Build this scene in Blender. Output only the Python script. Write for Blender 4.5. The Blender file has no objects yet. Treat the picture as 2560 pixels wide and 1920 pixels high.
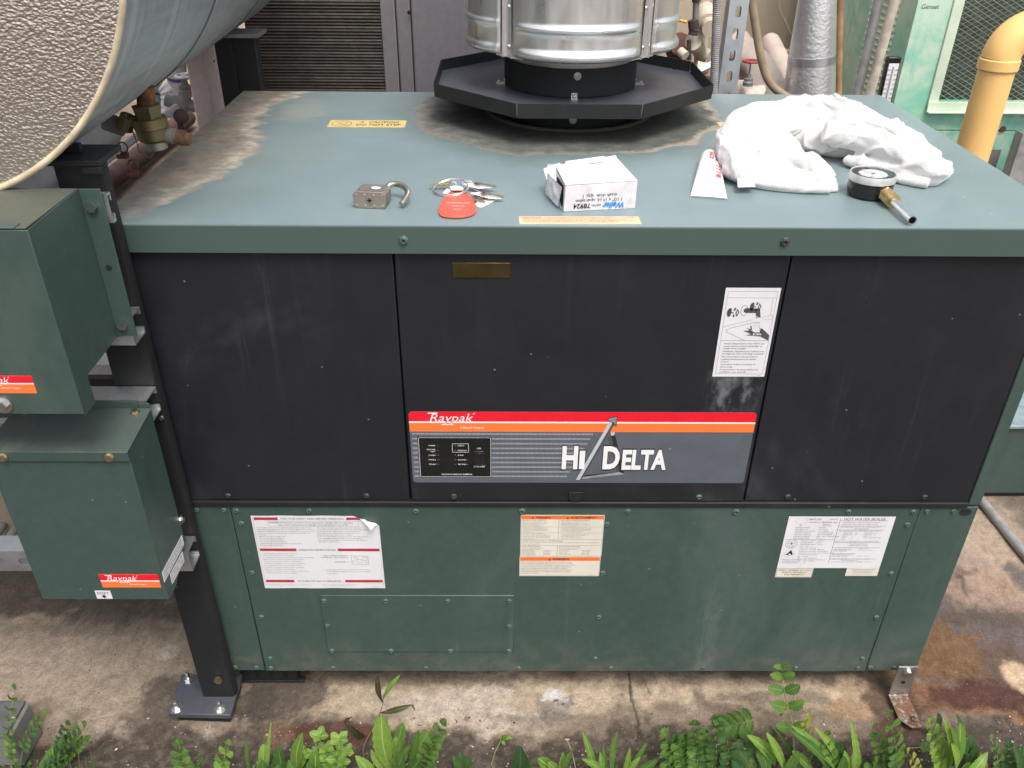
import bpy, bmesh, math, random
import numpy as np
from mathutils import Matrix, Vector, noise as mnoise
random.seed(7); rng = np.random.default_rng(7)
R = math.radians
scene = bpy.context.scene
col = scene.collection

# ---------------------------------------------------------------- camera
CAM = np.array([0.5814, -1.1344, 1.4677]); PT, YW, RL, FPX = 0.5558, 0.0109, 0.0092, 2110.24
_F = np.array([math.sin(YW)*math.cos(PT), math.cos(YW)*math.cos(PT), -math.sin(PT)])
_R = np.array([math.cos(YW), -math.sin(YW), 0.0]); _U = np.cross(_R, _F)
_R2 = math.cos(RL)*_R + math.sin(RL)*_U; _U2 = -math.sin(RL)*_R + math.cos(RL)*_U
cam_d = bpy.data.cameras.new('camera'); cam = bpy.data.objects.new('camera', cam_d); col.objects.link(cam)
cam_d.sensor_width = 36; cam_d.lens = FPX/2560*36; cam_d.clip_start = 0.02; cam_d.clip_end = 900
cam.matrix_world = Matrix(((_R2[0], _U2[0], -_F[0], CAM[0]), (_R2[1], _U2[1], -_F[1], CAM[1]), (_R2[2], _U2[2], -_F[2], CAM[2]), (0, 0, 0, 1)))
scene.camera = cam
# ---------------------------------------------------------------- world, sun, exposure
SUN_EL, SUN_ROT = R(62), R(158)      # sun high behind the camera to the right, behind thin cloud
w = bpy.data.worlds.new('World'); scene.world = w; w.use_nodes = True
wn = w.node_tree.nodes; wl = w.node_tree.links
bg = wn['Background']; sky = wn.new('ShaderNodeTexSky'); sky.sky_type = 'NISHITA'; sky.sun_disc = False
sky.sun_elevation = SUN_EL; sky.sun_rotation = SUN_ROT; sky.air_density = 1.0; sky.dust_density = 5.0; sky.ozone_density = 1.0
hs = wn.new('ShaderNodeHueSaturation'); hs.inputs['Saturation'].default_value = 0.42   # thin overcast veil whitens the sky
wl.new(sky.outputs[0], hs.inputs['Color']); wl.new(hs.outputs[0], bg.inputs[0]); bg.inputs[1].default_value = 0.15
sl = bpy.data.lights.new('sun', 'SUN'); sl.energy = 1.15; sl.angle = R(24); sl.color = (1.0, 0.93, 0.84)
so = bpy.data.objects.new('sun', sl); col.objects.link(so)
sd = Vector((math.sin(SUN_ROT)*math.cos(SUN_EL), math.cos(SUN_ROT)*math.cos(SUN_EL), math.sin(SUN_EL)))
so.rotation_euler = sd.to_track_quat('Z', 'Y').to_euler()
vs = scene.view_settings; vs.view_transform = 'Standard'; vs.look = 'None'; vs.gamma = 1; vs.use_curve_mapping = False; vs.exposure = 0.62

# ---------------------------------------------------------------- measuring helpers: a viewing ray met with a known real plane
def _ray(u, v): return _F + _R2*(u-1280)/FPX - _U2*(v-960)/FPX
def PY(u, v, y): d = _ray(u, v); return CAM + d*(y-CAM[1])/d[1]
def PZ(u, v, z): d = _ray(u, v); return CAM + d*(z-CAM[2])/d[2]
def PXX(u, v, x): d = _ray(u, v); return CAM + d*(x-CAM[0])/d[0]

# ---------------------------------------------------------------- materials
class NT:
    def __init__(s, name):
        s.m = bpy.data.materials.new(name); s.m.use_nodes = True; s.t = s.m.node_tree
        s.b = s.t.nodes['Principled BSDF']; s.pos = s.t.nodes.new('ShaderNodeNewGeometry').outputs['Position']
    def n(s, k, **kw):
        x = s.t.nodes.new(k)
        for a, b in kw.items(): setattr(x, a, b)
        return x
    def put(s, sock, v):
        if isinstance(v, bpy.types.NodeSocket): s.t.links.new(v, sock)
        elif v is not None:
            if isinstance(v, (tuple, list)) and len(v) == 3 and sock.type == 'RGBA': v = (*v, 1)
            sock.default_value = v
    def math(s, op, a, b=None, c=None, clamp=False):
        x = s.n('ShaderNodeMath', operation=op); x.use_clamp = clamp
        for i, v in enumerate((a, b, c)):
            if v is not None: s.put(x.inputs[i], v)
        return x.outputs[0]
    def xyz(s, p=None):
        x = s.n('ShaderNodeSeparateXYZ'); s.put(x.inputs[0], p or s.pos); return x.outputs
    def scale(s, v, p=None):
        x = s.n('ShaderNodeVectorMath', operation='MULTIPLY'); s.put(x.inputs[0], p or s.pos); x.inputs[1].default_value = v; return x.outputs[0]
    def noise(s, sc=10, det=4, rough=.5, p=None, dist=0):
        x = s.n('ShaderNodeTexNoise'); s.put(x.inputs['Vector'], p or s.pos)
        x.inputs['Scale'].default_value = sc; x.inputs['Detail'].default_value = det; x.inputs['Roughness'].default_value = rough; x.inputs['Distortion'].default_value = dist
        return x.outputs['Fac']
    def voro(s, sc=10, p=None, feature='F1', out='Distance'):
        x = s.n('ShaderNodeTexVoronoi', feature=feature); s.put(x.inputs['Vector'], p or s.pos); x.inputs['Scale'].default_value = sc; return x.outputs[out]
    def step(s, v, a, b):
        x = s.n('ShaderNodeMapRange', interpolation_type='SMOOTHSTEP'); s.put(x.inputs[0], v); s.put(x.inputs[1], a); s.put(x.inputs[2], b); return x.outputs[0]
    def lin(s, v, a, b, c, d):
        x = s.n('ShaderNodeMapRange'); s.put(x.inputs[0], v)
        for i, q in enumerate((a, b, c, d)): s.put(x.inputs[i+1], q)
        return x.outputs[0]
    def mix(s, f, a, b, bt='MIX'):
        x = s.n('ShaderNodeMix', data_type='RGBA', blend_type=bt); s.put(x.inputs[0], f); s.put(x.inputs[6], a); s.put(x.inputs[7], b); return x.outputs[2]
    def bump(s, h, st=.3, d=.002, normal=None):
        x = s.n('ShaderNodeBump'); x.inputs['Strength'].default_value = st; x.inputs['Distance'].default_value = d; s.put(x.inputs['Height'], h)
        if normal is not None: s.put(x.inputs['Normal'], normal)
        s.put(s.b.inputs['Normal'], x.outputs[0]); return x.outputs[0]
    def out(s, colr=None, rough=None, metal=None, spec=None):
        for k, v in (('Base Color', colr), ('Roughness', rough), ('Metallic', metal), ('Specular IOR Level', spec)): s.put(s.b.inputs[k], v)
        return s.m

def plain(name, c, rough=.5, metal=0, var=.15, sc=30, bump=0, bsc=200, c2=None, spec=None):
    t = NT(name); f = t.noise(sc, 5, .6)
    c2 = c2 or tuple(min(1, q*(1-var*1.6)) for q in c); c1 = tuple(min(1, q*(1+var)) for q in c)
    cc = t.mix(t.step(f, .3, .7), c2, c1)
    rr = t.lin(t.noise(sc*2.3, 3), .3, .7, max(.03, rough-.08), min(1, rough+.1))
    if bump: t.bump(t.noise(bsc, 3), bump, .001)
    return t.out(cc, rr, metal, spec)

M = {}
def painted(name, c, rough=.42, dust=.25, dustc=(.32, .30, .26), specks=True, extra=None, spec=.5):
    t = NT(name)
    big = t.noise(3.5, 5, .6); fine = t.noise(60, 4, .6)
    cc = t.mix(t.step(fine, .3, .75), tuple(q*.93 for q in c), tuple(q*1.07 for q in c))
    d = t.math('MULTIPLY', t.step(t.noise(6, 8, .65, p=t.scale((1, 1, .35))), .48, .8), dust)
    cc = t.mix(d, cc, dustc)
    if specks:
        v = t.voro(26); n = t.noise(11, 2); sp = t.math('MULTIPLY', t.math('LESS_THAN', v, .045), t.math('GREATER_THAN', n, .5))
        cc = t.mix(t.math('MULTIPLY', sp, .28), cc, (.5, .5, .48))
    if extra: cc = extra(t, cc)
    if specks == 'panel':
        x_, y_, z_ = t.xyz(); st = t.step(t.noise(1, 6, .7, p=t.scale((38, 1, 1.6))), .54, .74); cc = t.mix(t.math('MULTIPLY', st, t.math('MULTIPLY', t.step(t.noise(2.5, 3), .4, .7), .10)), cc, (.36, .36, .35))
        sp2 = t.math('MULTIPLY', t.step(z_, .20, .07), t.math('MULTIPLY', t.step(t.noise(24, 7, .75), .40, .72), .45)); cc = t.mix(sp2, cc, (.20, .16, .125))
        ed = t.math('MULTIPLY', t.step(z_, .50, .507), 0); cc = t.mix(ed, cc, (.2, .2, .2))
        sm_ = t.step(t.noise(1.6, 6, .65, dist=.8), .52, .72); cc = t.mix(t.math('MULTIPLY', sm_, .07), cc, (.45, .47, .50))
    rr = t.lin(t.noise(9, 6, .6), .3, .7, rough-.07, rough+.12)
    t.bump(t.math('ADD', t.math('MULTIPLY', big, .6), t.math('MULTIPLY', t.noise(700, 2), .012)), .25, .004)
    return t.out(cc, rr, 0, spec)
GREEN = (.048, .082, .069)
def scuff(t, cc):       # pale rub marks left where the sticker was cleaned round
    x, y, z = t.xyz(); n = t.noise(40, 6, .7, p=t.scale((1, 1, .5)))
    ax = t.math('SUBTRACT', 1, t.math('ABSOLUTE', t.math('DIVIDE', t.math('SUBTRACT', x, .95), .052)))
    az = t.math('SUBTRACT', 1, t.math('ABSOLUTE', t.math('DIVIDE', t.math('SUBTRACT', z, .745), .05)))
    f = t.math('MULTIPLY', t.math('MULTIPLY', t.step(ax, 0, .5), t.step(az, 0, .6)), t.step(n, .42, .72))
    s2 = t.math('MULTIPLY', t.step(t.noise(5, 6, .7), .62, .85), .06)
    cc = t.mix(s2, cc, (.30, .31, .33))
    return t.mix(t.math('MULTIPLY', f, .36), cc, (.42, .43, .45))
def green_scuff(t, cc):
    x, y, z = t.xyz(); n = t.noise(30, 6, .75, p=t.scale((2.2, 1, .5)))
    ax = t.math('SUBTRACT', 1, t.math('ABSOLUTE', t.math('DIVIDE', t.math('SUBTRACT', x, .985), .028)))
    az = t.step(z, .36, .22)
    f = t.math('MULTIPLY', t.math('MULTIPLY', t.step(ax, 0, .6), az), t.step(n, .4, .75))
    return t.mix(t.math('MULTIPLY', f, .17), cc, (.40, .46, .43))
M['green'] = painted('green_powder_coat', GREEN, .42, .06, specks='panel', extra=green_scuff)
M['green_box'] = painted('green_box_paint', (.048, .080, .070), .4, .10)
M['black_panel'] = painted('black_powder_coat', (.0150, .0165, .0205), .42, .03, (.2, .2, .2), specks='panel', extra=scuff, spec=.42)
M['black_steel'] = painted('black_steel_paint', (.014, .015, .016), .55, .10, (.16, .15, .14), spec=.4)
M['tray'] = painted('dusty_black_tray', (.062, .067, .084), .34, .30, (.14, .145, .16), specks=True)
M['dark_inside'] = plain('dark_interior', (.01, .01, .01), .9)

def lid_material():
    t = NT('weathered_green_top'); x, y, z = t.xyz()
    base = t.mix(t.step(t.noise(4, 6, .6), .3, .7), (.172, .238, .252), (.215, .285, .30))  # green paint lightened and blued, so the colour carries the sky reflection
    base = t.mix(t.math('MULTIPLY', t.step(t.noise(9, 7, .7), .5, .8), .25), base, (.2, .235, .235))
    up = t.n('ShaderNodeSeparateXYZ'); g = t.n('ShaderNodeNewGeometry'); t.put(up.inputs[0], g.outputs['Normal'])
    top = t.step(z, 1.0235, 1.0255)
    # left dirt edge x = f(y)
    rp = t.n('ShaderNodeValToRGB'); t.put(rp.inputs[0], t.math('DIVIDE', y, .8)); cr = rp.color_ramp; cr.interpolation = 'B_SPLINE'
    pts = [(0, .03), (.06, .06), (.17, .10), (.3, .135), (.42, .14), (.52, .145), (.66, .10), (.82, .085), (1, .15)]
    while len(cr.elements) < len(pts): cr.elements.new(.5)
    for e, (p_, v_) in zip(cr.elements, pts): e.position = p_; e.color = (v_*4, v_*4, v_*4, 1)
    edge = t.math('MULTIPLY', rp.outputs[0], .25)
    comb = t.noise(1, 5, .65, p=t.scale((7, 38, 1))); n2 = t.noise(14, 6, .65)
    dx = t.math('SUBTRACT', t.math('ADD', edge, t.math('MULTIPLY', t.math('SUBTRACT', comb, .5), .11)), x)
    m1 = t.math('MULTIPLY', t.step(dx, -.004, .008), t.step(n2, .22, .5))
    halo = t.math('MULTIPLY', t.step(dx, -.16, .02), t.math('MULTIPLY', t.step(t.noise(7, 5, .6, p=t.scale((1, 2, 1))), .35, .7), .55))
    dirtc = t.mix(t.step(t.noise(25, 6, .7), .35, .7), (.25, .21, .165), (.52, .46, .38))
    dxn = t.math('ADD', dx, t.math('MULTIPLY', t.math('SUBTRACT', t.noise(20, 5, .7, p=t.scale((1, 2.5, 1))), .5), .09))
    dirtc = t.mix(t.math('MULTIPLY', t.step(dxn, .012, .055), .8), dirtc, t.mix(t.step(t.noise(60, 4), .3, .7), (.135, .115, .092), (.21, .18, .145)))
    # smear beyond the dirt at the back
    sx = t.math('DIVIDE', t.math('SUBTRACT', x, .165), .06); sy = t.math('DIVIDE', t.math('SUBTRACT', y, .64), .10)
    sr = t.math('SQRT', t.math('ADD', t.math('MULTIPLY', sx, sx), t.math('MULTIPLY', sy, sy)))
    sm = t.math('MULTIPLY', t.step(t.math('ADD', sr, t.math('MULTIPLY', comb, 1.4)), 1.75, 1.15), .45)
    # soot and silt ring round the flue
    rx = t.math('SUBTRACT', x, .713); ry = t.math('SUBTRACT', y, .656)
    rr = t.math('SQRT', t.math('ADD', t.math('MULTIPLY', rx, rx), t.math('MULTIPLY', ry, ry)))
    rn = t.math('ADD', rr, t.math('MULTIPLY', t.math('SUBTRACT', t.noise(9, 7, .7), .5), .16))
    rn = t.math('ADD', rn, t.math('MULTIPLY', t.step(rx, 0, -.2), .0))
    ring = t.math('MULTIPLY', t.step(rn, .325, .30), top)
    tide = t.math('MULTIPLY', t.step(rn, .285, .315), t.math('ADD', .35, t.step(rx, -.02, .2)))
    ringc = t.mix(t.step(t.noise(30, 6, .7), .35, .7), (.055, .060, .052), (.125, .12, .10))
    ringc = t.mix(t.math('MULTIPLY', t.step(rn, .22, .19), .6), ringc, (.07, .055, .035))
    ringc = t.mix(t.math('MULTIPLY', tide, t.step(t.noise(22, 6, .65), .25, .55)), ringc, (.40, .33, .25))
    soft = t.math('MULTIPLY', t.math('MULTIPLY', t.step(rn, .42, .29), .55), top)
    c = t.mix(soft, base, (.085, .105, .10))
    c = t.mix(t.math('MULTIPLY', halo, top), c, (.20, .20, .175))
    c = t.mix(t.math('MULTIPLY', sm, top), c, (.33, .34, .31))
    c = t.mix(t.math('MULTIPLY', ring, .88), c, ringc)
    dm = t.math('MULTIPLY', t.math('MULTIPLY', m1, top), t.math('ADD', t.math('MULTIPLY', t.step(y, .02, .2), .45), .5)); c = t.mix(dm, c, dirtc)
    # front flange: same green paint, without the sky tint given to the top
    c = t.mix(top, (.064, .100, .088), c)
    v = t.math('MULTIPLY', t.math('LESS_THAN', t.voro(17), .05), t.math('GREATER_THAN', t.noise(8, 2), .48)); c = t.mix(t.math('MULTIPLY', v, .4), c, (.5, .55, .55))
    sc = t.math('MULTIPLY', t.step(t.noise(1, 8, .8, p=t.scale((6, 30, 1)), dist=1.5), .62, .66), .18); c = t.mix(t.math('MULTIPLY', sc, top), c, (.05, .07, .07))
    dirt = t.math('MAXIMUM', dm, ring)
    ro = t.lin(dirt, 0, 1, .44, .88); ro = t.math('ADD', ro, t.math('MULTIPLY', t.math('SUBTRACT', t.noise(12, 6, .6), .5), .15))
    t.bump(t.math('ADD', t.math('MULTIPLY', t.noise(2.2, 3), .6), t.math('MULTIPLY', t.math('MULTIPLY', t.noise(220, 3), dirt), .12)), .3, .006)
    t.put(t.b.inputs['Coat Weight'], t.lin(dirt, 0, 1, .45, 0)); t.b.inputs['Coat Roughness'].default_value = .32
    return t.out(c, ro, 0, .5)
M['lid'] = lid_material()

def metal(name, c, rough=.3, sc=(1, 1, 1), streak=.1, bump=.0, bsc=60, spots=0):
    t = NT(name); n = t.noise(30, 6, .6, p=t.scale(sc))
    cc = t.mix(n, tuple(q*(1-streak*2) for q in c), c)
    if spots: cc = t.mix(t.math('MULTIPLY', t.step(t.noise(90, 5, .7), .56, .68), spots), cc, tuple(q*.45 for q in c))
    rr = t.lin(t.noise(24, 5, .6, p=t.scale(sc)), .3, .7, rough-.07, rough+.12)
    if bump: t.bump(t.noise(bsc, 2, .4), bump, .003)
    return t.out(cc, rr, 1)
M['galv'] = metal('galvanised_steel', (.74, .77, .80), .48, spots=.25)
M['zinc'] = metal('zinc_bolt', (.72, .72, .70), .3, spots=.5)
M['yellow_zinc'] = metal('yellow_zinc_bolt', (.70, .62, .42), .3, spots=.6)
M['stainless'] = metal('brushed_stainless', (.95, .93, .91), .30, (1.5, 1.5, .3), .02, bump=.03, bsc=5)
M['brass'] = metal('brass', (.78, .56, .26), .28, spots=.3)
M['old_brass'] = metal('weathered_brass', (.26, .22, .12), .5, spots=.6, bump=.3)
M['steel_worn'] = metal('worn_lock_steel', (.44, .40, .36), .52, spots=.3)
M['bright'] = metal('bright_steel', (.85, .86, .86), .18)
M['jacket'] = None
def jacket():
    t = NT('weathered_aluminium_jacket'); n = t.noise(12, 7, .65, p=t.scale((6, .5, 6)))
    n2 = t.noise(1.0, 6, .7, p=t.scale((2.5, 34, 2.5)))
    c = t.mix(t.step(n, .35, .7), (.33, .365, .375), (.45, .48, .485)); c = t.mix(t.math('MULTIPLY', t.step(n2, .48, .64), .65), c, (.60, .62, .615))
    rr = t.lin(n, .3, .7, .38, .62); t.bump(t.noise(6, 4), .25, .004)
    return t.out(c, rr, .55)
M['jacket'] = jacket()
def stucco_foil(name, c, sc, st, rough=.22, wob=1.0, metal=1, p=(1, 1, 1)):
    t = NT(name); pp = t.scale(p); v = t.voro(sc, p=pp, feature='SMOOTH_F1'); n = t.noise(sc*.8, 2, .5, p=pp)
    h = t.math('ADD', t.math('MULTIPLY', v, .8), t.math('MULTIPLY', n, wob))
    t.bump(h, st, .0045); cc = t.mix(t.noise(8, 5), tuple(q*.8 for q in c), c)
    return t.out(cc, rough, metal)
M['endcap'] = stucco_foil('stucco_embossed_aluminium', (.74, .64, .56), 225, .44, .30, p=(1, 1, 1.5), metal=.92)
M['foil'] = stucco_foil('embossed_foil_jacket', (.95, .94, .95), 130, .20, .46)
M['mastic'] = plain('yellowed_sealant_rim', (.62, .52, .36), .5, var=.2)
M['print_black'] = plain('black_print', (.02, .02, .02), .6, var=0)
M['print_dark'] = plain('dark_grey_print', (.07, .07, .075), .6, var=.1)
M['print_grey'] = plain('fine_grey_print', (.16, .16, .17), .6, var=.1)
M['print_faint'] = plain('faint_print', (.38, .37, .38), .6, var=.1)
M['label_white'] = plain('white_vinyl', (.74, .73, .75), .38, var=.03, sc=14, spec=.5)
M['label_cream'] = plain('cream_vinyl', (.72, .68, .58), .42, var=.05, sc=14)
M['white'] = plain('white_print', (.82, .82, .82), .45, var=.02)
M['red'] = plain('red_vinyl', (.80, .012, .03), .35, var=.03)
M['dull_red'] = plain('dull_red_print', (.45, .03, .055), .45, var=.06)
M['orange'] = plain('orange_vinyl', (.95, .20, .045), .35, var=.03)
M['warn_orange'] = plain('warning_orange', (.95, .18, .025), .4, var=.04)
M['decal_grey'] = plain('slate_grey_vinyl', (.105, .118, .138), .36, var=.05)
M['light_grey_print'] = plain('light_grey_print', (.50, .52, .54), .4, var=.02)
M['gloss_black'] = plain('gloss_black_vinyl', (.012, .012, .012), .28, var=.1)
M['switch'] = plain('switch_plastic', (.02, .02, .021), .3)
M['grey_dark_metal'] = plain('printed_bevel_dark', (.075, .075, .08), .4, var=.05)
M['grey_mid_metal'] = plain('printed_bevel_mid', (.35, .35, .36), .4, var=.25, sc=20)
M['yellow_label'] = plain('yellow_vinyl', (.66, .50, .20), .45, var=.06)
M['peach_label'] = plain('peach_vinyl', (.72, .52, .33), .45, var=.05)
M['orange_print'] = plain('orange_print', (.45, .14, .05), .5, var=.05)
M['brown_plate'] = metal('tarnished_brass_plate', (.17, .13, .055), .42, spots=.4)
M['pad_rubber'] = plain('black_rubber', (.012, .012, .012), .8)

# ---------------------------------------------------------------- mesh builder
ORG = {}
class MB:
    def __init__(s): s.v = []; s.f = []; s.m = []; s.uv = None
    def add(s, vs, fs, mi=0, T=None):
        o = len(s.v)
        if T is not None: vs = [tuple(T @ Vector(q)) for q in vs]
        s.v += [tuple(float(c) for c in q) for q in vs]; s.f += [tuple(i+o for i in f) for f in fs]; s.m += [mi]*len(fs); return s
    def box(s, a, b, mi=0, T=None):
        (x0, y0, z0), (x1, y1, z1) = a, b
        return s.add([(x0,y0,z0),(x1,y0,z0),(x1,y1,z0),(x0,y1,z0),(x0,y0,z1),(x1,y0,z1),(x1,y1,z1),(x0,y1,z1)],
            [(0,3,2,1),(4,5,6,7),(0,1,5,4),(1,2,6,5),(2,3,7,6),(3,0,4,7)], mi, T)
    def quad(s, a, b, c, d, mi=0): return s.add([a, b, c, d], [(0, 1, 2, 3)], mi)
    def prism(s, poly, h0, h1, mi=0, T=None):          # polygon in XY, extruded in Z
        n = len(poly); vs = [(p[0], p[1], h0) for p in poly]+[(p[0], p[1], h1) for p in poly]
        fs = [tuple(reversed(range(n))), tuple(range(n, 2*n))]+[(i, (i+1) % n, n+(i+1) % n, n+i) for i in range(n)]
        return s.add(vs, fs, mi, T)
    def tube(s, pts, r, n=12, mi=0, caps=True, closed=False, flat=1.0):
        P = [Vector(p) for p in pts]; k = len(P); rr = r if isinstance(r, (list, tuple, np.ndarray)) else [r]*k
        vs = []; up = None
        for i in range(k):
            if closed: t = P[(i+1) % k]-P[i-1]
            else: t = P[min(i+1, k-1)]-P[max(i-1, 0)]
            t.normalize()
            if up is None:
                up = Vector((0, 0, 1)) if abs(t.z) < .9 else Vector((1, 0, 0))
            a = (up - t*up.dot(t)).normalized(); up = a; b = t.cross(a)
            for j in range(n):
                th = 2*math.pi*j/n; vs.append(P[i]+(a*math.cos(th)*flat+b*math.sin(th))*rr[i])
        fs = []
        for i in range(k if closed else k-1):
            for j in range(n):
                fs.append((i*n+j, i*n+(j+1) % n, ((i+1) % k)*n+(j+1) % n, ((i+1) % k)*n+j))
        if caps and not closed: fs += [tuple(reversed(range(n))), tuple(range((k-1)*n, k*n))]
        return s.add([tuple(q) for q in vs], fs, mi)
    def cyl(s, a, b, r, r2=None, n=24, mi=0, caps=True): return s.tube([a, b], [r, r if r2 is None else r2], n, mi, caps)
    def lathe(s, prof, c=(0, 0, 0), n=32, mi=0, T=None, caps=True):   # (r,z) profile round local Z
        vs = []; fs = []
        for r, z in prof:
            for j in range(n):
                th = 2*math.pi*j/n; vs.append((c[0]+r*math.cos(th), c[1]+r*math.sin(th), c[2]+z))
        for i in range(len(prof)-1):
            for j in range(n): fs.append((i*n+j, i*n+(j+1) % n, (i+1)*n+(j+1) % n, (i+1)*n+j))
        if caps: fs += [tuple(reversed(range(n))), tuple(range((len(prof)-1)*n, len(prof)*n))]
        return s.add(vs, fs, mi, T)
    def grid(s, fn, nu, nv, mi=0, cu=False):
        vs = [fn(i/(nu if cu else nu-1), j/(nv-1)) for i in range(nu) for j in range(nv)]
        fs = []
        for i in range(nu if cu else nu-1):
            for j in range(nv-1):
                a = i*nv+j; b = ((i+1) % nu)*nv+j; fs.append((a, b, b+1, a+1))
        return s.add(vs, fs, mi)
    def text(s, txt, x, y, h, w=None, mi=0, shear=0, bold=0, align='L', T=None, z=0, sp=1.0):
        c = bpy.data.curves.new('t', 'FONT'); c.body = txt; c.resolution_u = 1 if h < .006 else 3; c.shear = shear; c.offset = bold; c.space_character = sp
        o = bpy.data.objects.new('t', c); m = o.to_mesh()
        if len(m.vertices):
            co = np.empty(len(m.vertices)*3); m.vertices.foreach_get('co', co); co = co.reshape(-1, 3)
            fs = [tuple(p.vertices) for p in m.polygons]
            k = h/.729; sx = k; wd = co[:, 0].max()-co[:, 0].min()
            if w: sx = w/wd
            co[:, 0] = (co[:, 0]-co[:, 0].min())*sx; co[:, 1] *= k
            if align == 'C': co[:, 0] -= wd*sx/2
            if align == 'R': co[:, 0] -= wd*sx
            co[:, 0] += x; co[:, 1] += y; co[:, 2] = z
            s.add([tuple(q) for q in co], fs, mi, T)
        o.to_mesh_clear(); bpy.data.objects.remove(o); bpy.data.curves.remove(c); return s
    def mesh(s, name, mats, smooth=None, org=(0, 0, 0)):
        me = bpy.data.meshes.new(name); o = np.array(org)
        me.from_pydata([tuple(np.array(q)-o) for q in s.v], [], s.f); 
        for m in (mats if isinstance(mats, (list, tuple)) else [mats]): me.materials.append(M[m] if isinstance(m, str) else m)
        me.polygons.foreach_set('material_index', s.m)
        if smooth is not None:
            me.polygons.foreach_set('use_smooth', [True]*len(me.polygons)); me.set_sharp_from_angle(angle=R(smooth))
        me.update(); return me
    def build(s, name, mats, parent=None, smooth=None, bevel=0, seg=2, recalc=False, **props):
        a = np.array(s.v); org = (a.min(0)+a.max(0))/2
        if parent is None: org[2] = a[:, 2].min()
        me = s.mesh(name, mats, smooth, org)
        if recalc:
            bm = bmesh.new(); bm.from_mesh(me); bmesh.ops.recalc_face_normals(bm, faces=bm.faces); bm.to_mesh(me); bm.free()
        return link(name, me, parent, org, bevel=bevel, seg=seg, smooth=smooth, **props)

def link(name, data, parent=None, org=(0, 0, 0), rot=None, bevel=0, seg=2, smooth=None, **props):
    o = bpy.data.objects.new(name, data); col.objects.link(o); org = np.array(org, float)
    base = ORG[parent.name] if parent else np.zeros(3)
    o.parent = parent; o.location = tuple(org-base); ORG[o.name] = org
    if rot is not None: o.rotation_euler = rot
    if bevel:
        b = o.modifiers.new('bevel', 'BEVEL'); b.width = bevel; b.segments = seg; b.limit_method = 'ANGLE'; b.angle_limit = R(35)
        if data and not smooth:
            data.polygons.foreach_set('use_smooth', [True]*len(data.polygons)); data.set_sharp_from_angle(angle=R(50)); b.harden_normals = False
    for k, v in props.items(): o[k] = v
    return o
def thing(name, loc, label, category, group=None):
    p = dict(label=label, category=category)
    if group: p['group'] = group
    return link(name, None, None, loc, **p)
def struct(o): o['kind'] = 'structure'; return o
def basis(o, ux, uy):       # matrix for a local XY sheet
    ux = Vector(ux).normalized(); uy = Vector(uy); n = ux.cross(uy).normalized(); uy = n.cross(ux)
    m = Matrix((ux, uy, n)).transposed().to_4x4(); m.translation = Vector(o); return m
def sweep(ctrl, n=40):      # smooth curve through control points (Catmull-Rom)
    P = [Vector(p) for p in ctrl]; P = [2*P[0]-P[1]]+P+[2*P[-1]-P[-2]]; out = []; k = len(P)-3
    for i in range(n+1):
        t = i/n*k; j = min(int(t), k-1); t -= j; a, b, c, d = P[j:j+4]
        out.append(.5*((2*b)+(c-a)*t+(2*a-5*b+4*c-d)*t*t+(3*b-a-3*c+d)*t*t*t))
    return out

# ================================================================ GROUND
def vnoise(x, y, seed):
    r = np.random.default_rng(seed).random((256, 256)); xi = np.floor(x).astype(int); yi = np.floor(y).astype(int)
    fx = x-xi; fy = y-yi; fx = fx*fx*(3-2*fx); fy = fy*fy*(3-2*fy)
    g = lambda a, b: r[(xi+a) % 256, (yi+b) % 256]
    return (g(0, 0)*(1-fx)+g(1, 0)*fx)*(1-fy)+(g(0, 1)*(1-fx)+g(1, 1)*fx)*fy
def fbm(x, y, f, o=5, seed=1, rough=.5):
    s = 0; a = 1; t = 0
    for i in range(o): s = s+a*vnoise(x*f+17*i, y*f+31*i, seed+i); t += a; a *= rough; f *= 2.03
    return s/t
def sstep(v, a, b): q = np.clip((v-a)/(b-a), 0, 1); return q*q*(3-2*q)
def rng_axis(a, b, st): return list(np.arange(a, b, st))
def outer(a, k=14): return [a*(1.6**i) for i in range(1, k)]
gx = [-1.0-v for v in reversed(outer(.15))]+rng_axis(-1.0, -.45, .01)+rng_axis(-.45, 1.75, .0035)+rng_axis(1.75, 2.5, .01)+[2.5+v for v in outer(.15)]
gy = [-.3-v for v in reversed(outer(.12))]+rng_axis(-.3, .11, .0035)+rng_axis(.11, .75, .012)+rng_axis(.75, 2.4, .05)+[2.4+v for v in outer(.15)]
GX, GY = np.meshgrid(gx, gy, indexing='ij')
def hgt(x, y):
    near = np.exp(-(np.maximum(np.abs(x-.6)-1.6, 0))**2*3)*np.exp(-np.maximum(np.abs(y)-1.2, 0)**2*3)
    dirt = sstep(-y-.055-(fbm(x, y, 6, 4, 90)-.5)*.08, -.01, .03)
    b = (fbm(x, y, 2.2, 3, 5)-.5)*.012 + (fbm(x, y, 25, 4, 9)-.5)*.0035 + dirt*((fbm(x, y, 45, 5, 12, .6)-.5)*.010-.004)
    return b*near-.003*0
GZ = hgt(GX, GY)
base = np.array([.235, .172, .125]); C = np.ones(GX.shape+(3,))*base; C += (sstep(-GY, 1.5, 3.5)*.16)[..., None]  # unseen ground behind the camera paled to brighten the metal reflections
big = fbm(GX, GY, 5, 5, 33); mid = fbm(GX, GY, 22, 5, 44, .6); fin = fbm(GX, GY, 90, 4, 55, .6)
big, mid, fin = [np.clip((q-.5)*1.9+.5, 0, 1) for q in (big, mid, fin)]
def lay(m, c):
    global C
    C = C*(1-m[..., None])+np.array(c)*m[..., None]
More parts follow.
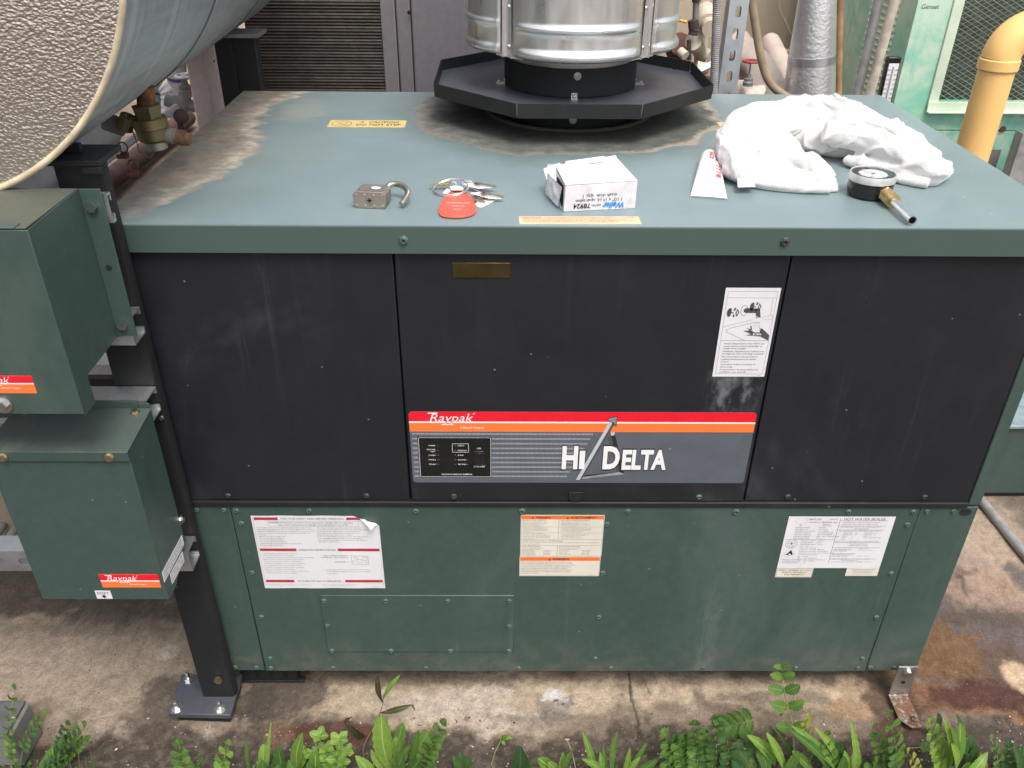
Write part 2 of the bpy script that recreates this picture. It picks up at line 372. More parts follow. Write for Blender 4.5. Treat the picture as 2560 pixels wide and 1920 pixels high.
def blob(u, v, ru, rv, c, a=1, soft=.35, wob=.9, ang=0, n=None):
    soft *= .62
    p = PZ(u, v, 0); px = PZ(u+ru, v, 0); py = PZ(u, v+rv, 0); rx = abs(px[0]-p[0]); ry = abs(py[1]-p[1])
    dx = GX-p[0]; dy = GY-p[1]; ca, sa = math.cos(ang), math.sin(ang)
    q = np.sqrt(((dx*ca+dy*sa)/rx)**2+((-dx*sa+dy*ca)/ry)**2)+((big if n is None else n)-.5)*wob+(mid-.5)*wob*1.0+(fin-.5)*wob*.3
    lay(a*sstep(-q, -1-soft, -1+soft), c)
lay(sstep(big, .35, .7)*.5, (.30, .225, .165)); lay(sstep(mid, .55, .8)*.4, (.14, .105, .08))
LT = (.50, .385, .27); DK = (.066, .049, .038); MD = (.31, .24, .18)
lay(sstep(GY, .12, .4)*.8, (.17, .135, .105))
# light mineral strip of bare concrete along the front
for u, v, ru, rv, a in ((880, 1745, 170, 45, .75), (1080, 1750, 150, 60, .9), (1250, 1740, 190, 62, .95), (1450, 1735, 200, 62, .95), (1640, 1735, 190, 55, .95), (1820, 1735, 150, 42, .8), (1960, 1740, 120, 30, .5)): blob(u, v, ru, rv, LT, a, .5, 1.0)
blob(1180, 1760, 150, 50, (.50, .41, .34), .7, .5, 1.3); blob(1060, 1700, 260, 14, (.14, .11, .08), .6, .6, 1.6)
blob(1430, 1692, 90, 12, (.30, .19, .10), .6, .5, .9); blob(1330, 1750, 60, 24, (.40, .30, .20), .7, .5, 1)
blob(1396, 1762, 38, 30, (.24, .20, .18), .8, .4, 1.4); blob(1386, 1738, 22, 16, (.66, .63, .60), .9, .35, 2.4); blob(1391, 1748, 7, 4, (.12, .10, .08), .9, .3, .6)
blob(1870, 1745, 160, 14, (.20, .15, .11), .65, .5, 1.2)
# left pad
blob(180, 1660, 360, 150, MD, .9, .35, .9); blob(160, 1700, 220, 90, (.37, .285, .21), .8, .6, 1); blob(420, 1634, 22, 14, (.5, .42, .34), .8, .4, .8)
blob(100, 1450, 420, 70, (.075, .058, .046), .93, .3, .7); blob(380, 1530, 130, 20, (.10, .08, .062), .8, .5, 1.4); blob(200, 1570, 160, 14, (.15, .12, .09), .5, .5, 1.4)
blob(420, 1755, 60, 60, (.08, .062, .05), .8, .5, .8); blob(700, 1740, 100, 60, (.085, .066, .052), .85, .45, .9); blob(640, 1760, 60, 40, (.06, .05, .04), .7, .4, .8)  # dark damp under the boiler's left end, with its shadow painted in
# dark soil towards the weeds
edge = -.062+(big-.5)*.05+(mid-.5)*.045-.02*np.exp(-((GX-.72)/.3)**2)
edge = np.where(GX < .05, np.minimum(edge, edge), edge)+.015*sstep(-GX, -.5, .1)-.055*sstep(-GX, .12, .33)
lay(sstep(edge-GY, -.012, .02)*.94, DK)
lay(sstep(edge-GY, -.012, .02)*sstep(fin, .5, .75)*.5, (.15, .115, .09))
blob(830, 1830, 110, 28, (.10, .036, .02), .85, .3, .6); blob(690, 1835, 40, 26, (.17, .095, .05), .7, .5, 1); blob(1500, 1800, 160, 20, (.16, .12, .085), .5, .6, 1.2)
# right: rust, damp and a painted shadow band
blob(2440, 1640, 260, 190, (.125, .075, .055), .95, .3, .8); blob(2400, 1560, 130, 70, (.13, .105, .105), .8, .5, .9)
blob(2350, 1640, 120, 90, (.19, .095, .04), .85, .5, 1); blob(2430, 1760, 190, 46, (.22, .105, .045), .85, .5, 1.0, -.35); blob(2470, 1740, 120, 56, (.085, .030, .024), .9, .5, 1.1)
blob(2150, 1735, 52, 36, (.50, .36, .23), .9, .35, 1.1); blob(2130, 1775, 36, 16, (.36, .22, .12), .8, .4, 1.3); blob(2225, 1740, 50, 60, (.09, .055, .035), .85, .5, .8)
blob(2545, 1690, 44, 40, (.60, .42, .27), .95, .35, .6); blob(2250, 1830, 60, 26, (.10, .045, .03), .8, .3, .5)
blob(2470, 1360, 130, 110, (.44, .32, .24), .9, .5, .7); blob(2480, 1470, 120, 50, (.40, .26, .19), .75, .5, 1.2); blob(2450, 1545, 100, 16, (.10, .075, .055), .75, .5, 1.1)  # the dark band is the shadow beside the boiler's right side, painted on
blob(2550, 1440, 30, 36, (.12, .10, .10), .8, .4, .9)
lay(sstep(edge-.025-GY, -.01, .02)*.8*sstep(GX, 1.1, 1.3), (.085, .060, .048))
# hairline cracks and an old paint mark
def crack(pts, w, c, a=.9):
    P = [PZ(u, v, 0)[:2] for u, v in pts]; d = np.full(GX.shape, 9.)
    for p, q in zip(P[:-1], P[1:]):
        e = q-p; t = np.clip(((GX-p[0])*e[0]+(GY-p[1])*e[1])/(e@e), 0, 1); d = np.minimum(d, np.hypot(GX-p[0]-t*e[0], GY-p[1]-t*e[1]))
    d = d+(fin-.5)*w*1.2; m = sstep(-d, -w*1.6, -w*.5); lay(m*a, c); return m
k1 = crack([(1573, 1684), (1577, 1740), (1590, 1780), (1597, 1810), (1592, 1862)], .0022, (.06, .045, .03))
k2 = crack([(1610, 1700), (1627, 1740)], .0016, (.14, .1, .07), .7)
crack([(2392, 1440), (2440, 1425)], .005, (.10, .085, .07), .7); crack([(2405, 1440), (2412, 1484)], .005, (.10, .085, .07), .7)
GZ -= k1*.003
g_ = C.mean(-1, keepdims=True); C = (C*.90+g_*.10)*np.array((.98, 1.0, 1.0)); C *= (.93*(.82+.36*fin))[..., None]
gv = np.stack([GX, GY, GZ], -1).reshape(-1, 3); nx, ny = GX.shape
ii = (np.arange(nx-1)[:, None]*ny+np.arange(ny-1)[None]).ravel(); gf = np.stack([ii, ii+ny, ii+ny+1, ii+1], 1)
gm = bpy.data.meshes.new('ground'); gm.vertices.add(len(gv)); gm.vertices.foreach_set('co', gv.ravel()); gm.loops.add(len(gf)*4); gm.loops.foreach_set('vertex_index', gf.ravel().astype(np.int32))
gm.polygons.add(len(gf)); gm.polygons.foreach_set('loop_start', (np.arange(len(gf))*4).astype(np.int32)); gm.update(calc_edges=True); gm.polygons.foreach_set('use_smooth', [True]*len(gf))
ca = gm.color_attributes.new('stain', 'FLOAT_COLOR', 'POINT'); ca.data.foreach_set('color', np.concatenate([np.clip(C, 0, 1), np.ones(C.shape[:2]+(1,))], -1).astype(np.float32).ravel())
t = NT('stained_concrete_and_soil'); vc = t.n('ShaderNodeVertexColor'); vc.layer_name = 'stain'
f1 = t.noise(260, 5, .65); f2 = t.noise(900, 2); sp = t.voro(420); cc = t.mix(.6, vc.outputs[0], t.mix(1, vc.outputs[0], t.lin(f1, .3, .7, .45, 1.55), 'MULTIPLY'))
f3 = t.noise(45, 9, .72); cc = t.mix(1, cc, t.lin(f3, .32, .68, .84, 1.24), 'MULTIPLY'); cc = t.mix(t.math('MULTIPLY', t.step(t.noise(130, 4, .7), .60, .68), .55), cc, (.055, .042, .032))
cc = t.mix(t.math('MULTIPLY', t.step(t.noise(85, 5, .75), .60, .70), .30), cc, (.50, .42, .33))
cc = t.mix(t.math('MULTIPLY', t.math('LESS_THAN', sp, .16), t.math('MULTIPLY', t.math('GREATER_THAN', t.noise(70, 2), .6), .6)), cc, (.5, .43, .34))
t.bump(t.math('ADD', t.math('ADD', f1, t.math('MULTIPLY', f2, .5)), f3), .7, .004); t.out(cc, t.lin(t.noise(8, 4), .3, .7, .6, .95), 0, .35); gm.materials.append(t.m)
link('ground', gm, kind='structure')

# crumbs of grit and small stones
crumbs = MB(); ico = [(0,0,1),(.9,0,.3),(.28,.85,.3),(-.72,.53,.3),(-.72,-.53,.3),(.28,-.85,.3),(0,0,-.6)]
icf = [(0,1,2),(0,2,3),(0,3,4),(0,4,5),(0,5,1),(6,2,1),(6,3,2),(6,4,3),(6,5,4),(6,1,5)]
def gz(x, y): return float(hgt(np.array([x]), np.array([y]))[0])
xs = rng.uniform(-.45, 1.85, 2600); ys = np.where(rng.random(2600) < .8, rng.uniform(-.22, -.035, 2600), rng.uniform(-.05, .12, 2600)); zs = hgt(xs, ys)
for x, y, z in zip(xs, ys, zs):
    if random.random() > .35+.65*(y < -.06) or (0 < x < 1.42 and y > .0): continue
    s_ = random.choice((.0006, .0008, .001, .0013, .002))*random.uniform(.8, 1.5)
    mm = Matrix.Translation((x, y, z+s_*.3)) @ Matrix.Rotation(random.random()*6, 4, 'Z') @ Matrix.Diagonal((s_*1.3, s_, s_*.7, 1)); crumbs.add(ico, icf, random.choice((0, 1, 1, 2, 2)), mm)
M['crumb_pale'] = plain('pale_grit', (.50, .44, .36), .9); M['crumb_mid'] = plain('brown_grit', (.18, .13, .10), .9); M['crumb_dark'] = plain('dark_soil_crumb', (.07, .05, .04), .95)
g = crumbs.build('soil_crumbs', ['crumb_pale', 'crumb_mid', 'crumb_dark']); g['kind'] = 'stuff'

# ================================================================ BACKGROUND
def stucco():
    t = NT('tan_painted_stucco'); n = t.noise(90, 5, .65); c = t.mix(t.noise(2.5, 6, .6), (.54, .43, .325), (.62, .50, .38))
    t.bump(n, .4, .004); return t.out(c, .85)
M['stucco'] = stucco()
wall = MB().box((-4.5, 2.55, -.05), (5.5, 2.8, 2.1)).build('building_wall', 'stucco', label='tan rendered wall behind all the pipes and cabinets', category='wall')
M['mauve'] = painted('mauve_grey_cabinet_paint', (.235, .215, .235), .5, .1, (.3, .28, .28)); M['pinkish'] = painted('pinkish_beige_paint', (.80, .65, .62), .55, .06, (.5, .45, .42), specks=False)
M['coil'] = plain('dusty_condenser_fin', (.052, .043, .036), .7, .2, bump=0)
t_ = NT('pinkish_side'); 
# condensing unit with finned coil
ch = thing('condensing_unit', (.4, 1.6, 0), 'mauve grey metal cabinet with dark finned coil behind the boiler', 'air conditioner')
MB().box((-.13, 1.34, .05), (1.0, 2.0, 1.62)).build('cabinet_body', 'mauve', ch, bevel=.004)
MB().box((.330, 1.302, .05), (1.0, 1.338, 1.61)).build('front_panel', 'mauve', ch, bevel=.006)
MB().box((.2885, 1.308, .05), (.3275, 1.338, 1.61)).build('front_panel', 'mauve', ch, bevel=.005)
MB().box((.247, 1.306, .05), (.286, 1.338, 1.61)).build('coil_frame', 'mauve', ch, bevel=.003)
fins = MB(); k = 0; z = .55
while z < 1.32:
    pz = .0082; d = .0032 if k % 4 else .0022
    fins.add([(-.12, 1.312, z), (.246, 1.312, z), (.246, 1.312-d, z+pz*.5), (-.12, 1.312-d, z+pz*.5), (-.12, 1.312, z+pz), (.246, 1.312, z+pz)], [(0, 1, 2, 3), (3, 2, 5, 4)], 1 if k % 4 == 0 else 0); z += pz; k += 1
M['coil_light'] = plain('rubbed_fin', (.085, .075, .065), .6)
g = fins.build('coil_fins', ['coil', 'coil_light'], ch); g['kind'] = 'stuff'
MB().box((-.12, 1.3125, .05), (.246, 1.338, .549)).build('lower_coil_panel', 'coil', ch)
sc = MB(); sc.lathe([(0, .0), (.005, 0), (.005, .003), (.003, .005), (0, .005)], n=12, T=Matrix.Translation(PY(1023, 31, 1.301)) @ Matrix.Rotation(R(90), 4, 'X')); sc.build('screw', 'dark_inside', ch, 30)
pc = thing('pink_cabinet', (-.2, 1.3, 0), 'pinkish beige metal cabinet corner behind the tank', 'cabinet')
a = PY(466, 169, 1.0); b = PY(510, 135, 1.0)
MB().box((a[0], 1.0, 0), (b[0], 1.32, 1.7)).build('cabinet_panel', 'pinkish', pc, bevel=.005)
p = PXX(535, 153, b[0]+.001); MB().lathe([(0, 0), (.003, 0), (.003, .0012), (0, .0012)], n=10, T=Matrix.Translation(p) @ Matrix.Rotation(R(90), 4, 'Y')).build('screw_hole', 'dark_inside', pc)

# galvanised slotted strut standing behind
def slot_cell(mb, cx, cz, w, h, sw, sh, T, mi=0, n=6):
    ring = []
    for q in range(4):
        for j in range(n):
            a_ = R(90*q+90*j/(n-1)); sx = sw/2*math.cos(a_); oz = (sh/2-sw/2)*(1 if q < 2 else -1); ring.append((sx, oz+sw/2*math.sin(a_)))
    outr = []
    for q, (ox, oz) in enumerate(((1, 1), (-1, 1), (-1, -1), (1, -1))):
        for j in range(n):
            x, z = ring[q*n+j]; k = j if q % 2 == 0 else n-1-j      # k = 0 on the side, n-1 on the top or bottom edge
            outr.append((ox*w/2, z) if k == 0 else (ox*w/2, oz*h/2) if k == 1 else (x, oz*h/2))
    m = len(ring); th = .0025
    vs = [(cx+x, 0, cz+z) for x, z in ring]+[(cx+x, 0, cz+z) for x, z in outr]+[(cx+x, th, cz+z) for x, z in ring]
    fs = [(i, m+i, m+(i+1) % m, (i+1) % m) for i in range(m)]+[(2*m+i, i, (i+1) % m, 2*m+(i+1) % m) for i in range(m)]
    mb.add(vs, fs, mi, T)
def strut(mb, T, L, w=.041, d=.041, pitch=.0508, sw=.014, sh=.028, z0=0):     # C channel with slotted web facing -Y, running along local Z
    n = int(L/pitch)
    for i in range(n): slot_cell(mb, 0, z0+pitch*(i+.5), w, pitch, sw, sh, T)
    for s_ in (-1, 1):
        x0, x1 = sorted((s_*(w/2-.0025), s_*w/2)); mb.box((x0, .0001, z0), (x1, d, z0+n*pitch), 0, T); x2, x3 = sorted((s_*(w/2-.0025), s_*(w/2-.010))); mb.box((x2, d-.0025, z0), (x3, d, z0+n*pitch), 0, T)
mb = MB(); strut(mb, Matrix.Translation((1.152, 1.10, 0)) , 2.0, w=.047, z0=.0125-.0508*.5+.0254)
mb.build('slotted_strut', 'galv', label='upright galvanised channel with a row of oval slots behind the boiler', category='metal channel')
M['grey_conduit'] = plain('grey_flexible_conduit', (.30, .29, .285), .6, var=.15); M['tan_hose'] = plain('dirty_tan_hose', (.34, .26, .17), .6, var=.25, sc=12); M['brown_hose'] = plain('brown_ribbed_hose', (.42, .25, .13), .6, var=.2, sc=20)
M['pvc'] = plain('cream_pvc', (.68, .60, .49), .45, var=.12, sc=9); M['grey_pipe'] = plain('grey_painted_pipe', (.21, .215, .20), .5, var=.2, sc=14); M['white_pipe'] = plain('white_pvc', (.70, .70, .72), .4, var=.08, sc=9)
M['red_rust'] = plain('red_oxide_paint', (.16, .062, .042), .65, var=.3, sc=25, bump=.3); M['pipe_brown'] = plain('maroon_brown_pipe', (.085, .048, .045), .75, var=.25, sc=12); M['insul'] = plain('painted_pipe_insulation', (.60, .50, .44), .75, var=.12, sc=9, bump=.5, bsc=40)
M['redwheel'] = plain('red_handwheel_paint', (.42, .07, .06), .5, var=.2); M['dark_pipe'] = plain('dark_pipe_fittings', (.06, .055, .05), .6, var=.3); M['yellow_handle'] = plain('yellow_handle_vinyl', (.85, .45, .03), .4)
def ribbed(pts, r, pitch=.006, amp=.06, n=14):
    P = sweep(pts, max(8, int(sum((Vector(b)-Vector(a)).length for a, b in zip(pts[:-1], pts[1:]))/pitch*2))); rr = [r*(1+amp*(1 if i % 2 else -1)) for i in range(len(P))]
    mb = MB(); mb.tube(P, rr, n); return mb
def down(u0, u1, v0, v1, y, zb=0.0, zt=1.6):      # straight pipe through two seen points on plane y, run on to zb and zt
    a = PY(u0, v0, y); b = PY(u1, v1, y); f = (zb-a[2])/(b[2]-a[2]); g_ = (zt-a[2])/(b[2]-a[2]); return tuple(a+(b-a)*g_), tuple(a+(b-a)*f)
a, b = down(1793, 1784, 0, 233, 1.02); ribbed([a, b], .0098, .0045, .05).build('flexible_conduit', 'grey_conduit', None, 40, label='grey ribbed flexible conduit hanging beside the slotted channel', category='conduit')
hp = [PY(1876, -60, 1.15), PY(1880, 0, 1.15), PY(1888, 58, 1.15), PY(1897, 116, 1.15), PY(1910, 174, 1.15), PY(1929, 212, 1.14), PY(1960, 238, 1.13), PY(2010, 262, 1.12)]
mb = MB(); mb.tube(sweep([tuple(q) for q in hp], 40), .0105, 14); mb.build('tan_hose', 'tan_hose', None, 60, label='dirty tan hose curving down between the slotted channel and foil pipe', category='hose')
wp = thing('wall_sensor', tuple(PY(1960, 50, 2.5)), 'thin cream sensor lead with a rod end hanging on the tan wall', 'sensor lead')
mb = MB(); mb.tube(sweep([tuple(PY(*q, 2.5)) for q in ((1944, -60), (1947, 0), (1950, 25), (1958, 46))], 16), .0035, 8); mb.build('lead', 'pvc', wp, 60)
MB().cyl(tuple(PY(1958, 44, 2.5)), tuple(PY(1976, 86, 2.5)), .0055, n=10).build('rod', 'pvc', wp, 60)
# foil jacketed flue / duct
fd = thing('foil_pipe', (1.45, 1.32, 0), 'thick pipe in shiny embossed foil jacket behind the boiler', 'insulated pipe')
la, lb = PY(1997, 0, 1.3), PY(1959, 233, 1.3); ra, rb = PY(2089, 0, 1.3), PY(2085, 233, 1.3)
ca_, cb_ = (la+ra)/2, (lb+rb)/2; r0, r1 = (ra[0]-la[0])/2, (rb[0]-lb[0])/2
mb = MB(); dirv = (cb_-ca_); k3 = (0-ca_[2])/dirv[2]
mb.tube([tuple(ca_-dirv*.9), tuple(ca_), tuple(cb_), tuple(cb_+dirv*.9), tuple(ca_+dirv*k3)], [r0-(r1-r0)*.4, r0, r1, r1+.004, r1+.004], 40); mb.build('foil_jacket', 'foil', fd, 60)
tb = PY(2020, 136, 1.3)[2]; f0 = (tb-ca_[2])/dirv[2]; f1_ = f0+.085
mb = MB(); mb.tube([tuple(ca_+dirv*f0), tuple(ca_+dirv*f1_)], [r0+(r1-r0)*f0+.0015, r0+(r1-r0)*f1_+.0015], 40); mb.build('tape_band', metal('foil_tape', (.72, .72, .75), .3, bump=.1), fd, 60)
a, b = down(2099, 2095, 0, 233, 1.42); ribbed([a, b], .0108, .006, .05).build('brown_hose', 'brown_hose', None, 40, label='orange brown ribbed hose right beside the foil pipe', category='hose')

# cream pvc manifold, pump and fittings at the wall
y = 1.75
def PP(u, v, yy=y): return tuple(PY(u, v, yy))
mf = thing('pvc_manifold', PP(1755, 60), 'cream plastic pipework with elbows left of the slotted channel', 'pipework')
mb = MB(); mb.tube([PP(1757, -90), PP(1758, 40), PP(1752, 130), PP(1748, 260)], .0215, 18); mb.build('riser', 'pvc', mf, 60)
mb = MB(); mb.tube([PP(1764, 30, 1.72), PP(1772, 62, 1.62)], [.032, .034], 18); mb.tube([PP(1770, 60, 1.63), PP(1776, 72, 1.59)], [.025, .025], 18); mb.build('elbow', 'pvc', mf, 60)
mb = MB(); mb.tube(sweep([PP(1733, 104, 1.62), PP(1742, 116, 1.66), PP(1752, 132, 1.7), PP(1768, 140, 1.7)], 12), [.026]*3+[.022]*10, 18); mb.build('elbow', 'pvc', mf, 60)
for a_, b_, r_ in ((PP(1700, 128, 1.6), PP(1714, 140, 1.58), .014), (PP(1740, 165, 1.6), PP(1770, 172, 1.6), .016)): mb = MB(); mb.tube([a_, b_], r_, 14); mb.build('branch', 'pvc', mf, 60)
gp = thing('valve_drop', PP(1742, 30, 1.6), 'dark grey drop pipe with union and lever valve beside the cream pipework', 'pipework')
MB().cyl(PP(1742, -80, 1.6), PP(1739, 50, 1.6), .0095, n=12).build('pipe', 'grey_pipe', gp, 60)
for a_, b_, r_ in (((1741, -8), (1741, 4), .0135), ((1733, 50), (1735, 72), .0165), ((1734, 76), (1731, 88), .014), ((1722, 82), (1744, 84), .006), ((1722, 100), (1724, 150), .0065)): MB().cyl(PP(*a_, 1.6), PP(*b_, 1.6), r_, n=8).build('fitting', 'dark_pipe', gp, 40)
MB().cyl(PP(1697, 50, 1.59), PP(1716, 55, 1.59), .0042, n=8).build('lever', 'yellow_handle', gp, 60)
pu = thing('pump', PP(1700, 115, 1.7), 'reddish brown cast pump body glimpsed beside the flue', 'pump')
mb = MB(); q = PP(1698, 120, 1.7); mb.lathe([(0, -.03), (.035, -.03), (.043, -.01), (.043, .01), (.036, .03), (0, .03)], n=24, T=Matrix.Translation(q) @ Matrix.Rotation(R(60), 4, 'X')); mb.build('volute', 'red_rust', pu, 40)
mb = MB(); mb.cyl(PP(1690, 86, 1.72), PP(1694, 110, 1.72), .022, n=16); mb.build('neck', 'red_rust', pu, 40)
for q0, q1, r_, w_ in (((1690, 160, 1.75), (1800, 168, 1.75), .006, 'level thin rusty pipe just under the cream pipework'), ((1760, 145, 1.8), (1756, 245, 1.8), .012, 'upright rusty pipe under the cream pipework'), ((1705, 168, 1.7), (1760, 190, 1.7), .014, 'thickest rusty pipe sloping beside the drip tray rim'), ((1730, 190, 1.65), (1790, 200, 1.65), .009, 'lowest thin rusty pipe behind the ribbed conduit')): MB().cyl(PP(*q0), PP(*q1), r_, n=10).build('rusty_pipe', 'red_rust', None, 40, label=w_, category='pipe')
# white channel running behind
mb = MB(); a = np.array(PP(1735, 182, 1.35)); b = np.array(PP(1812, 146, 1.5)); d = (b-a); mb.tube([tuple(a-d*.6), tuple(b+d*.4)], .0115, 4); mb.build('white_channel', 'white_pipe', None, label='white channel bar slanting up behind the grey conduit', category='metal channel')
# insulated pipes with torn jackets
def lumpy(pts, r, name, lab, mat='insul', seed=1, amp=.10, parent=None, cat='insulated pipe'):
    P = sweep([tuple(q) for q in pts], 46); mb = MB(); n = 28; mb.tube(P, r, n)
    V = []
    for i, q in enumerate(mb.v):
        c = P[i//n]; dv = Vector(q)-c; V.append(tuple(c+dv*(1+amp*2*(mnoise.noise(Vector(q)*22+Vector((seed, 0, 0)))+.5*mnoise.noise(Vector(q)*60))))) 
    mb.v = V; kw = dict(label=lab, category=cat) if parent is None else {}
    return mb.build(name, mat, parent, 60, **kw)
lumpy([PP(1830, 110, 1.55), PP(1870, 150, 1.5), PP(1920, 215, 1.42), PP(1965, 290, 1.35)], .048, 'insulated_pipe', 'pinkish insulated pipe with torn jacket sloping down towards the foil pipe', seed=3)
lumpy([PP(1925, 108, 1.8), PP(1945, 150, 1.7), PP(1975, 215, 1.6), PP(2000, 300, 1.5)], .034, 'insulated_pipe', 'smoother pinkish insulated pipe close beside the foil pipe', seed=9, amp=.05)
lumpy([PP(1832, 235, 1.3), PP(1862, 232, 1.3), PP(1900, 245, 1.3)], .030, 'insulation_wrap', 'torn pinkish insulation wrap under the red handwheel valve', seed=5, amp=.2, cat='insulation')
def gate_valve(name, lab, top, wheel_r, body, mw, mbm, h, tilt=0):
    t = thing(name, tuple(body), lab, 'valve'); B = Vector(body); T_ = Vector(top)
    mb = MB(); mb.tube([(T_.x+wheel_r*math.cos(a), T_.y+wheel_r*math.sin(a), T_.z) for a in np.linspace(0, 2*math.pi, 20, endpoint=False)], wheel_r*.16, 8, closed=True)
    for k in range(5): a = 2*math.pi*k/5; mb.cyl(tuple(T_), (T_.x+wheel_r*math.cos(a), T_.y+wheel_r*math.sin(a), T_.z), wheel_r*.10, n=6)
    mb.cyl((T_.x, T_.y, T_.z-.004), (T_.x, T_.y, T_.z+.006), wheel_r*.22, n=8); mb.build('handwheel', mw, t, 50)
    MB().cyl((B.x, B.y, B.z), (T_.x, T_.y, T_.z), wheel_r*.12, n=8).build('stem', mbm, t, 50)
    mb = MB(); mb.lathe([(0, -h*.5), (wheel_r*.7, -h*.5), (wheel_r*.75, -h*.1), (wheel_r*.55, h*.1), (wheel_r*.62, h*.12), (wheel_r*.62, h*.32), (wheel_r*.4, h*.36), (wheel_r*.3, h*.8), (0, h*.8)], c=tuple(B), n=10); mb.build('bonnet', mbm, t, 40)
    return t
gate_valve('gate_valve', 'small bronze valve with a red handwheel in front of the pinkish insulation', PP(1877, 153, 1.25), .020, PP(1871, 203, 1.25), 'redwheel', 'grey_pipe', .024)
mb = MB(); mb.cyl(PP(1905, 128, 1.9), PP(1975, 130, 1.9), .0095, n=12); mb.cyl(PP(1912, 138, 1.9), PP(1980, 172, 1.9), .006, n=8); mb.cyl(PP(1925, 150, 1.92), PP(1975, 140, 1.92), .006, n=8); tp_ = mb.build('tan_pipework', 'tan_hose', None, 50, label='short tan pipework low on the tan wall behind the insulated pipes', category='pipework')

# generator enclosure
def faded_green():
    t = NT('faded_mint_green_paint'); x, y_, z = t.xyz()
    f = t.step(t.noise(3.2, 7, .62, dist=.6), .44, .60); f2 = t.step(t.noise(11, 6, .7, p=t.scale((1, 1, .35))), .48, .66)
    c = t.mix(f, (.55, .72, .58), (.24, .60, .46)); c = t.mix(t.math('MULTIPLY', f2, .6), c, (.16, .46, .38))
    c = t.mix(t.math('MULTIPLY', t.step(t.noise(7, 7, .7), .6, .7), .7), c, (.05, .40, .25))
    return t.out(c, t.lin(f, 0, 1, .6, .42))
M['genset'] = faded_green(); M['mint_plain'] = plain('mint_louvre_paint', (.66, .78, .62), .55, var=.08, sc=12)
gx0, gy0 = 1.723, 1.40
ge = thing('generator_enclosure', (2.1, 1.8, 0), 'faded mint green metal generator enclosure behind the yellow pipe', 'generator')
mx0 = PY(2345, 250, gy0)[0]; mz0 = PY(2400, 253, gy0)[2]; zse = PY(2400, 326, gy0)[2]
mb = MB(); mb.box((gx0, gy0+.001, .02), (3.2, gy0+.02, zse-.0015)); mb.build('lower_panel', 'genset', ge, bevel=.003)
mb = MB(); mb.box((gx0, gy0, zse+.0015), (3.2, gy0+.02, mz0)); mb.box((gx0, gy0, mz0), (mx0, gy0+.02, 1.75)); mb.box((mx0, gy0, 1.45), (3.2, gy0+.02, 1.75)); mb.build('front_panel', 'genset', ge)
MB().box((gx0+.0001, gy0+.021, .02), (gx0+.02, 2.45, 1.75)).build('side_panel', 'genset', ge)
MB().box((gx0+.03, gy0+.12, .5), (3.2, gy0+.14, 1.7)).build('inner_baffle', plain('dark_green_radiator', (.06, .075, .06), .8, var=.3, sc=40), ge)
MB().box((gx0, gy0+.021, 1.751), (3.2, 2.45, 1.77)).build('roof', 'genset', ge)
mb = MB(); mb.box((mx0-.030, gy0-.006, mz0-.012), (mx0, gy0-.0005, 1.46)); mb.build('mesh_frame', 'mint_plain', ge, bevel=.002)
mb = MB(); mb.box((mx0-.030, gy0-.028, mz0-.030), (3.2, gy0-.0065, mz0-.026)); mb.box((mx0-.030, gy0-.0105, mz0-.026), (3.2, gy0-.0065, mz0)); mb.build('sill', 'mint_plain', ge, bevel=.001)
em = MB(); cw, chh, th = .0265, .0140, .0011; nzr = int((1.45-mz0)/chh)+1; ncx = 30
for j in range(nzr):
    for s_ in (-1, 1):
        for i in range(ncx):
            x0 = mx0+i*cw; zz = mz0+j*chh+chh/2; a_ = (x0, zz); m_ = (x0+cw/2, zz+s_*chh/2); b_ = (x0+cw, zz)
            for p_, q_ in ((a_, m_), (m_, b_)):
                em.add([(p_[0], gy0+.004, p_[1]-th), (q_[0], gy0+.004, q_[1]-th), (q_[0], gy0+.002, q_[1]+th), (p_[0], gy0+.002, p_[1]+th)], [(0, 1, 2, 3)])
g = em.build('expanded_mesh', plain('painted_mesh', (.66, .76, .64), .6, var=.1), ge); g['kind'] = 'stuff'
lm = MB(); lm.add([(-.0005, -.1, 0), (-.0005, .1, 0), (-.011, .096, -.008), (-.011, -.096, -.008), (-.0005, .1, -.0125), (-.0005, -.1, -.0125)], [(0, 1, 2, 3), (3, 2, 4, 5), (0, 3, 5), (1, 4, 2)])
lmesh = lm.mesh('louvre', 'mint_plain')
for k in range(30): link('louvre', lmesh, ge, (gx0, 1.605, .80+k*.0185))
tx = MB(); tx.text('Genset', 0, 0, .0125, T=basis(PY(2303, 22, gy0-.0006), (1, 0, 0), (0, 0, 1))); tx.build('lettering', 'print_dark', ge)
q = MB()
for u_, v_ in ((2410, 323), (2507, 323)): q.lathe([(0, 0), (.010, 0), (.009, .003), (0, .004)], n=10, T=Matrix.Translation(PY(u_, v_, gy0-.0002)) @ Matrix.Rotation(R(90), 4, 'X'))
q.build('rivets', 'red_rust', ge, 50)
a, b = down(2197, 2143, 0, 233, 1.22); MB().cyl(a, b, .0125, n=16).build('grey_pipe', 'grey_conduit', None, 60, label='smooth grey pipe standing left of the thermometer by the louvres', category='pipe')
a, b = down(2237, 2175, 0, 233, 1.19); ribbed([a, b], .0125, .009, .05).build('beige_hose', plain('beige_ribbed_hose', (.55, .48, .40), .6, var=.15), None, 40, label='beige ribbed hose between the smooth grey pipe and the thermometer', category='hose')
mb = MB(); p = PY(2507, 375, 1.3); mb.box((p[0]-.055, 1.30, p[2]-.2), (p[0]-.004, 1.306, p[2]+.0)); mb.build('bracket_plate', 'grey_conduit', None, label='grey sheet metal plate showing right of the yellow pipe', category='metal plate')
p = PY(2570, 380, 1.2); MB().box((p[0]-.03, 1.2, p[2]-.35), (p[0]+.4, 1.24, p[2]+.05)).build('grey_post', 'grey_conduit', None, label='brownish grey post at the right edge of the photo', category='post')
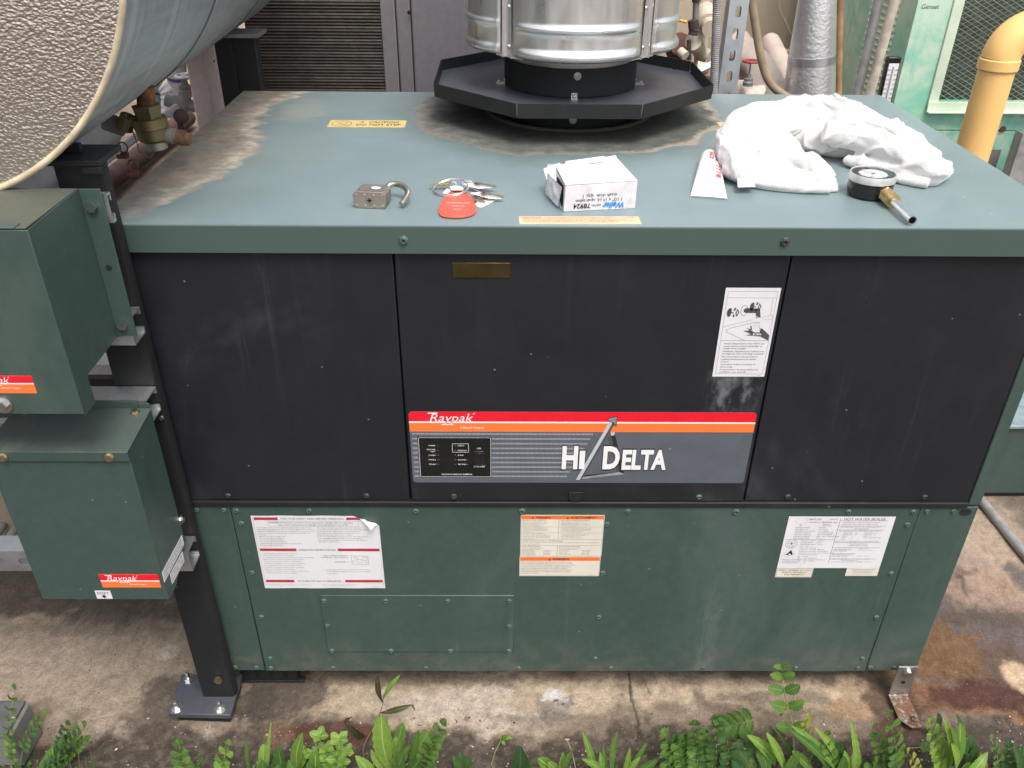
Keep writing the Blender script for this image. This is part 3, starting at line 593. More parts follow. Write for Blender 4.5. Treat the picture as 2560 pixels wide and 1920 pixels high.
# thermometer
th_ = thing('thermometer', tuple(PY(2220, 300, .9)), 'upright industrial thermometer with white scale and black case at the far corner', 'thermometer')
tl, tr = PY(2223, 143, .9), PY(2257, 143, .9); wdt = tr[0]-tl[0]; xc = (tl[0]+tr[0])/2; zt = tl[2]
MB().box((xc-wdt/2, .902, zt-.25), (xc+wdt/2, .92, zt)).build('case', 'gloss_black', th_, bevel=.003)
MB().box((xc-wdt/2+.004, .900, zt-.245), (xc+wdt/2-.004, .9015, zt-.014)).build('scale_plate', 'label_white', th_)
MB().cyl((xc, .8985, zt-.24), (xc, .8985, zt-.02), .0017, n=8).build('glass_tube', 'light_grey_print', th_, 60)
tx = MB(); T = basis((xc, .8992, 0), (1, 0, 0), (0, 0, 1))
for i in range(20):
    z_ = zt-.028-i*.0105; v_ = 240-i*10; tx.text(str(v_), -.0045, z_-.002, .0042, mi=0, align='R', T=T); tx.text(str(v_), .0045, z_-.002, .0042, T=T)
    for j in range(4): tx.box((-.0035, z_-j*.0026-.0002, 0), (-.002, z_-j*.0026+.0002, .0001), 0, T)
tx.build('scale_print', 'print_black', th_)
MB().cyl((xc, .911, 0), (xc, .911, zt-.251), .007, n=10).build('stem', 'old_brass', th_, 60)
# yellow gas vent pipe with elbow
M['yellow'] = plain('yellow_gas_pipe', (.97, .60, .22), .4, var=.06, sc=6)
yp = thing('yellow_pipe', (1.84, 1.1, 0), 'bright yellow plastic pipe with a bend at the right rear corner', 'pipe')
la, ra = PY(2452, 165, 1.1), PY(2536, 171, 1.1); lb, rb = PY(2402, 365, 1.1), PY(2460, 395, 1.1); xc = (la[0]+ra[0])/2; rad = (ra[0]-la[0])/2; zc = (la[2]+ra[2])/2
MB().cyl((xc, 1.1, 0), (xc, 1.1, zc), rad, n=40).build('pipe', 'yellow', yp, 60)
mb = MB(); mb.tube([(xc, 1.1, zc-.006), (xc, 1.1, zc+.022)], rad+.005, 40); mb.build('collar', 'yellow', yp, 60, bevel=.003)
el = [(xc+.072*(1-math.cos(a)), 1.1, zc+.022+.072*math.sin(a)) for a in np.linspace(0, R(90), 16)]+[(xc+.5, 1.1, zc+.094)]
mb = MB(); mb.tube(el, rad+.002, 40); mb.build('elbow', 'yellow', yp, 60)

# low cabinet beyond the right side, and the drain pipe on the floor
lc = thing('low_green_cabinet', (2.2, .9, 0), 'low dark green cabinet seen past the right side of the boiler', 'cabinet')
zt = PY(2558, 1072, .64)[2]
MB().box((1.75, .645, .018), (2.9, 1.2, zt)).build('body', 'green_box', lc, bevel=.004)
MB().box((1.74, .655, .0), (2.9, 1.15, .0175)).build('plinth', 'black_steel', lc)
MB().box((1.745, .635, zt+.001), (2.92, 1.21, zt+.012)).build('lid', plain('pale_blue_grey_lid', (.22, .29, .32), .4), lc, bevel=.003)
a = PZ(2462, 1262, .012); b = PZ(2600, 1432, .012)
mb = MB(); mb.tube([tuple(a+(a-b)*.5), tuple(a), tuple(b), tuple(b+(b-a)*.8)], .0125, 14); mb.build('drain_pipe', 'grey_conduit', None, 60, label='grey pipe lying on the concrete right of the boiler', category='pipe')

# ================================================================ BOILER
H, W, D = 1.0267, 1.42, .8065
bo = thing('boiler', (.71, .4, 0), 'large green and black sheet metal hot water boiler standing in the middle', 'boiler')
core = MB().box((.006, .03, .075), (W-.006, D-.012, H-.03)).build('inner_casing', 'dark_inside', bo)
# top cover: dished sheet with a turned-down flange and a flue hole
FC = (.713, .656)
def cover():
    bm = bmesh.new(); n = 48; r = .142
    xs = [0, .2, .4, .5, FC[0]-.21, FC[0]+.21, 1.1, 1.25, W]
    inner = [bm.verts.new((FC[0]+r*math.cos(2*math.pi*i/n), FC[1]+r*math.sin(2*math.pi*i/n), H-.012)) for i in range(n)]
    steps = [(.1425, H-.0015), (.146, H-.001), (.158, H), (.161, H+.0045), (.168, H+.0045), (.171, H)]
    rings = [inner]
    for rr, z in steps: rings.append([bm.verts.new((FC[0]+rr*math.cos(2*math.pi*i/n), FC[1]+min(rr, .148)*math.sin(2*math.pi*i/n) if math.sin(2*math.pi*i/n) > 0 else FC[1]+rr*math.sin(2*math.pi*i/n), z)) for i in range(n)])
    for a_, b_ in zip(rings[:-1], rings[1:]):
        for i in range(n): bm.faces.new((a_[i], b_[i], b_[(i+1) % n], a_[(i+1) % n]))
    sq = []
    for i in range(n):
        a_ = 2*math.pi*i/n; c, s_ = math.cos(a_), math.sin(a_); x0, x1, y0, y1 = -FC[0], W-FC[0], -FC[1], D-FC[1]
        kx = (x1 if c > 0 else -x0)/max(abs(c), 1e-9); ky = (y1 if s_ > 0 else -y0)/max(abs(s_), 1e-9); k = min(kx, ky); sq.append([FC[0]+c*k, FC[1]+s_*k])
    for cx, cy in ((0, 0), (W, 0), (W, D), (0, D)):
        j = min(range(n), key=lambda i: math.hypot(sq[i][0]-cx, sq[i][1]-cy)); sq[j] = [cx, cy]
    o = [bm.verts.new((x, y, H)) for x, y in sq]; lw = [bm.verts.new((x, y, H-.043)) for x, y in sq]; l2 = [bm.verts.new((min(max(x, .004), W-.004), min(max(y, .004), D-.004), H-.043)) for x, y in sq]
    lst = rings[-1]
    for a_, b_ in ((lst, o), (o, lw), (lw, l2)):
        for i in range(n):
            try: bm.faces.new((a_[i], b_[i], b_[(i+1) % n], a_[(i+1) % n]))
            except ValueError: pass
    bmesh.ops.recalc_face_normals(bm, faces=bm.faces)
    me = bpy.data.meshes.new('top_cover'); bm.to_mesh(me); me.materials.append(M['lid'])
    me.polygons.foreach_set('use_smooth', [True]*len(me.polygons)); me.set_sharp_from_angle(angle=R(25))
    me.transform(Matrix.Translation((-.71, -.4, -1.0))); return link('top_cover', me, bo, (.71, .4, 1.0), bevel=.0035, seg=3, smooth=1)
lid = cover()
Yf = .012
def panel(x0, x1, z0, z1, name, mat, y=Yf, th=.012, **k): return MB().box((x0, y, z0), (x1, y+th, z1)).build(name, mat, bo, bevel=.0018, seg=2, **k)
zs = .516; ztp = H-.0435
panel(.0, .4178, zs, ztp, 'upper_panel', 'black_panel'); panel(.4205, 1.0005, zs, ztp, 'upper_panel', 'black_panel', y=Yf-.0015); panel(1.0032, 1.3975, zs, ztp, 'upper_panel', 'black_panel')
panel(1.3988, 1.421, .508, ztp, 'corner_post', 'green', y=Yf-.001)
MB().box((.0, Yf-.005, .5035), (1.3978, Yf+.010, .5152)).build('trim_strip', 'black_steel', bo, bevel=.002, seg=3)
panel(.001, .1005, .072, .5032, 'corner_panel', 'green'); panel(.1022, 1.3168, .072, .5032, 'lower_panel', 'green', y=Yf-.0015); panel(1.3185, 1.4205, .072, .5032, 'corner_panel', 'green')
panel(.234, .6015, .1325, .2885, 'access_panel', 'green', y=Yf-.0045, th=.003)
MB().box((W-.0045, Yf+.0125, .072), (W, D-.006, ztp)).build('side_panel', 'green', bo); MB().box((0, Yf+.0125, .072), (.0045, D-.006, ztp)).build('side_panel', 'green', bo)
MB().box((.005, D-.011, .072), (W-.005, D-.006, ztp)).build('back_panel', 'green', bo)
mb = MB(); mb.box((.06, .035, .0675), (1.36, .8, .0715)); mb.build('base_sheet', 'dark_inside', bo)
for x in (.0955, .52, 1.02, 1.325):      # foot rails under the cabinet
    MB().box((x-.06, .20 if x > .1 else .040, .004), (x+.058, .76, .067)).build('foot_rail', 'black_steel' if x < .1 else 'dark_inside', bo, bevel=.003)
pad = MB(); pad.box((.036, .038, .0), (.166, .052, .008)); 
for i in range(4): pad.box((.045+i*.029, .0375, .014), (.068+i*.029, .0445, .045))
pad.build('rubber_foot', 'pad_rubber', bo, bevel=.002)
for x0 in (.488, .9, 1.215):
    MB().box((x0, .022, .055), (x0+.058, .026, .0705)).build('tab', 'green_box', bo)
# screws
sm = MB(); sm.lathe([(0, 0), (.0052, 0), (.0052, .0006), (.0040, .0014), (.0036, .0030), (.0026, .0034), (.0022, .0020), (0, .0020)], n=14)
def cross(mb, z, l=.0017, w_=.0004, mi=1): mb.box((-l, -w_, z-.001), (l, w_, z), mi); mb.box((-w_, -l, z-.001), (w_, l, z), mi)
cross(sm, .00225)
M['screw_green'] = plain('worn_green_screw', (.085, .15, .12), .4, sc=300, var=.3); M['screw_dark'] = plain('worn_black_screw', (.06, .063, .068), .4, sc=300, var=.4)
smg = sm.mesh('screw', ['screw_green', 'dark_inside'], 40); smb = sm.mesh('screw', ['screw_dark', 'dark_inside'], 40); smz = sm.mesh('screw', ['zinc', 'dark_inside'], 40)
def scr(x, z, me, y=Yf-.0015, k=1.0):
    o = link('screw', me, bo, (x, y, z), rot=(R(90), random.uniform(0, 3), 0)); o.rotation_euler = (Matrix.Rotation(R(90), 4, 'X') @ Matrix.Rotation(random.random()*3, 4, 'Z')).to_euler(); o.scale = (k,)*3
for x, z in ((.1028, .5265), (.3427, .5265), (.4947, .5265), (.922, .5265), (1.0774, .5265), (1.3174, .5265)): scr(x, z, smg if x == .922 else smb, Yf-.0003 if x not in (.4947, .922) else Yf-.0018)
for x in (.0418, .09, 1.3308, 1.3778): scr(x, .4937, smg, Yf-.0003)
for x in (.1116, .2394, .427, .6136, .8, .9907, 1.1905, 1.305): scr(x, .4937, smg, Yf-.0018, 1.25 if x in (.6136, .9907) else 1)
for x in (.1163, .7655, 1.3025):
    for z in (.464, .345, .229, .1115): scr(x, z, smg, Yf-.0018)
for x in (.1143, .2389, .4257, .6121, .799, .9854, 1.1738, 1.2996): scr(x, .0826, smg, Yf-.0018)
for x in (.0418, .085, 1.3259, 1.3742): scr(x, .0826, smg, Yf-.0003)
for x, z in ((.2421, .275), (.3587, .275), (.4754, .2745), (.5926, .2745), (.2417, .2075), (.5926, .206), (.2425, .137), (.3592, .137), (.4765, .1367), (.5926, .1367)): scr(x, z, smg, Yf-.0047)
scr(.4369, 1.0045, smg, -.0002, 1.35); scr(.9834, 1.005, smb, -.0002, 1.35)
mb = MB(); mb.lathe([(0, 0), (.008, 0), (.008, .0012), (.006, .0012), (0, .0008)], n=24, T=Matrix.Translation((1.4, Yf-.0003, .4918)) @ Matrix.Rotation(R(90), 4, 'X') @ Matrix.Diagonal((1.25, .9, 1, 1))); mb.build('hole_plug', 'pad_rubber', bo, 40)
mb = MB(); T = basis((.7068, Yf-.0035, .5275), (1, 0, 0), (0, 0, 1)); mb.prism([(-.0125, .010), (-.0125, -.004), (-.006, -.0105), (.006, -.0105), (.0125, -.004), (.0125, .010)], -.0015, .0015, 0, T); mb.build('latch_tab', 'black_steel', bo, bevel=.0005)
mb = MB(); mb.lathe([(0, 0), (.004, 0), (.0038, .0003), (0, .0003)], n=14, T=Matrix.Translation((.7068, Yf-.0052, .525)) @ Matrix.Rotation(R(90), 4, 'X')); mb.build('latch_hole', 'dark_inside', bo)
MB().box((.5043, Yf-.003, .9416), (.59, Yf-.0017, .966)).build('brass_plate', 'brown_plate', bo, bevel=.0008)

# ---------------- stickers: a sheet in its own XY frame, print laid 0.2 mm above it
def sheet(name, o, w_, h_, mat, parent=bo, ux=(1, 0, 0), uy=(0, 0, 1), rad=.0, th=.0004, **k):
    T = basis(o, ux, uy); mb = MB()
    if rad:
        P = []
        for cx, cy, a0 in ((w_-rad, -rad, 0), (rad, -rad, 90), (rad, -h_+rad, 180), (w_-rad, -h_+rad, 270)):
            P += [(cx+rad*math.cos(R(a0+i*15)), cy+rad*math.sin(R(a0+i*15))) for i in range(7)]
    else: P = [(w_, 0), (0, 0), (0, -h_), (w_, -h_)]
    mb.prism(P, -th, 0, 0, T); ob = mb.build(name, mat, parent, **k); return ob, T
class Print:
    def __init__(s, T, z=.0002): s.mb = MB(); s.T = T @ Matrix.Translation((0, 0, z)); s.mats = []
    def mi(s, m):
        if m not in s.mats: s.mats.append(m)
        return s.mats.index(m)
    def bar(s, x0, y0, x1, y1, m='print_black', z=0):
        s.mb.add([(x0, y0, z), (x1, y0, z), (x1, y1, z), (x0, y1, z)], [(0, 1, 2, 3) if (x1 > x0) == (y1 > y0) else (3, 2, 1, 0)], s.mi(m), s.T)
    def poly(s, P, m='print_black', z=0): s.mb.add([(x, y, z) for x, y in P], [tuple(range(len(P)))], s.mi(m), s.T)
    def line(s, x0, y0, x1, y1, w_=.0004, m='print_grey', z=0):
        d = Vector((x1-x0, y1-y0)).normalized()*w_/2; n = (-d.y, d.x); s.poly([(x0+n[0], y0+n[1]), (x0-n[0], y0-n[1]), (x1-n[0], y1-n[1]), (x1+n[0], y1+n[1])], m, z)
    def path(s, pts, w_=.0005, m='print_grey', z=0):
        for a, b in zip(pts[:-1], pts[1:]): s.line(*a, *b, w_, m, z)
    def frame(s, x0, y0, x1, y1, w_=.0004, m='print_grey'): s.path([(x0, y0), (x1, y0), (x1, y1), (x0, y1), (x0, y0)], w_, m)
    def ell(s, cx, cy, rx, ry, m='print_black', z=0, n=20, rot=0):
        c, q = math.cos(rot), math.sin(rot); s.poly([(cx+rx*math.cos(a)*c-ry*math.sin(a)*q, cy+rx*math.cos(a)*q+ry*math.sin(a)*c) for a in np.linspace(0, 2*math.pi, n, endpoint=False)], m, z)
    def ring(s, cx, cy, rx, ry, w_=.0005, m='print_grey', n=24): P = [(cx+rx*math.cos(a), cy+ry*math.sin(a)) for a in np.linspace(0, 2*math.pi, n+1)]; s.path(P, w_, m)
    def t(s, txt, x, y, h, w_=None, m='print_black', **k): z = k.pop('z', 0); s.mb.text(txt, x, y, h, w_, s.mi(m), T=s.T, z=z, **k)
    def lines(s, rows, x, y, h, dy, m='print_grey', **k):
        for r_ in rows:
            if r_: s.t(r_, x, y, h, m=m, **k)
            y -= dy
        return y
    def build(s, parent, name='printing'): return s.mb.build(name, s.mats, parent)

def brand(p, x, y, k, sub=True, z=.0001):     # flowing slanted white word with an underline tail and small line below
    p.t('Raypak', x, y, .0126*k, .054*k, 'white', shear=.28, bold=-.002, z=z)
    p.bar(x-.002*k, y+.0118*k, x+.010*k, y+.0134*k, 'white', z)
    p.t('\u00ae', x+.0535*k, y+.010*k, .0035*k, m='white', z=z)
    if sub: p.t('A Rheem\u00ae Company', x+.037*k, y-.0105*k, .0034*k, .031*k, 'label_cream', shear=.3, bold=.02, z=z)

# main decal
so_, T = sheet('name_decal', (.4255, Yf-.0020, .7035), .5695, .1465, 'decal_grey', rad=.006)
p = Print(T); Wd, Hd = .5695, .1465
p.poly([(.0, -.020), (.0, -.006), (.0018, -.0018), (.006, 0), (Wd-.006, 0), (Wd-.0018, -.0018), (Wd, -.006), (Wd, -.020)], 'red'); p.bar(0, -.0222, Wd, -.0192, 'white', .0001); p.bar(0, -.0395, Wd, -.0222, 'orange')
brand(p, .034, -.0195, 1.32); p.bar(.053, -.0262, .073, -.0248, 'white', .0001)
for j in range(10):       # rows of fine ticks
    y0 = -.0425-.0098*j; xe = .305-.0045*j
    xi = .004+.0
    while xi < xe-.0008:
        if not (.011 < xi < .1335 and 0 < j < 9): p.bar(xi, y0, xi+.0009, y0-.0034, 'light_grey_print')
        xi += .0021
# black control plate with switch
cb, Tc = sheet('control_plate', (.4255+.0125, Yf-.0024, .7035-.0505), .1225, .0840, 'gloss_black', rad=.003, parent=so_)
q = Print(Tc)
P_ = [(.1225-.0012, -.0032), (.1225-.0032, -.0012), (.0032, -.0012), (.0012, -.0032), (.0012, -.0808), (.0032, -.0828), (.1225-.0032, -.0828), (.1225-.0012, -.0808), (.1225-.0012, -.0032)]; q.path(P_, .0006, 'white')
for s_, y_ in (('POWER', -.0185), ('HEAT', -.0305), ('STAGE 1', -.0385), ('STAGE 2', -.0480), ('STAGE 3', -.0575)): q.t(s_, .0285, y_, .0024, m='white', align='R', bold=.015)
q.t('CALL FOR', .0285, -.0265, .0024, m='white', align='R', bold=.015)
for s_, y_ in (('SAFETY', -.0185), ('IGNITION', -.0285), ('FLOW', -.0385), ('BLOWER 1', -.0480), ('BLOWER 2', -.0575)): q.t(s_, .0660, y_, .0024, m='white', bold=.015)
q.path([(.057, -.0135), (.084, -.0135), (.084, -.031), (.057, -.031), (.057, -.0135)], .0006, 'white')
q.t('ON', .1015, -.0245, .0032, m='white', align='C', bold=.015); q.t('STANDBY', .1020, -.0625, .0032, m='white', align='C', bold=.015); q.t('PROUDLY MADE IN AMERICA', .0635, -.0790, .0026, .052, 'white', align='C', bold=.02)
for i in range(5):
    for x_ in (.0325, .0615): q.ell(x_, -.0173-.0098*i, .0016, .0014, 'print_dark')
q.ell(.0325, -.0165, .0010, .0010, plain('faint_blue_lamp_lens', (.08, .08, .5), .3))
q.build(cb)
sw = MB(); Ts = Tc @ Matrix.Translation((.1015, -.0425, 0)); sw.box((-.0085, -.0145, .0), (.0085, .0145, .0016), 0, Ts); sw.build('switch_bezel', 'switch', so_, bevel=.0006)
sw = MB(); sw.add([(-.0055, -.0115, .0018), (.0055, -.0115, .0018), (.0055, .0115, .0018), (-.0055, .0115, .0018), (-.0055, -.0115, .0058), (.0055, -.0115, .0058), (.0055, -.001, .0028), (-.0055, -.001, .0028), (.0055, .0115, .0032), (-.0055, .0115, .0032)], [(0, 1, 5, 4), (4, 5, 6, 7), (7, 6, 8, 9), (9, 8, 2, 3), (0, 4, 7, 9, 3), (1, 2, 8, 6, 5)], 0, Ts); sw.build('switch_rocker', 'gloss_black', so_, bevel=.0005)
# big italic-free name in small capitals with dark outline, and the bevelled triangle arrow
def big(s_, x, y, h, w_):
    p.t(s_, x-.0013, y-.0012, h+.0026, w_+.0026, 'print_black', bold=.065, z=.0002); p.t(s_, x, y, h, w_, 'white', bold=.042, z=.0004)
def tri(z0=.00012):
    def pl(P, m, dz=0): p.poly(P, m, z0+dz)
    sx = .2502/922*1000/1000
    def c(u, v): return ((u-56)*(Wd/2090.), -(v-44)*(Hd/424.))       # measured on the enlarged decal picture
    pl([c(1275, 160), c(1300, 160), c(1384, 412), c(1352, 398), c(1340, 390)], 'print_black'); pl([c(1258, 182), c(1280, 178), c(1352, 392), c(1335, 396)], 'grey_dark_metal', .00004)
    pl([c(1275, 160), c(1302, 158), c(1300, 176), c(1282, 180)], 'light_grey_print', .00006)
    pl([c(1140, 418), c(1350, 398), c(1384, 412), c(1107, 448)], 'print_black'); pl([c(1118, 432), c(1330, 402), c(1350, 398), c(1384, 412), c(1107, 446)], 'grey_mid_metal', .00004)
    pl([c(1082, 448), c(1106, 448), c(1290, 92), c(1262, 100)], 'light_grey_print', .00022); pl([c(1106, 448), c(1122, 440), c(1300, 104), c(1288, 94)], 'grey_dark_metal', .00024)
    pl([c(1246, 80), c(1310, 64), c(1308, 128), c(1290, 112), c(1270, 98)], 'print_black', .0003); pl([c(1252, 82), c(1306, 69), c(1304, 120), c(1290, 104), c(1272, 96)], 'grey_mid_metal', .00034)
tri()
def c_(u, v): return ((u-56)*(Wd/2090.), -(v-44)*(Hd/424.))
def cap(s_, u0, u1, v0, v1): x0, yb = c_(u0, v1); x1, yt = c_(u1, v0); big(s_, x0, yb, yt-yb, x1-x0)
cap('H', 988, 1086, 240, 374); cap('I', 1096, 1130, 268, 374); cap('D', 1242, 1346, 240, 374); cap('ELTA', 1362, 1640, 262, 378)
p.t('\u00ae', *c_(1645, 262), .0042, m='light_grey_print'); p.build(so_)
# hot water burn label
so_, T = sheet('burn_label', (.9121, Yf-.0020, .9272), .0829, .1551, 'label_white', rad=.0012); p = Print(T); Wl, Hl = .0829, .1551
def b(u, v):      # from the enlarged picture: four corner fit
    fv = (v-180)/(1540-180); xl = 338+(125-338)*fv; xr = 1183+(918-1183)*fv; return ((u-xl)/(xr-xl)*Wl, -fv*Hl)
p.path([b(376, 230), b(1133, 230), b(890, 1495), b(175, 1490), b(376, 230)], .0004, 'print_grey'); p.path([b(362, 323), b(1115, 323)], .0004); p.path([b(262, 966), b(990, 966)], .0005)
p.path([b(1058, 323), b(1020, 575), b(880, 618)], .0004); p.path([b(1020, 575), b(1060, 605)], .0004); p.path([b(740, 648), b(296, 760)], .0004); p.path([b(860, 680), b(780, 682), b(400, 778), b(350, 800), b(345, 830), b(620, 964)], .0005); p.path([b(900, 650), b(985, 630), b(1045, 655)], .0004)
def pb(P, m='print_dark', z=.00005): p.poly([b(*q) for q in P], m, z)
for dx, dy, s_ in ((0, 0, 1), (352, -88, .92)):
    g_ = lambda P: [(348+dx+(u-348)*s_, 540+dy+(v-540)*s_) for u, v in P]
    pb(g_([(350, 560), (362, 510), (395, 474), (430, 478), (425, 540), (398, 600), (365, 606)])); pb(g_([(425, 535), (455, 535), (455, 550), (425, 552)])); pb(g_([(452, 512), (475, 468), (500, 472), (478, 516)])); pb(g_([(440, 570), (468, 570), (466, 612), (445, 608)])); pb(g_([(480, 560), (515, 482), (546, 532), (505, 606)])); pb(g_([(500, 555), (516, 515), (528, 532), (508, 570)]), 'label_white', .0001)
cx, cy = b(620, 510); p.ring(cx, cy, .0052, .0086, .0006, 'print_dark'); pb([(610, 500), (640, 474), (800, 478), (860, 492), (868, 610), (840, 612), (792, 578), (795, 545), (640, 545), (612, 530)])
pb([(795, 590), (830, 590), (826, 625), (790, 625)], 'print_faint'); p.path([b(800, 600), b(824, 600)], .0003)
pb([(600, 815), (700, 810), (850, 842), (880, 770), (905, 790), (1000, 880), (985, 964), (860, 900), (740, 890), (640, 884), (720, 862)]); pb([(655, 768), (720, 795), (735, 838), (690, 800)]); pb([(712, 726), (740, 760), (745, 812), (716, 790)]); pb([(838, 735), (880, 790), (870, 838), (848, 790)], 'print_faint'); pb([(730, 760), (790, 700), (850, 760), (852, 812), (800, 842), (745, 826)], 'label_white', .0001)
for i in range(7): p.path([b(755+i*15, 715+(i % 3)*8), b(748+i*15, 750+(i % 2)*30)], .0003, 'print_faint', .00015)
for i in range(4): p.path([b(780+i*24, 684), b(778+i*24, 712)], .0003, 'print_grey', .00015)
p.t('BURN', *b(748, 882), .0034, .0125, 'white', bold=.02, z=.0002)
y_ = b(0, 1022)[1]; rows = ['Water temperature over 125\u00b0F can', 'cause severe burns instantly or', 'death from scalds.', '', 'Children, disabled and elderly are', 'at highest risk of being scalded.', '', 'See instruction manual before', 'setting temperature at water', 'heater.', '', 'Feel water before bathing or', 'showering.', '', 'Temperature limiting valves are', 'available, see manual.']
vv = [1022, 1062, 1100, 0, 1144, 1182, 0, 1228, 1268, 1306, 0, 1350, 1390, 0, 1434, 1472]
for s_, v in zip(rows, vv):
    if s_: p.t(s_, .0098, b(0, v)[1], .0024, min(.0655, .0655*len(s_)/33), 'print_grey', shear=.15, bold=.02)
p.t('240562', .070, -.1535, .0016, m='print_faint'); p.build(so_)

# safety instruction sheet with one lifting corner
T = basis((.1348, Yf-.0022, .4820), (1, 0, 0), (0, 0, 1)); Ws, Hs = .2250, .1770; mb = MB(); nu, nv = 40, 24
def curl(u, v):
    x = u*Ws; y_ = -v*Hs; d = (u-.80)/.2*1.0+(.085-v)/.085*.75-.78; z_ = max(0, d)**2*.020 if d > 0 else 0
    fold = max(0, d); x2 = x-fold*.012; y2 = y_-fold*.018; return tuple(T @ Vector((x2, y2, z_+.0004*math.sin(u*19))))
mb.grid(curl, nu, nv); so_ = mb.build('safety_sheet', 'label_white', bo, 60); p = Print(T, .0007)
p.line(.003, -.002, .003, -.175, .0003, 'print_faint'); p.line(.2222, -.022, .2222, -.175, .0003, 'print_faint')
p.bar(.005, -.0095, .047, -.0035, 'dull_red'); p.poly([(.168, -.0035), (.186, -.0035), (.198, -.0085), (.168, -.0092)], 'dull_red'); p.bar(.005, -.083, .071, -.077, 'dull_red'); p.bar(.146, -.083, .2215, -.077, 'dull_red'); p.bar(.005, -.161, .057, -.155, 'dull_red'); p.bar(.152, -.161, .2215, -.155, 'dull_red')
p.t('FOR YOUR SAFETY READ BEFORE OPERATING', .0525, -.0082, .0038, .111, 'print_dark'); p.frame(.028, -.0125, .189, -.0240, .0003)
p.t('WARNING: If you do not follow these instructions exactly, a fire or explosion', .030, -.0172, .0031, .149, 'print_dark'); p.t('may result causing property damage, personal injury or loss of life.', .046, -.0220, .0031, .125, 'print_dark')
p.t('OPERATING INSTRUCTIONS', .0750, -.0822, .0042, .067, 'print_dark'); p.t('TO TURN OFF GAS TO APPLIANCE', .0635, -.160, .0040, .080, 'print_dark')
L1 = ['A. This appliance does not have a pilot. It is equipped with an ignition device', '    which automatically lights the burners. Do not try to light the burners by hand.', 'B. BEFORE OPERATING, Smell all around the appliance area for gas. Be sure to', '    smell next to the floor because some gas is heavier than air and will settle', '    on the floor.', '    WHAT TO DO IF YOU SMELL GAS', '    - Do not try to light any appliance.', '    - Do not touch any electric switch.', '      do not use any phone in your building.', '    - Immediately call your gas supplier from a neighbor\'s phone.', '      Follow gas supplier\'s instructions.']
R1 = ['    - If you cannot reach your gas supplier, call the fire department.', 'C. Use only your hand to push in or move the gas control lever. Never', '    use tools. If the lever will not push in or move by hand, don\'t', '    try to repair it, call a qualified service technician. Force or', '    attempted repair may result in a fire or explosion.', 'D. Do not use this appliance if any part has been under water. Immed-', '    iately call a qualified service technician to inspect the appliance', '    and to replace any part of the control system and any gas control', '    which has been under water.']
L2 = ['1. STOP! Read the safety information on this label.', '2. Turn off all electric power to the appliance.', '3. This appliance is equipped with an ignition device which automatically', '    lights the burners. Do not try to light the burners by hand.', '4. Turn gas control knob clockwise to "OFF" position.', '5. Wait five (5) minutes to clear out any gas. Then smell for', '    gas, including near the floor. If you smell gas, STOP!', '    Follow "B" in the safety information above on this label.', '    If you don\'t smell gas, go to the next step.', '6. Turn gas control knob counter clockwise to "ON" position.', '7. Turn on all electric power to the appliance.']
p.lines(L1, .007, -.0285, .0023, .00415, 'print_grey'); p.lines(R1, .113, -.0285, .0023, .00415, 'print_grey'); p.lines(L2, .008, -.0905, .0023, .0048, 'print_grey')
p.t('GAS CONTROL KNOB', .118, -.0955, .0030, .042, 'print_grey'); p.t('SHOWN IN "ON" POSITION', .113, -.1000, .0030, .050, 'print_grey'); p.t('GAS INLET', .137, -.1110, .0030, .021, 'print_grey'); p.line(.1605, -.0940, .170, -.0940, .0003); p.line(.1595, -.1095, .166, -.1095, .0003)
p.frame(.1685, -.0950, .1990, -.1160, .0004); p.ring(.1755, -.0990, .0030, .0030, .0004); p.ring(.1830, -.1080, .0045, .0050, .0004); p.ring(.1720, -.1090, .0025, .0035, .0004); p.frame(.1895, -.0975, .1965, -.1060, .0004); p.line(.178, -.101, .181, -.105, .0006, 'print_dark'); p.line(.190, -.112, .198, -.112, .0004)
p.lines(['8. If the appliance will not operate, follow the instructions above', '    "To Turn Off Gas To Appliance" and call your service technician', '    or gas supplier.'], .119, -.1300, .0023, .0048, 'print_grey'); p.t('1. Turn off all electric power to the appliance if service is to be performed.', .008, -.1690, .0023, .080, 'print_grey'); p.t('2. Turn gas control knob clockwise to "OFF" position.', .108, -.1690, .0023, .063, 'print_grey'); p.t('P/N 241-022', .205, -.1720, .0018, m='print_faint')
p.build(so_)

# warning labels
so_, T = sheet('warning_label', (.6116, Yf-.0020, .4845), .1485, .0985, 'label_cream', rad=.0008); p = Print(T)
p.bar(.0015, -.0095, .0675, -.0015, 'warn_orange'); p.bar(.0682, -.0095, .147, -.0015, 'warn_orange')
def wtri(x, y_, s_=.0036, m='print_black'): p.poly([(x, y_), (x+s_*.9, y_), (x+s_*.45, y_+s_)], m, .0001); p.poly([(x+s_*.38, y_+s_*.12), (x+s_*.52, y_+s_*.12), (x+s_*.5, y_+s_*.7), (x+s_*.4, y_+s_*.7)], 'warn_orange', .0002)
wtri(.019, -.0082, .0052); wtri(.081, -.0082, .0052); p.t('WARNING', .0265, -.0080, .0052, .0265, 'print_black', bold=.02, z=.0001); p.t('AVERTISSEMENT', .0885, -.0080, .0052, .0465, 'print_black', bold=.02, z=.0001)
p.frame(.0012, -.0012, .1472, -.0972, .0003, 'print_grey'); p.line(.0679, -.0012, .0679, -.0575, .0004)
for y_ in (-.0275, -.0415): p.line(.0012, y_, .147, y_, .0003)
p.line(.0012, -.0575, .147, -.0575, .0004); p.line(.0012, -.0715, .147, -.0715, .0004); p.line(.0675, -.0715, .0675, -.0972, .0005)
p.t('FOR YOUR SAFETY', .0045, -.0130, .0027, .041, 'print_grey'); p.t('POUR VOTRE S\u00c9CURIT\u00c9', .0725, -.0130, .0027, .050, 'print_grey')
k = dict(h=.0020, dy=.0031, m='print_grey')
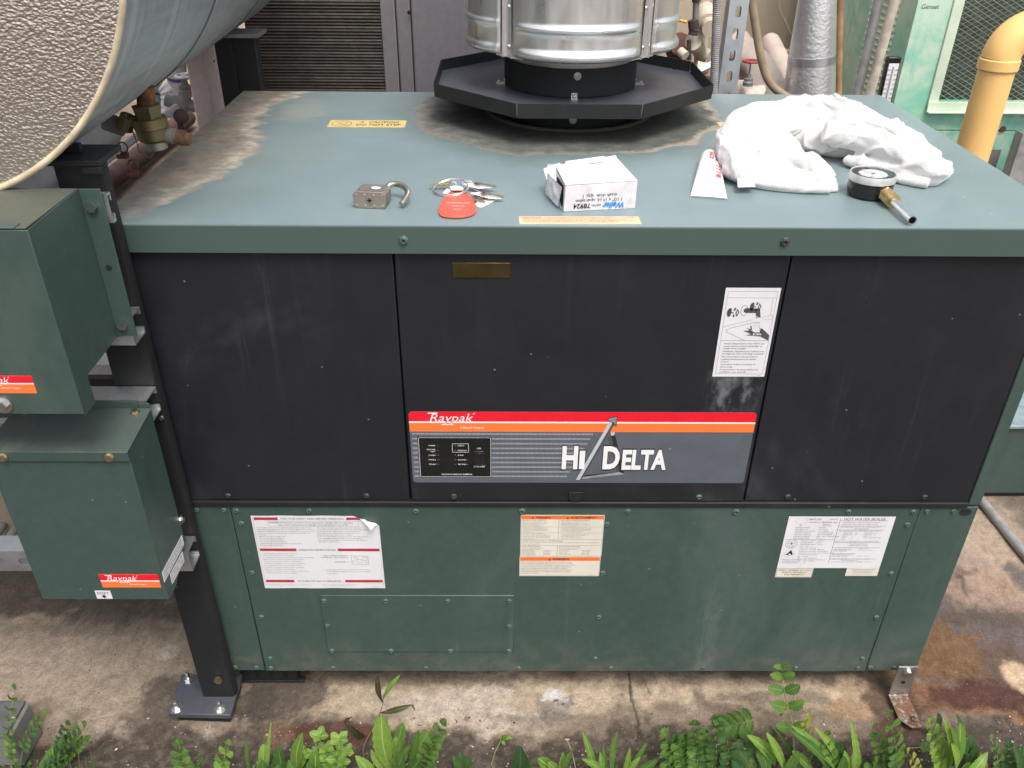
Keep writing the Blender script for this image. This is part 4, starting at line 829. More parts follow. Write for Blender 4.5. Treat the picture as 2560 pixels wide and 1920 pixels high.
p.lines(['Do not store or use gasoline or other', 'flammable, combustibles or corrosive', 'vapors or liquids in the vicinity of', 'this or any other appliance.'], .0045, -.0165, **k); p.lines(['Ne pas entreposer ni utiliser d\'essence ni', 'd\'autres vapeurs ou liquides', 'inflammables dans le voisinage de cet appareil', 'ou de tout autre appareil.'], .0725, -.0165, **k)
p.lines(['This appliance needs fresh air for safe', 'operation and must be installed so there', 'are provisions for adequate combustion', 'and ventilation air.'], .0045, -.0305, **k); p.lines(['Cet appareil doit \u00eatre aliment\u00e9 en air frais pour', 'fonctionner en toute s\u00e9curit\u00e9 et doit \u00eatre install\u00e9', 'de fa\u00e7on que la combustion et l\'alimentation en', 'air de ventilation soient ad\u00e9quates.'], .0725, -.0305, **k)
p.lines(['This appliance must be installed in', 'accordance with the National Fuel Gas', 'Code, ANSI Z223.1 and/or CAN/CGA B149', 'and with the requirements of the authority', 'having jurisdiction.'], .0045, -.0442, **k); p.lines(['Cet appareil doit \u00eatre install\u00e9 conform\u00e9ment', 'au National Fuel Gas Code, ANSI Z223.1', 'et/ou CAN/CGA B149, et aux', 'exigences de l\'autorit\u00e9 comp\u00e9tente.'], .0725, -.0450, **k)
p.t('California Proposition 65 Warning', .0035, -.0620, .0029, .072, 'print_dark'); p.t('This product contains chemicals known to the State of California to cause cancer, birth defects or', .0035, -.0658, .0020, .140, 'print_grey'); p.t('other reproductive harm.', .0035, -.0692, .0020, .033, 'print_grey')
p.t('FOR SERVICING', .0035, -.0755, .0027, .033, 'print_grey'); p.t('POUR ENTRETIEN', .0710, -.0755, .0027, .037, 'print_grey')
p.lines(['Provide a minimum unobstructed', 'clearance in front of appliance', 'MODEL NUMBERS', '0402 THROUGH 0902', 'HIGH CODE ONLY', 'ALL OTHER MODELS'], .0035, -.0790, **k); p.lines(['CLEARANCE', '24 INCHES', '48 INCHES', '24 INCHES'], .042, -.0852, **k); p.lines(['Pr\u00e9voir un minimum d\'espace libre', 'mesur\u00e9 en avant de l\'appareil', 'N\u00b0 DE MOD\u00c8LE', '0402 \u00c0 0902', 'HIGH CODE', 'TOUS LES AUTRES'], .0710, -.0790, **k); p.lines(['ESPACE LIBRE', '24 POUCES', '48 POUCES', '24 POUCES'], .112, -.0852, **k)
p.build(so_)
so_, T = sheet('lower_warning_label', (.6106, Yf-.0020, .3852), .1485, .0485, 'label_cream', rad=.0008); p = Print(T)
p.frame(.0012, -.0012, .1472, -.0472, .0003, 'print_grey'); p.bar(.0015, -.0098, .147, -.0015, M['warn_orange']); wtri(.0525, -.0088, .0056); p.t('WARNING', .0600, -.0084, .0055, .031, 'print_black', bold=.02, z=.0001)
p.lines(['Improper installation, adjustment, alteration, service or maintenance can', 'cause property damage, personal injury (exposure to hazardous materials)', 'or loss of life. Refer to the user\'s information manual provided with this boiler.', 'Installation and service must be performed by a qualified installer, service', 'agency or the gas supplier (who must read and follow the supplied', 'instructions before installing, servicing, or removing this boiler. This boiler', 'contains materials that have been identified as carcinogenic, or possibly', 'carcinogenic, to humans).'], .0035, -.0138, .0023, .00395, 'print_dark'); p.t('240933 REV 1', .128, -.0455, .0016, m='print_faint'); p.build(so_)

# rating plate
so_, T = sheet('rating_plate', (1.0875, Yf-.0020, .4820), .1903, .1240, 'label_white', rad=.0005); p = Print(T)
def hb(u, v): fv = (v-182)/(970-182); xl = 450+(262-450)*fv; xr = 2085+(1822-2085)*fv; return ((u-xl)/(xr-xl)*.1903, -fv*.1240)
x_ = .0925; p.line(x_, -.003, x_, -.110, .0006, 'print_dark'); p.line(.003, -.054, x_, -.054, .0006, 'print_dark')
for y_, xe in ((-.0095, .178), (-.0215, .178), (-.0310, .178), (-.0610, .178), (-.0735, .178), (-.1010, .178)): p.line(x_, y_, xe, y_, .0006, 'print_dark')
p.t('HOT WATER BOILER', .0990, -.0083, .0060, .0745, 'print_dark', shear=.1); p.t('NATL BD', .0370, -.0080, .0042, .0225, 'print_dark'); p.t('405371', .074, -.0078, .0036, .0135, 'print_grey'); p.t('CERTIFIED BY', .0370, -.0142, .0026, .0215, 'print_grey'); p.t('RAYPAK, INC', .0620, -.0150, .0042, .0275, 'print_dark'); p.lines(['OXNARD,', 'CALIFORNIA'], .063, -.0190, .0023, .0035, 'print_grey')
p.path([(.016, -.003), (.030, -.003), (.034, -.005), (.034, -.014), (.030, -.017), (.018, -.017), (.015, -.014), (.016, -.003)], .0003, 'print_faint'); p.t('H', .0225, -.0215, .0030, m='print_black', bold=.03)
rows = [('BURNER MODEL', 'H8-0902'), ('MFR SERIAL NO', '0710305371'), ('MAX RELIEF VALVE CAP', '1,000  LBS/HR'), ('HEATING SURFACE', '108  SQ FT  BOILER'), ('HEATING SURFACE', '    SQ FT  EXTERNAL'), ('HEATING SURFACE', 'ELEC  SQ FT  ADDITIONAL'), ('MAX WATER TEMP', '250 \u00b0F')]
for i, (a_, b_) in enumerate(rows): p.t(a_, .0165, -.0262-i*.00425, .0025, m='print_grey'); p.t(b_, .058, -.0262-i*.00425, .0025, m='print_grey')
for i, s_ in enumerate(['BTU/HR OUTPUT      737,900', 'BTU/HR INPUT       900,000', 'MIN BTU/HR INPUT   225,000', 'GAS    NAT', 'MODEL NO  H8-0902    3', 'CATEGORY I  BOILER  VERTICAL', 'CATEGORY III BOILER  HORIZONTAL', 'APPROVED FOR USE IN CITY OF NEW YORK', 'SUPERSEDING BUILDING', 'MEA  193-83-E', 'CRN     ASME SECTION IV', 'UNTIL RATED  AFTER COMBUSTION']): p.t(s_, .032, -.0585-i*.0042, .0024, m='print_grey')
p.ring(.0160, -.0645, .0105, .0105, .0006, 'print_grey'); p.ring(.0160, -.0645, .0070, .0070, .0004); 
for i in range(5): a_ = math.pi*2*i/5+.3; p.line(.016, -.0645, .016+.0075*math.cos(a_), -.0645+.0075*math.sin(a_), .0005)
p.ell(.0160, -.0635, .0014, .0020, 'print_dark'); p.t('TESTED', .0122, -.0735, .0018, m='print_grey')
p.ring(.0165, -.0885, .0100, .0095, .0003, 'print_faint'); p.poly([(.0155, -.0830), (.0185, -.0795), (.0215, -.0860), (.0225, -.0905), (.0165, -.0935), (.0105, -.0905), (.0125, -.0870)], 'print_black'); p.ell(.0168, -.0900, .0026, .0022, 'label_white', .0001); p.line(.0075, -.0895, .0255, -.0895, .0007, 'print_black')
p.lines(['ANSI Z21.13-2004 CSA 4.9', 'LOW PRESSURE BOILER     100  1/160-2.20', 'THERMAL EFFICIENCY       82%'], .006, -.1035, .0024, .0042, 'print_grey')
p.t('FOR EITHER DIRECT VENT INSTALLATION OR FOR', .098, -.0145, .0023, .068, 'print_grey'); p.t('INSTALLATION USING INDOOR COMBUSTION AIR', .098, -.0190, .0023, .064, 'print_grey'); p.t('FOR EITHER INDOOR OR OUTDOOR INSTALLATION', .097, -.0253, .0023, .072, 'print_grey'); p.t('MUST BE INSTALLED', .122, -.0292, .0023, .026, 'print_grey'); p.t('MIN. CLEARANCE FROM COMBUSTIBLE CONSTRUCTION', .096, -.0345, .0023, .075, 'print_grey')
p.lines(['WATER SIDE     24\"', 'OTHER SIDE     24\"', 'BACK            6\"', 'TOP             6\"', 'FLUE            6\"'], .104, -.0390, .0023, .0038, 'print_grey'); p.lines(['RIGHT SIDE   18\"', 'LEFT SIDE    24\"', 'BACK    6\"', 'TOP UNOBSTRUCTED'], .143, -.0390, .0023, .0038, 'print_grey'); p.t('FOR ALCOVE OR CLOSET INSTALLATION ON COMBUSTIBLE FLOORING', .095, -.0590, .0023, .078, 'print_grey')
p.t('FOR INSTALLATION ON', .122, -.0655, .0023, .032, 'print_grey'); p.t('COMBUSTIBLE FLOORING', .119, -.0695, .0023, .037, 'print_grey'); p.lines(['MAX. PERMISSIBLE GAS', 'SUPPLY PRESSURE', '', 'MIN. PERMISSIBLE GAS SUPPLY', 'PRESSURE FOR PURPOSE OF', 'INPUT ADJUSTMENT', '', 'MANIFOLD PRESSURE'], .0955, -.0790, .0023, .0033, 'print_grey')
p.lines(['NAT     LPG', '10.5 W.C.  13 W.C.', '', '', '', '7 W.C.   11 W.C.', '', '4.0 W.C.  10.5 W.C.'], .142, -.0765, .0023, .0037, 'print_grey'); p.t('ELECTRICAL RATING', .115, -.1055, .0023, .029, 'print_grey'); p.t('120 VOLTS 60 HZ LESS THAN 12 AMPERES   60 HZ 1PH', .098, -.1095, .0023, .075, 'print_grey'); p.build(so_)
so_, T = sheet('efficiency_label', (1.0875, Yf-.0018, .3575), .0685, .0235, 'label_cream'); p = Print(T); p.frame(.0012, -.0012, .0673, -.0222, .0005, 'print_dark'); p.t('MEETS ASHRAE 90.1-2001', .0345, -.0070, .0036, .060, 'print_dark', align='C'); p.t('ENERGY EFFICIENCY', .0345, -.0125, .0036, .046, 'print_dark', align='C'); p.t('REQUIREMENTS', .0345, -.0180, .0036, .036, 'print_dark', align='C'); p.build(so_)
so_, T = sheet('compliance_label', (1.2180, Yf-.0018, .3575), .0600, .0195, 'label_cream'); p = Print(T)
for i, s_ in enumerate(['Complies with SCAQMD Rule', '1146.2 when installed and', 'operated according to the', 'manufacturer\'s instructions']): p.t(s_, .030, -.0042-i*.0041, .0026, m='print_faint' if i == 3 else 'print_grey', align='C')
p.build(so_)
# labels on the top
def topsheet(name, P4, mat):      # corners TL TR BR BL in xy
    z = H+.0005; o = np.array(P4[3]); ux = np.array(P4[2])-o; uy = np.array(P4[0])-o; w_, h_ = np.hypot(*ux), np.hypot(*uy)
    return sheet(name, (P4[0][0], P4[0][1], z), w_, h_, mat, ux=(ux[0], ux[1], 0), uy=(uy[0], uy[1], 0))+(w_, h_)
so_, T, w_, h_ = topsheet('caution_label', [(.237, .562), (.386, .563), (.389, .513), (.239, .512)], 'yellow_label'); p = Print(T, .0003)
p.t('CAUTION', .077, -.021, .0125, .058, 'print_black', bold=.01); p.t('DO NOT STEP', .055, -.040, .0125, .086, 'print_black', bold=.01); p.path([(.060, -.021), (.064, -.008), (.068, -.021), (.060, -.021)], .0008, 'print_dark'); p.bar(.0635, -.0185, .0645, -.0125, 'print_dark')
p.ring(.025, -.026, .019, .020, .0011, 'print_dark', 30); p.path([(.012, -.033), (.020, -.030), (.024, -.016), (.030, -.014), (.036, -.020), (.034, -.028), (.026, -.036), (.018, -.036)], .0009, 'print_dark'); p.line(.012, -.012, .038, -.040, .0009, 'print_dark'); p.build(so_)
so_, T, w_, h_ = topsheet('front_caution_label', [(.602, .037), (.775, .036), (.7755, .009), (.601, .007)], 'peach_label'); p = Print(T, .0003)
p.t('CAUTION:', .004, -.0070, .0044, .029, 'orange_print', bold=.02); p.t('THIS APPLIANCE MUST BE OPERATED WITH ITS TOP AND', .036, -.0070, .0036, .132, 'orange_print')
for i, s_ in enumerate(['AND PANELS IN PLACE. BURNS OR INJURY MAY RESULT FROM CONTACT', 'WITH HOT SURFACES. THE TOP MUST BE KEPT CLEAR OF ALL OBJECTS WHEN THE', 'UNIT IS RUNNING. REFER SERVICING TO QUALIFIED PERSONNEL.']): p.t(s_, .006, -.0125-.0055*i, .0034, (.150, .16, .138)[i], 'orange_print')
p.build(so_)
so_, T, w_, h_ = topsheet('second_caution_label', [(1.003, .564), (1.150, .564), (1.152, .514), (1.005, .514)], 'peach_label'); p = Print(T, .0003); p.ring(.028, -.026, .019, .020, .0011, 'print_dark', 30); p.t('CAUTION', .077, -.021, .0125, .058, 'print_black'); p.t('DO NOT STEP', .055, -.040, .0125, .086, 'print_black'); p.build(so_)
# seismic bracket, bolted to cabinet and floor
br = thing('anchor_bracket', (1.395, 0, 0), 'galvanised angled bracket with rusty foot bolting the right front corner down', 'bracket')
def rust_galv():
    t = NT('rusting_galvanised'); x, y_, z = t.xyz(); n = t.noise(90, 6, .7); f = t.math('MULTIPLY', t.step(z, .05, .012), t.step(n, .34, .52))
    c = t.mix(f, t.mix(t.noise(50, 4), (.34, .35, .35), (.48, .48, .47)), (.16, .075, .035)); t.bump(n, .4, .002)
    return t.out(c, t.lin(f, 0, 1, .35, .85), t.lin(f, 0, 1, .85, 0))
M['rust_galv'] = rust_galv()
mb = MB(); q = .0035
pr_ = [(.0005, .101), (.0005, .018), (-.004, .012), (-.062, .010)]      # (y,z) profile
x0, x1 = 1.3735, 1.4135
def off(pr, d): return [(pr[0][0]-d, pr[0][1]), (pr[1][0]-d, pr[1][1]+.000), (pr[2][0]-d*.6, pr[2][1]+d*.8), (pr[3][0], pr[3][1]+d)]
A_, B_ = pr_, off(pr_, q)
for i in range(3): mb.add([(x0, *A_[i]), (x1, *A_[i]), (x1, *A_[i+1]), (x0, *A_[i+1]), (x0, *B_[i]), (x1, *B_[i]), (x1, *B_[i+1]), (x0, *B_[i+1])], [(0, 1, 2, 3), (7, 6, 5, 4), (0, 4, 5, 1), (3, 2, 6, 7), (0, 3, 7, 4), (1, 5, 6, 2)])
mb.add([(x0+.004, -.0621, .0102), (x1, -.0621, .0102), (x1-.002, -.078, .0102), (x1-.022, -.078, .0102), (x0+.004, -.0621, .0135), (x1, -.0621, .0135), (x1-.002, -.078, .0135), (x1-.022, -.078, .0135)], [(0, 1, 2, 3), (7, 6, 5, 4), (0, 4, 5, 1), (3, 2, 6, 7), (0, 3, 7, 4), (1, 5, 6, 2)])
mb.build('bracket_plate', 'rust_galv', br, recalc=True, bevel=.0006)
def hexbolt(mb, T, r=.006, h=.005, wash=.009, stud=0, mi=0):
    if wash: mb.lathe([(.001, 0), (wash, 0), (wash, .0014), (.001, .0014)], n=24, mi=mi, T=T)
    mb.prism([(r*math.cos(R(60*i)), r*math.sin(R(60*i))) for i in range(6)], .0014, .0014+h, mi, T)
    if stud: mb.lathe([(0, .001), (r*.5, .001), (r*.5, h+stud), (r*.4, h+stud+.001), (0, h+stud+.001)], n=12, mi=mi, T=T)
TX = Matrix.Rotation(R(90), 4, 'X')
mb = MB(); hexbolt(mb, Matrix.Translation((1.3955, -.0035, .086)) @ TX, .0065, .005, .0115); mb.build('bolt', 'zinc', br, 40)
mb = MB(); hexbolt(mb, Matrix.Translation((1.402, -.062, .0136)) @ Matrix.Rotation(.3, 4, 'Z'), .007, .006, .011, .008); mb.build('bolt', 'rust_galv', br, 40)
for zz in (.055,): mb = MB(); mb.lathe([(0, 0), (.0048, 0), (.0046, .0002), (0, .0002)], n=16, T=Matrix.Translation((1.3935, -.0031, zz)) @ TX); mb.build('hole', 'dark_inside', br)
mb = MB(); mb.lathe([(0, 0), (.008, 0), (.0075, .0003), (0, .0003)], n=16, T=Matrix.Translation((1.394, -.022, .0137))); mb.build('hole', plain('rust_patch', (.06, .028, .016), .9), br)

# ================================================================ FLUE STACK
st = thing('flue_stack', (FC[0], FC[1], H), 'shiny steel flue with black collar and octagonal drip tray standing on the boiler', 'flue')
cx, cy = FC
mb = MB(); mb.tube([(cx, cy, .93), (cx, cy, 1.0795)], .132, 56); mb.build('lower_collar', 'black_steel', st, 60)
mb = MB(); mb.tube([(cx, cy, 1.0825), (cx, cy, 1.134)], .1335, 56); mb.build('collar', 'black_steel', st, 60, bevel=.0008)
mb = MB(); mb.tube([(cx, cy, 1.0835), (cx, cy, 1.175)], .128, 56); mb.build('inner_pipe', metal('dull_stainless', (.55, .52, .49), .35, streak=.15), st, 60)
zt, zb_ = 1.1030, 1.0805; s_ = .1105; O = [(s_, -.2665), (.2665, -s_), (.2665, s_), (s_, .2665), (-s_, .2665), (-.2665, s_), (-.2665, -s_), (-s_, -.2665)]
O = [(cx+x, cy+y_) for x, y_ in O]
MB().prism(O, zb_-.001, zb_+.001).build('tray_floor', 'tray', st)
for i in range(8):
    a, b_ = np.array(O[i]), np.array(O[(i+1) % 8]); c0 = np.array((cx, cy)); e = (b_-a)/np.linalg.norm(b_-a); nn = np.array((e[1], -e[0])); nn = nn if nn @ ((a+b_)/2-c0) > 0 else -nn; a2, b2 = a+e*.0008, b_-e*.0008; ti = .0014
    mb = MB(); lo = [tuple(a2)+(zb_-.003,), tuple(b2)+(zb_-.003,), tuple(b2-nn*ti)+(zb_-.003,), tuple(a2-nn*ti)+(zb_-.003,)]; k_ = .0015
    hi = [tuple(a2+nn*k_)+(zt,), tuple(b2+nn*k_)+(zt,), tuple(b2+nn*(k_-ti))+(zt,), tuple(a2+nn*(k_-ti))+(zt,)]
    lo = [(x+nn[0]*.0016, y_+nn[1]*.0016, z_) for x, y_, z_ in lo]; hi = [(x+nn[0]*.0016, y_+nn[1]*.0016, z_) for x, y_, z_ in hi]
    mb.add(lo+hi, [(0, 3, 2, 1), (4, 5, 6, 7), (0, 1, 5, 4), (1, 2, 6, 5), (2, 3, 7, 6), (3, 0, 4, 7)]); mb.build('tray_side', M['black_steel'], st, recalc=True)
def sidebolt(a_deg, r, z, r_=.0052, mat='zinc', k=.0035):
    a_ = R(a_deg); T = Matrix.Translation((cx+r*math.cos(a_), cy+r*math.sin(a_), z)) @ Matrix.Rotation(a_, 4, 'Z') @ Matrix.Rotation(R(90), 4, 'Y')
    mb = MB(); hexbolt(mb, T, r_, k, r_*1.4); mb.build('bolt', mat, st, 40)
sidebolt(-88, .1335, 1.122); sidebolt(-90, .132, 1.040); 
for a_ in (-90, 180+4, -4):
    q = (cx+.145*math.cos(R(a_)), cy+.145*math.sin(R(a_)))
    mb = MB(); T = Matrix.Translation((q[0], q[1], zb_+.001)) @ Matrix.Rotation(R(a_), 4, 'Z'); mb.box((-.012, -.006, 0), (.006, .006, .0015), 0, T); mb.box((-.0115, -.006, .0015), (-.0100, .006, .010), 0, T); hexbolt(mb, Matrix.Translation((q[0], q[1], zb_+.0025)), .004, .003, 0); mb.build('clip', 'zinc', st, 40)
# four bulging jacket panels with pressed beads
def lobe(a0, name='jacket_panel'):
    mb = MB(); half = 40; nseg = 30; zz = [1.158, 1.1605, 1.165, 1.170, 1.174, 1.177, 1.181, 1.195, 1.2035, 1.2065, 1.210, 1.214, 1.2175, 1.2205, 1.225, 1.30, 1.60, 2.10]
    bead = {1.158: .000, 1.1605: .0035, 1.165: .0062, 1.170: .0055, 1.174: .003, 1.177: .0005, 1.2065: .0015, 1.210: .0045, 1.214: .0045, 1.2175: .0015}
    rows = []
    for z in zz:
        row = []
        for i in range(nseg+1):
            f = i/nseg; a_ = R(a0-half+2*half*f); edge = max(0, abs(f-.5)*2-.80)/.20; r = .206+bead.get(z, 0)*(1-edge)
            r_ = r*math.cos(math.pi/4*.0)+0; row.append((r, a_))
        # each lobe is a shallower arc: centre pushed in, own radius
        rows.append((z, row))
    # own arc: chord ends at radius .180, crown at .206
    V = []
    for z, row in rows:
        for i, (r, a_) in enumerate(row):
            f = (i/nseg-.5)*2; rr = .2055-.0215*abs(f)**2.6+(r-.206); V.append((cx+rr*math.cos(a_), cy+rr*math.sin(a_), z))
    n1 = nseg+1; F_ = [(j*n1+i, j*n1+i+1, (j+1)*n1+i+1, (j+1)*n1+i) for j in range(len(zz)-1) for i in range(nseg)]
    mb.add(V, F_); o = mb.build(name, 'stainless', st, 50, recalc=True); so2 = o.modifiers.new('th', 'SOLIDIFY'); so2.thickness = .001; so2.offset = -1
for a0 in (-90, 0, 90, 180): lobe(a0)
for a0 in (-135, -45, 45, 135):      # recessed joint strips with rivets
    mb = MB(); T = Matrix.Translation((cx, cy, 0)) @ Matrix.Rotation(R(a0), 4, 'Z'); mb.box((.1752, -.034, 1.153), (.1766, .034, 2.1), 0, T); mb.box((.176, -.0125, 1.153), (.1835, -.0111, 2.1), 0, T); mb.box((.176, .0111, 1.153), (.1835, .0125, 2.1), 0, T); mb.build('joint_strip', 'stainless', st)
    for z in (1.172, 1.240, 1.32):
        mb = MB(); mb.lathe([(0, 0), (.0042, 0), (.0036, .0016), (0, .0024)], n=14, T=T @ Matrix.Translation((.1767, 0, z)) @ Matrix.Rotation(R(90), 4, 'Y')); mb.build('rivet', 'zinc', st, 60)
mb = MB(); mb.tube([(cx, cy, 1.156), (cx, cy, 2.1)], .170, 48, caps=False); mb.build('liner', 'stainless', st, 60)
mb = MB(); mb.tube([(cx, cy, 1.155), (cx, cy, 1.1565)], [.175, .175], 48); mb.build('liner_base', 'stainless', st, 60)

# ================================================================ TANK AND STAND
tk = thing('storage_tank', (-.15, .5, 1.43), 'large horizontal tank in weathered aluminium jacket with a hammered foil end', 'tank')
y0 = -.07; rim = [(310, 0), (305, 67), (287, 145), (257, 226), (216, 294), (162, 365), (84, 432), (0, 471)]
Pm = np.array([PY(u, v, y0) for u, v in rim]); A = np.c_[2*Pm[:, 0], 2*Pm[:, 2], np.ones(len(Pm))]; s_ = np.linalg.lstsq(A, Pm[:, 0]**2+Pm[:, 2]**2, rcond=None)[0]
tx_, tz = s_[0], s_[1]; tr = math.sqrt(s_[2]+tx_**2+tz**2)
def TP(yy, r_, a_): k = 1-.030*(yy-y0); return (tx_-.012*(yy-y0)+r_*k*math.cos(a_), yy, tz+r_*k*math.sin(a_))
mb = MB(); mb.grid(lambda u, v: TP(y0+.002+v*1.15, tr, 2*math.pi*u), 96, 24, cu=True); mb.build('jacket', 'jacket', tk, 80)
ysm = .36
for yy in (ysm, .80): mb = MB(); mb.grid(lambda u, v: TP(yy+v*.010, tr+(.0022 if .1 < v < .9 else -.0008), 2*math.pi*u), 96, 5, cu=True); mb.build('seam_band', plain('dark_seam_band', (.10, .11, .115), .5), tk, 80)
mb = MB(); mb.grid(lambda u, v: TP(y0-.001-.010*(1-(v)**2), tr*v*.985, 2*math.pi*u), 96, 24, cu=True); mb.build('end_cap', 'endcap', tk, 80)
mb = MB(); mb.tube([TP(y0-.001, tr-.001, a_) for a_ in np.linspace(0, 2*math.pi, 96, endpoint=False)], .0042, 10, closed=True); mb.build('sealed_rim', 'mastic', tk, 80)
# stand
sd_ = thing('tank_stand', (0, 0, 0), 'black steel leg with bolted base plate holding the tank at the left front', 'stand')
mb = MB(); prf = [(-.0215, -.020), (.034, -.020), (.040, -.018), (.0435, -.0125), (.044, -.004), (.036, -.004), (.034, -.012), (-.0135, -.012), (-.0135, .050), (-.0215, .050)]
mb.prism(prf, .0325, 1.118); mb.build('leg', 'black_steel', sd_, 30, recalc=True)
a = PZ(454, 1684, .032); b1 = PZ(419, 1784, .032); c1 = PZ(576, 1788, .032); d1 = PZ(606, 1684, .032)
MB().prism([tuple(q[:2]) for q in (b1, c1, d1, a)], .020, .032).build('base_plate', 'tray', sd_, bevel=.0015)
MB().prism([(b1[0]+.014, b1[1]+.007), (c1[0]-.006, c1[1]+.007), (c1[0]-.006, .03), (b1[0]+.014, .03)], .0, .0195).build('shim_pad', 'pad_rubber', sd_, bevel=.003)
def nut(name, x, y_, z, par, r=.0085, mat='zinc', stud=.012, **k): mb = MB(); hexbolt(mb, Matrix.Translation((x, y_, z)) @ Matrix.Rotation(random.random(), 4, 'Z'), r, .007, r*1.5, stud); return mb.build(name, mat, par, 40)
for u, v in ((471, 1697), (441, 1770), (550, 1771)): q = PZ(u, v, .034); nut('anchor_bolt', q[0], q[1], .0322, sd_)
mb = MB(); q = PY(547, 1696, -.021); hexbolt(mb, Matrix.Translation(q) @ TX, .0085, .006, 0); mb.build('bolt', 'yellow_zinc', sd_, 40)
mb = MB(); mb.box((-.034, -.032, 1.1185), (.046, .045, 1.1265)); mb.box((.020, -.032, 1.108), (.046, -.026, 1.118)); mb.build('cap_plate', 'black_steel', sd_, bevel=.0015)
mb = MB(); mb.box((-.034, .0, 1.127), (.010, .008, 1.140)); mb.build('saddle', 'black_steel', sd_, bevel=.001)
q = MB(); q.lathe([(0, 0), (.0045, 0), (.004, .002), (0, .003)], n=12, T=Matrix.Translation((.037, -.0205, .71)) @ TX); q.build('rivet', 'zinc', sd_, 50)
rs = thing('rear_tank_stand', (0, .87, 0), 'black steel rear leg under the tank beside the dark finned coil', 'stand')
a = PY(556, 111, .87); b_ = PY(640, 111, .87); MB().box((a[0]-.01, .868, 0), (b_[0], .90, 1.128)).build('leg', 'black_steel', rs, bevel=.003); MB().box((a[0]-.016, .862, 0), (a[0]+.022, .8675, 1.128)).build('leg_flange', 'black_steel', rs, bevel=.001)
MB().box((a[0]-.02, .85, 1.129), (b_[0]+.012, .93, 1.137)).build('cap_plate', 'grey_pipe', rs, bevel=.001)

# galvanised struts fixed across the leg
def hstrut(x0, x1, z0, z1, y_=-.0615, name='strut', d=.0405, **k):      # open channel facing the camera, running along X
    h_ = z1-z0; mb = MB(); t_ = .0025; T = Matrix(((0, 0, 1, 0), (0, 1, 0, y_), (-1, 0, 0, (z0+z1)/2), (0, 0, 0, 1))); n_ = int((x1-x0)/.0508)
    for i in range(n_): slot_cell(mb, 0, x1-.0508*(i+.5), h_, .0508, .014, .028, T)
    mb.box((x1-.0508*n_, y_+.0001, z1-t_), (x1, y_+d, z1)); mb.box((x1-.0508*n_, y_+.0001, z0), (x1, y_+d, z0+t_)); mb.box((x1-.0508*n_, y_+d-t_, z1-.011), (x1, y_+d, z1-t_-.0001)); mb.box((x1-.0508*n_, y_+d-t_, z0+t_+.0001), (x1, y_+d, z0+.011))
    return mb.build(name, 'galv', **k, bevel=.0008)
for zz0, zz1, x1, lab in ((1.052, 1.092, .0605, 'topmost short galvanised channel clipped behind the upper green box flange'), (.865, .908, .047, 'galvanised channel end showing below the right flange of the upper green box'), (.727, .770, .041, 'long galvanised channel running across the gap between the two green boxes'), (.418, .463, .044, 'galvanised channel end beside the bottom right of the lower green box')):
    o = hstrut(-.42, x1, zz0, zz1, parent=None, d=.009 if zz0 > 1 else .0395); o['label'] = lab; o['category'] = 'metal channel'; o['group'] = 'galvanised channels across the tank leg'

# ---------------- upper control box
ub = thing('upper_control_box', (-.1, -.13, .95), 'upper green sheet metal control box cut by the left edge of the photo', 'control box')
xr = .0275; yb, yf = -.0655, -.205; zt0, zt1 = 1.100, 1.096
dl = [(yf, 1.098), (yb, 1.100), (yb, .883), (-.172, .8775+.004), (-.172, .838), (yf+.001, .838)]
mb = MB(); mb.add([(xr, *q) for q in dl]+[(xr-.0015, *q) for q in dl], [tuple(range(6)), tuple(reversed(range(6, 12)))]+[(i, i+6, (i+1) % 6+6, (i+1) % 6) for i in range(6)]); mb.build('side_panel', 'green_box', ub, recalc=True)
mb = MB(); mb.box((-.42, yf-.0015, .842), (xr+.0012, yf, 1.0985)); mb.build('front_panel', 'green_box', ub, bevel=.0012)
M['box_top'] = painted('dusty_green_box_top', (.075, .085, .068), .6, .85, (.19, .155, .11))
mb = MB(); mb.box((-.42, yf+.0005, 1.0990), (xr-.002, yb, 1.1005)); mb.build('top_panel', 'box_top', ub)
mb = MB(); mb.box((-.42, yf-.0018, 1.0992), (xr-.014, yf+.014, 1.1022)); mb.build('top_lip', 'green_box', ub, bevel=.0008)
mb = MB(); mb.box((-.42, yb-.0005, .884), (xr-.0018, yb+.001, 1.099)); mb.build('back_panel', 'green_box', ub)
mb = MB(); mb.box((xr+.0001, yb-.0016, .8835), (.0555, yb, 1.1005)); mb.build('flange', 'green_box', ub, bevel=.0006)
for u, v in ((231, 516), (307, 811)): q = PY(u, v, yb-.0017); mb = MB(); hexbolt(mb, Matrix.Translation(q) @ TX, .0072, .0045, 0); mb.build('bolt', 'zinc', ub, 40)
q = PY(272, 670, yb-.0017); mb = MB(); mb.lathe([(0, 0), (.0042, 0), (.004, .0002), (0, .0002)], n=16, T=Matrix.Translation(q) @ TX); mb.build('bolt_hole', 'dark_inside', ub)
q = PY(8, 1005, yf-.002); mb = MB(); hexbolt(mb, Matrix.Translation((q[0]-.002, q[1], q[2]-.004)) @ TX, .0085, .006, .013); mb.build('bolt', 'zinc', ub, 40)
tl = PY(74, 940, yf-.0022); tr_ = PY(90, 986, yf-.0022)
so_, T = sheet('brand_sticker', (tl[0]-.100, yf-.0020, tl[2]), .102, .0265, 'orange', parent=ub, th=.0003); p = Print(T)
p.bar(0, -.0112, .102, 0, 'red'); p.bar(0, -.0126, .102, -.0107, 'white', .0001); brand(p, .0285, -.0110, .80); p.bar(.042, -.0150, .060, -.0138, 'white', .0001); p.build(so_)
# mounting tab strip beneath (fixed to the strut)
mb = MB(); mb.box((xr+.002, -.0672, .741), (.047, -.0657, .768)); mb.box((-.34, -.0672, .741), (xr+.0015, -.0657, .772)); 
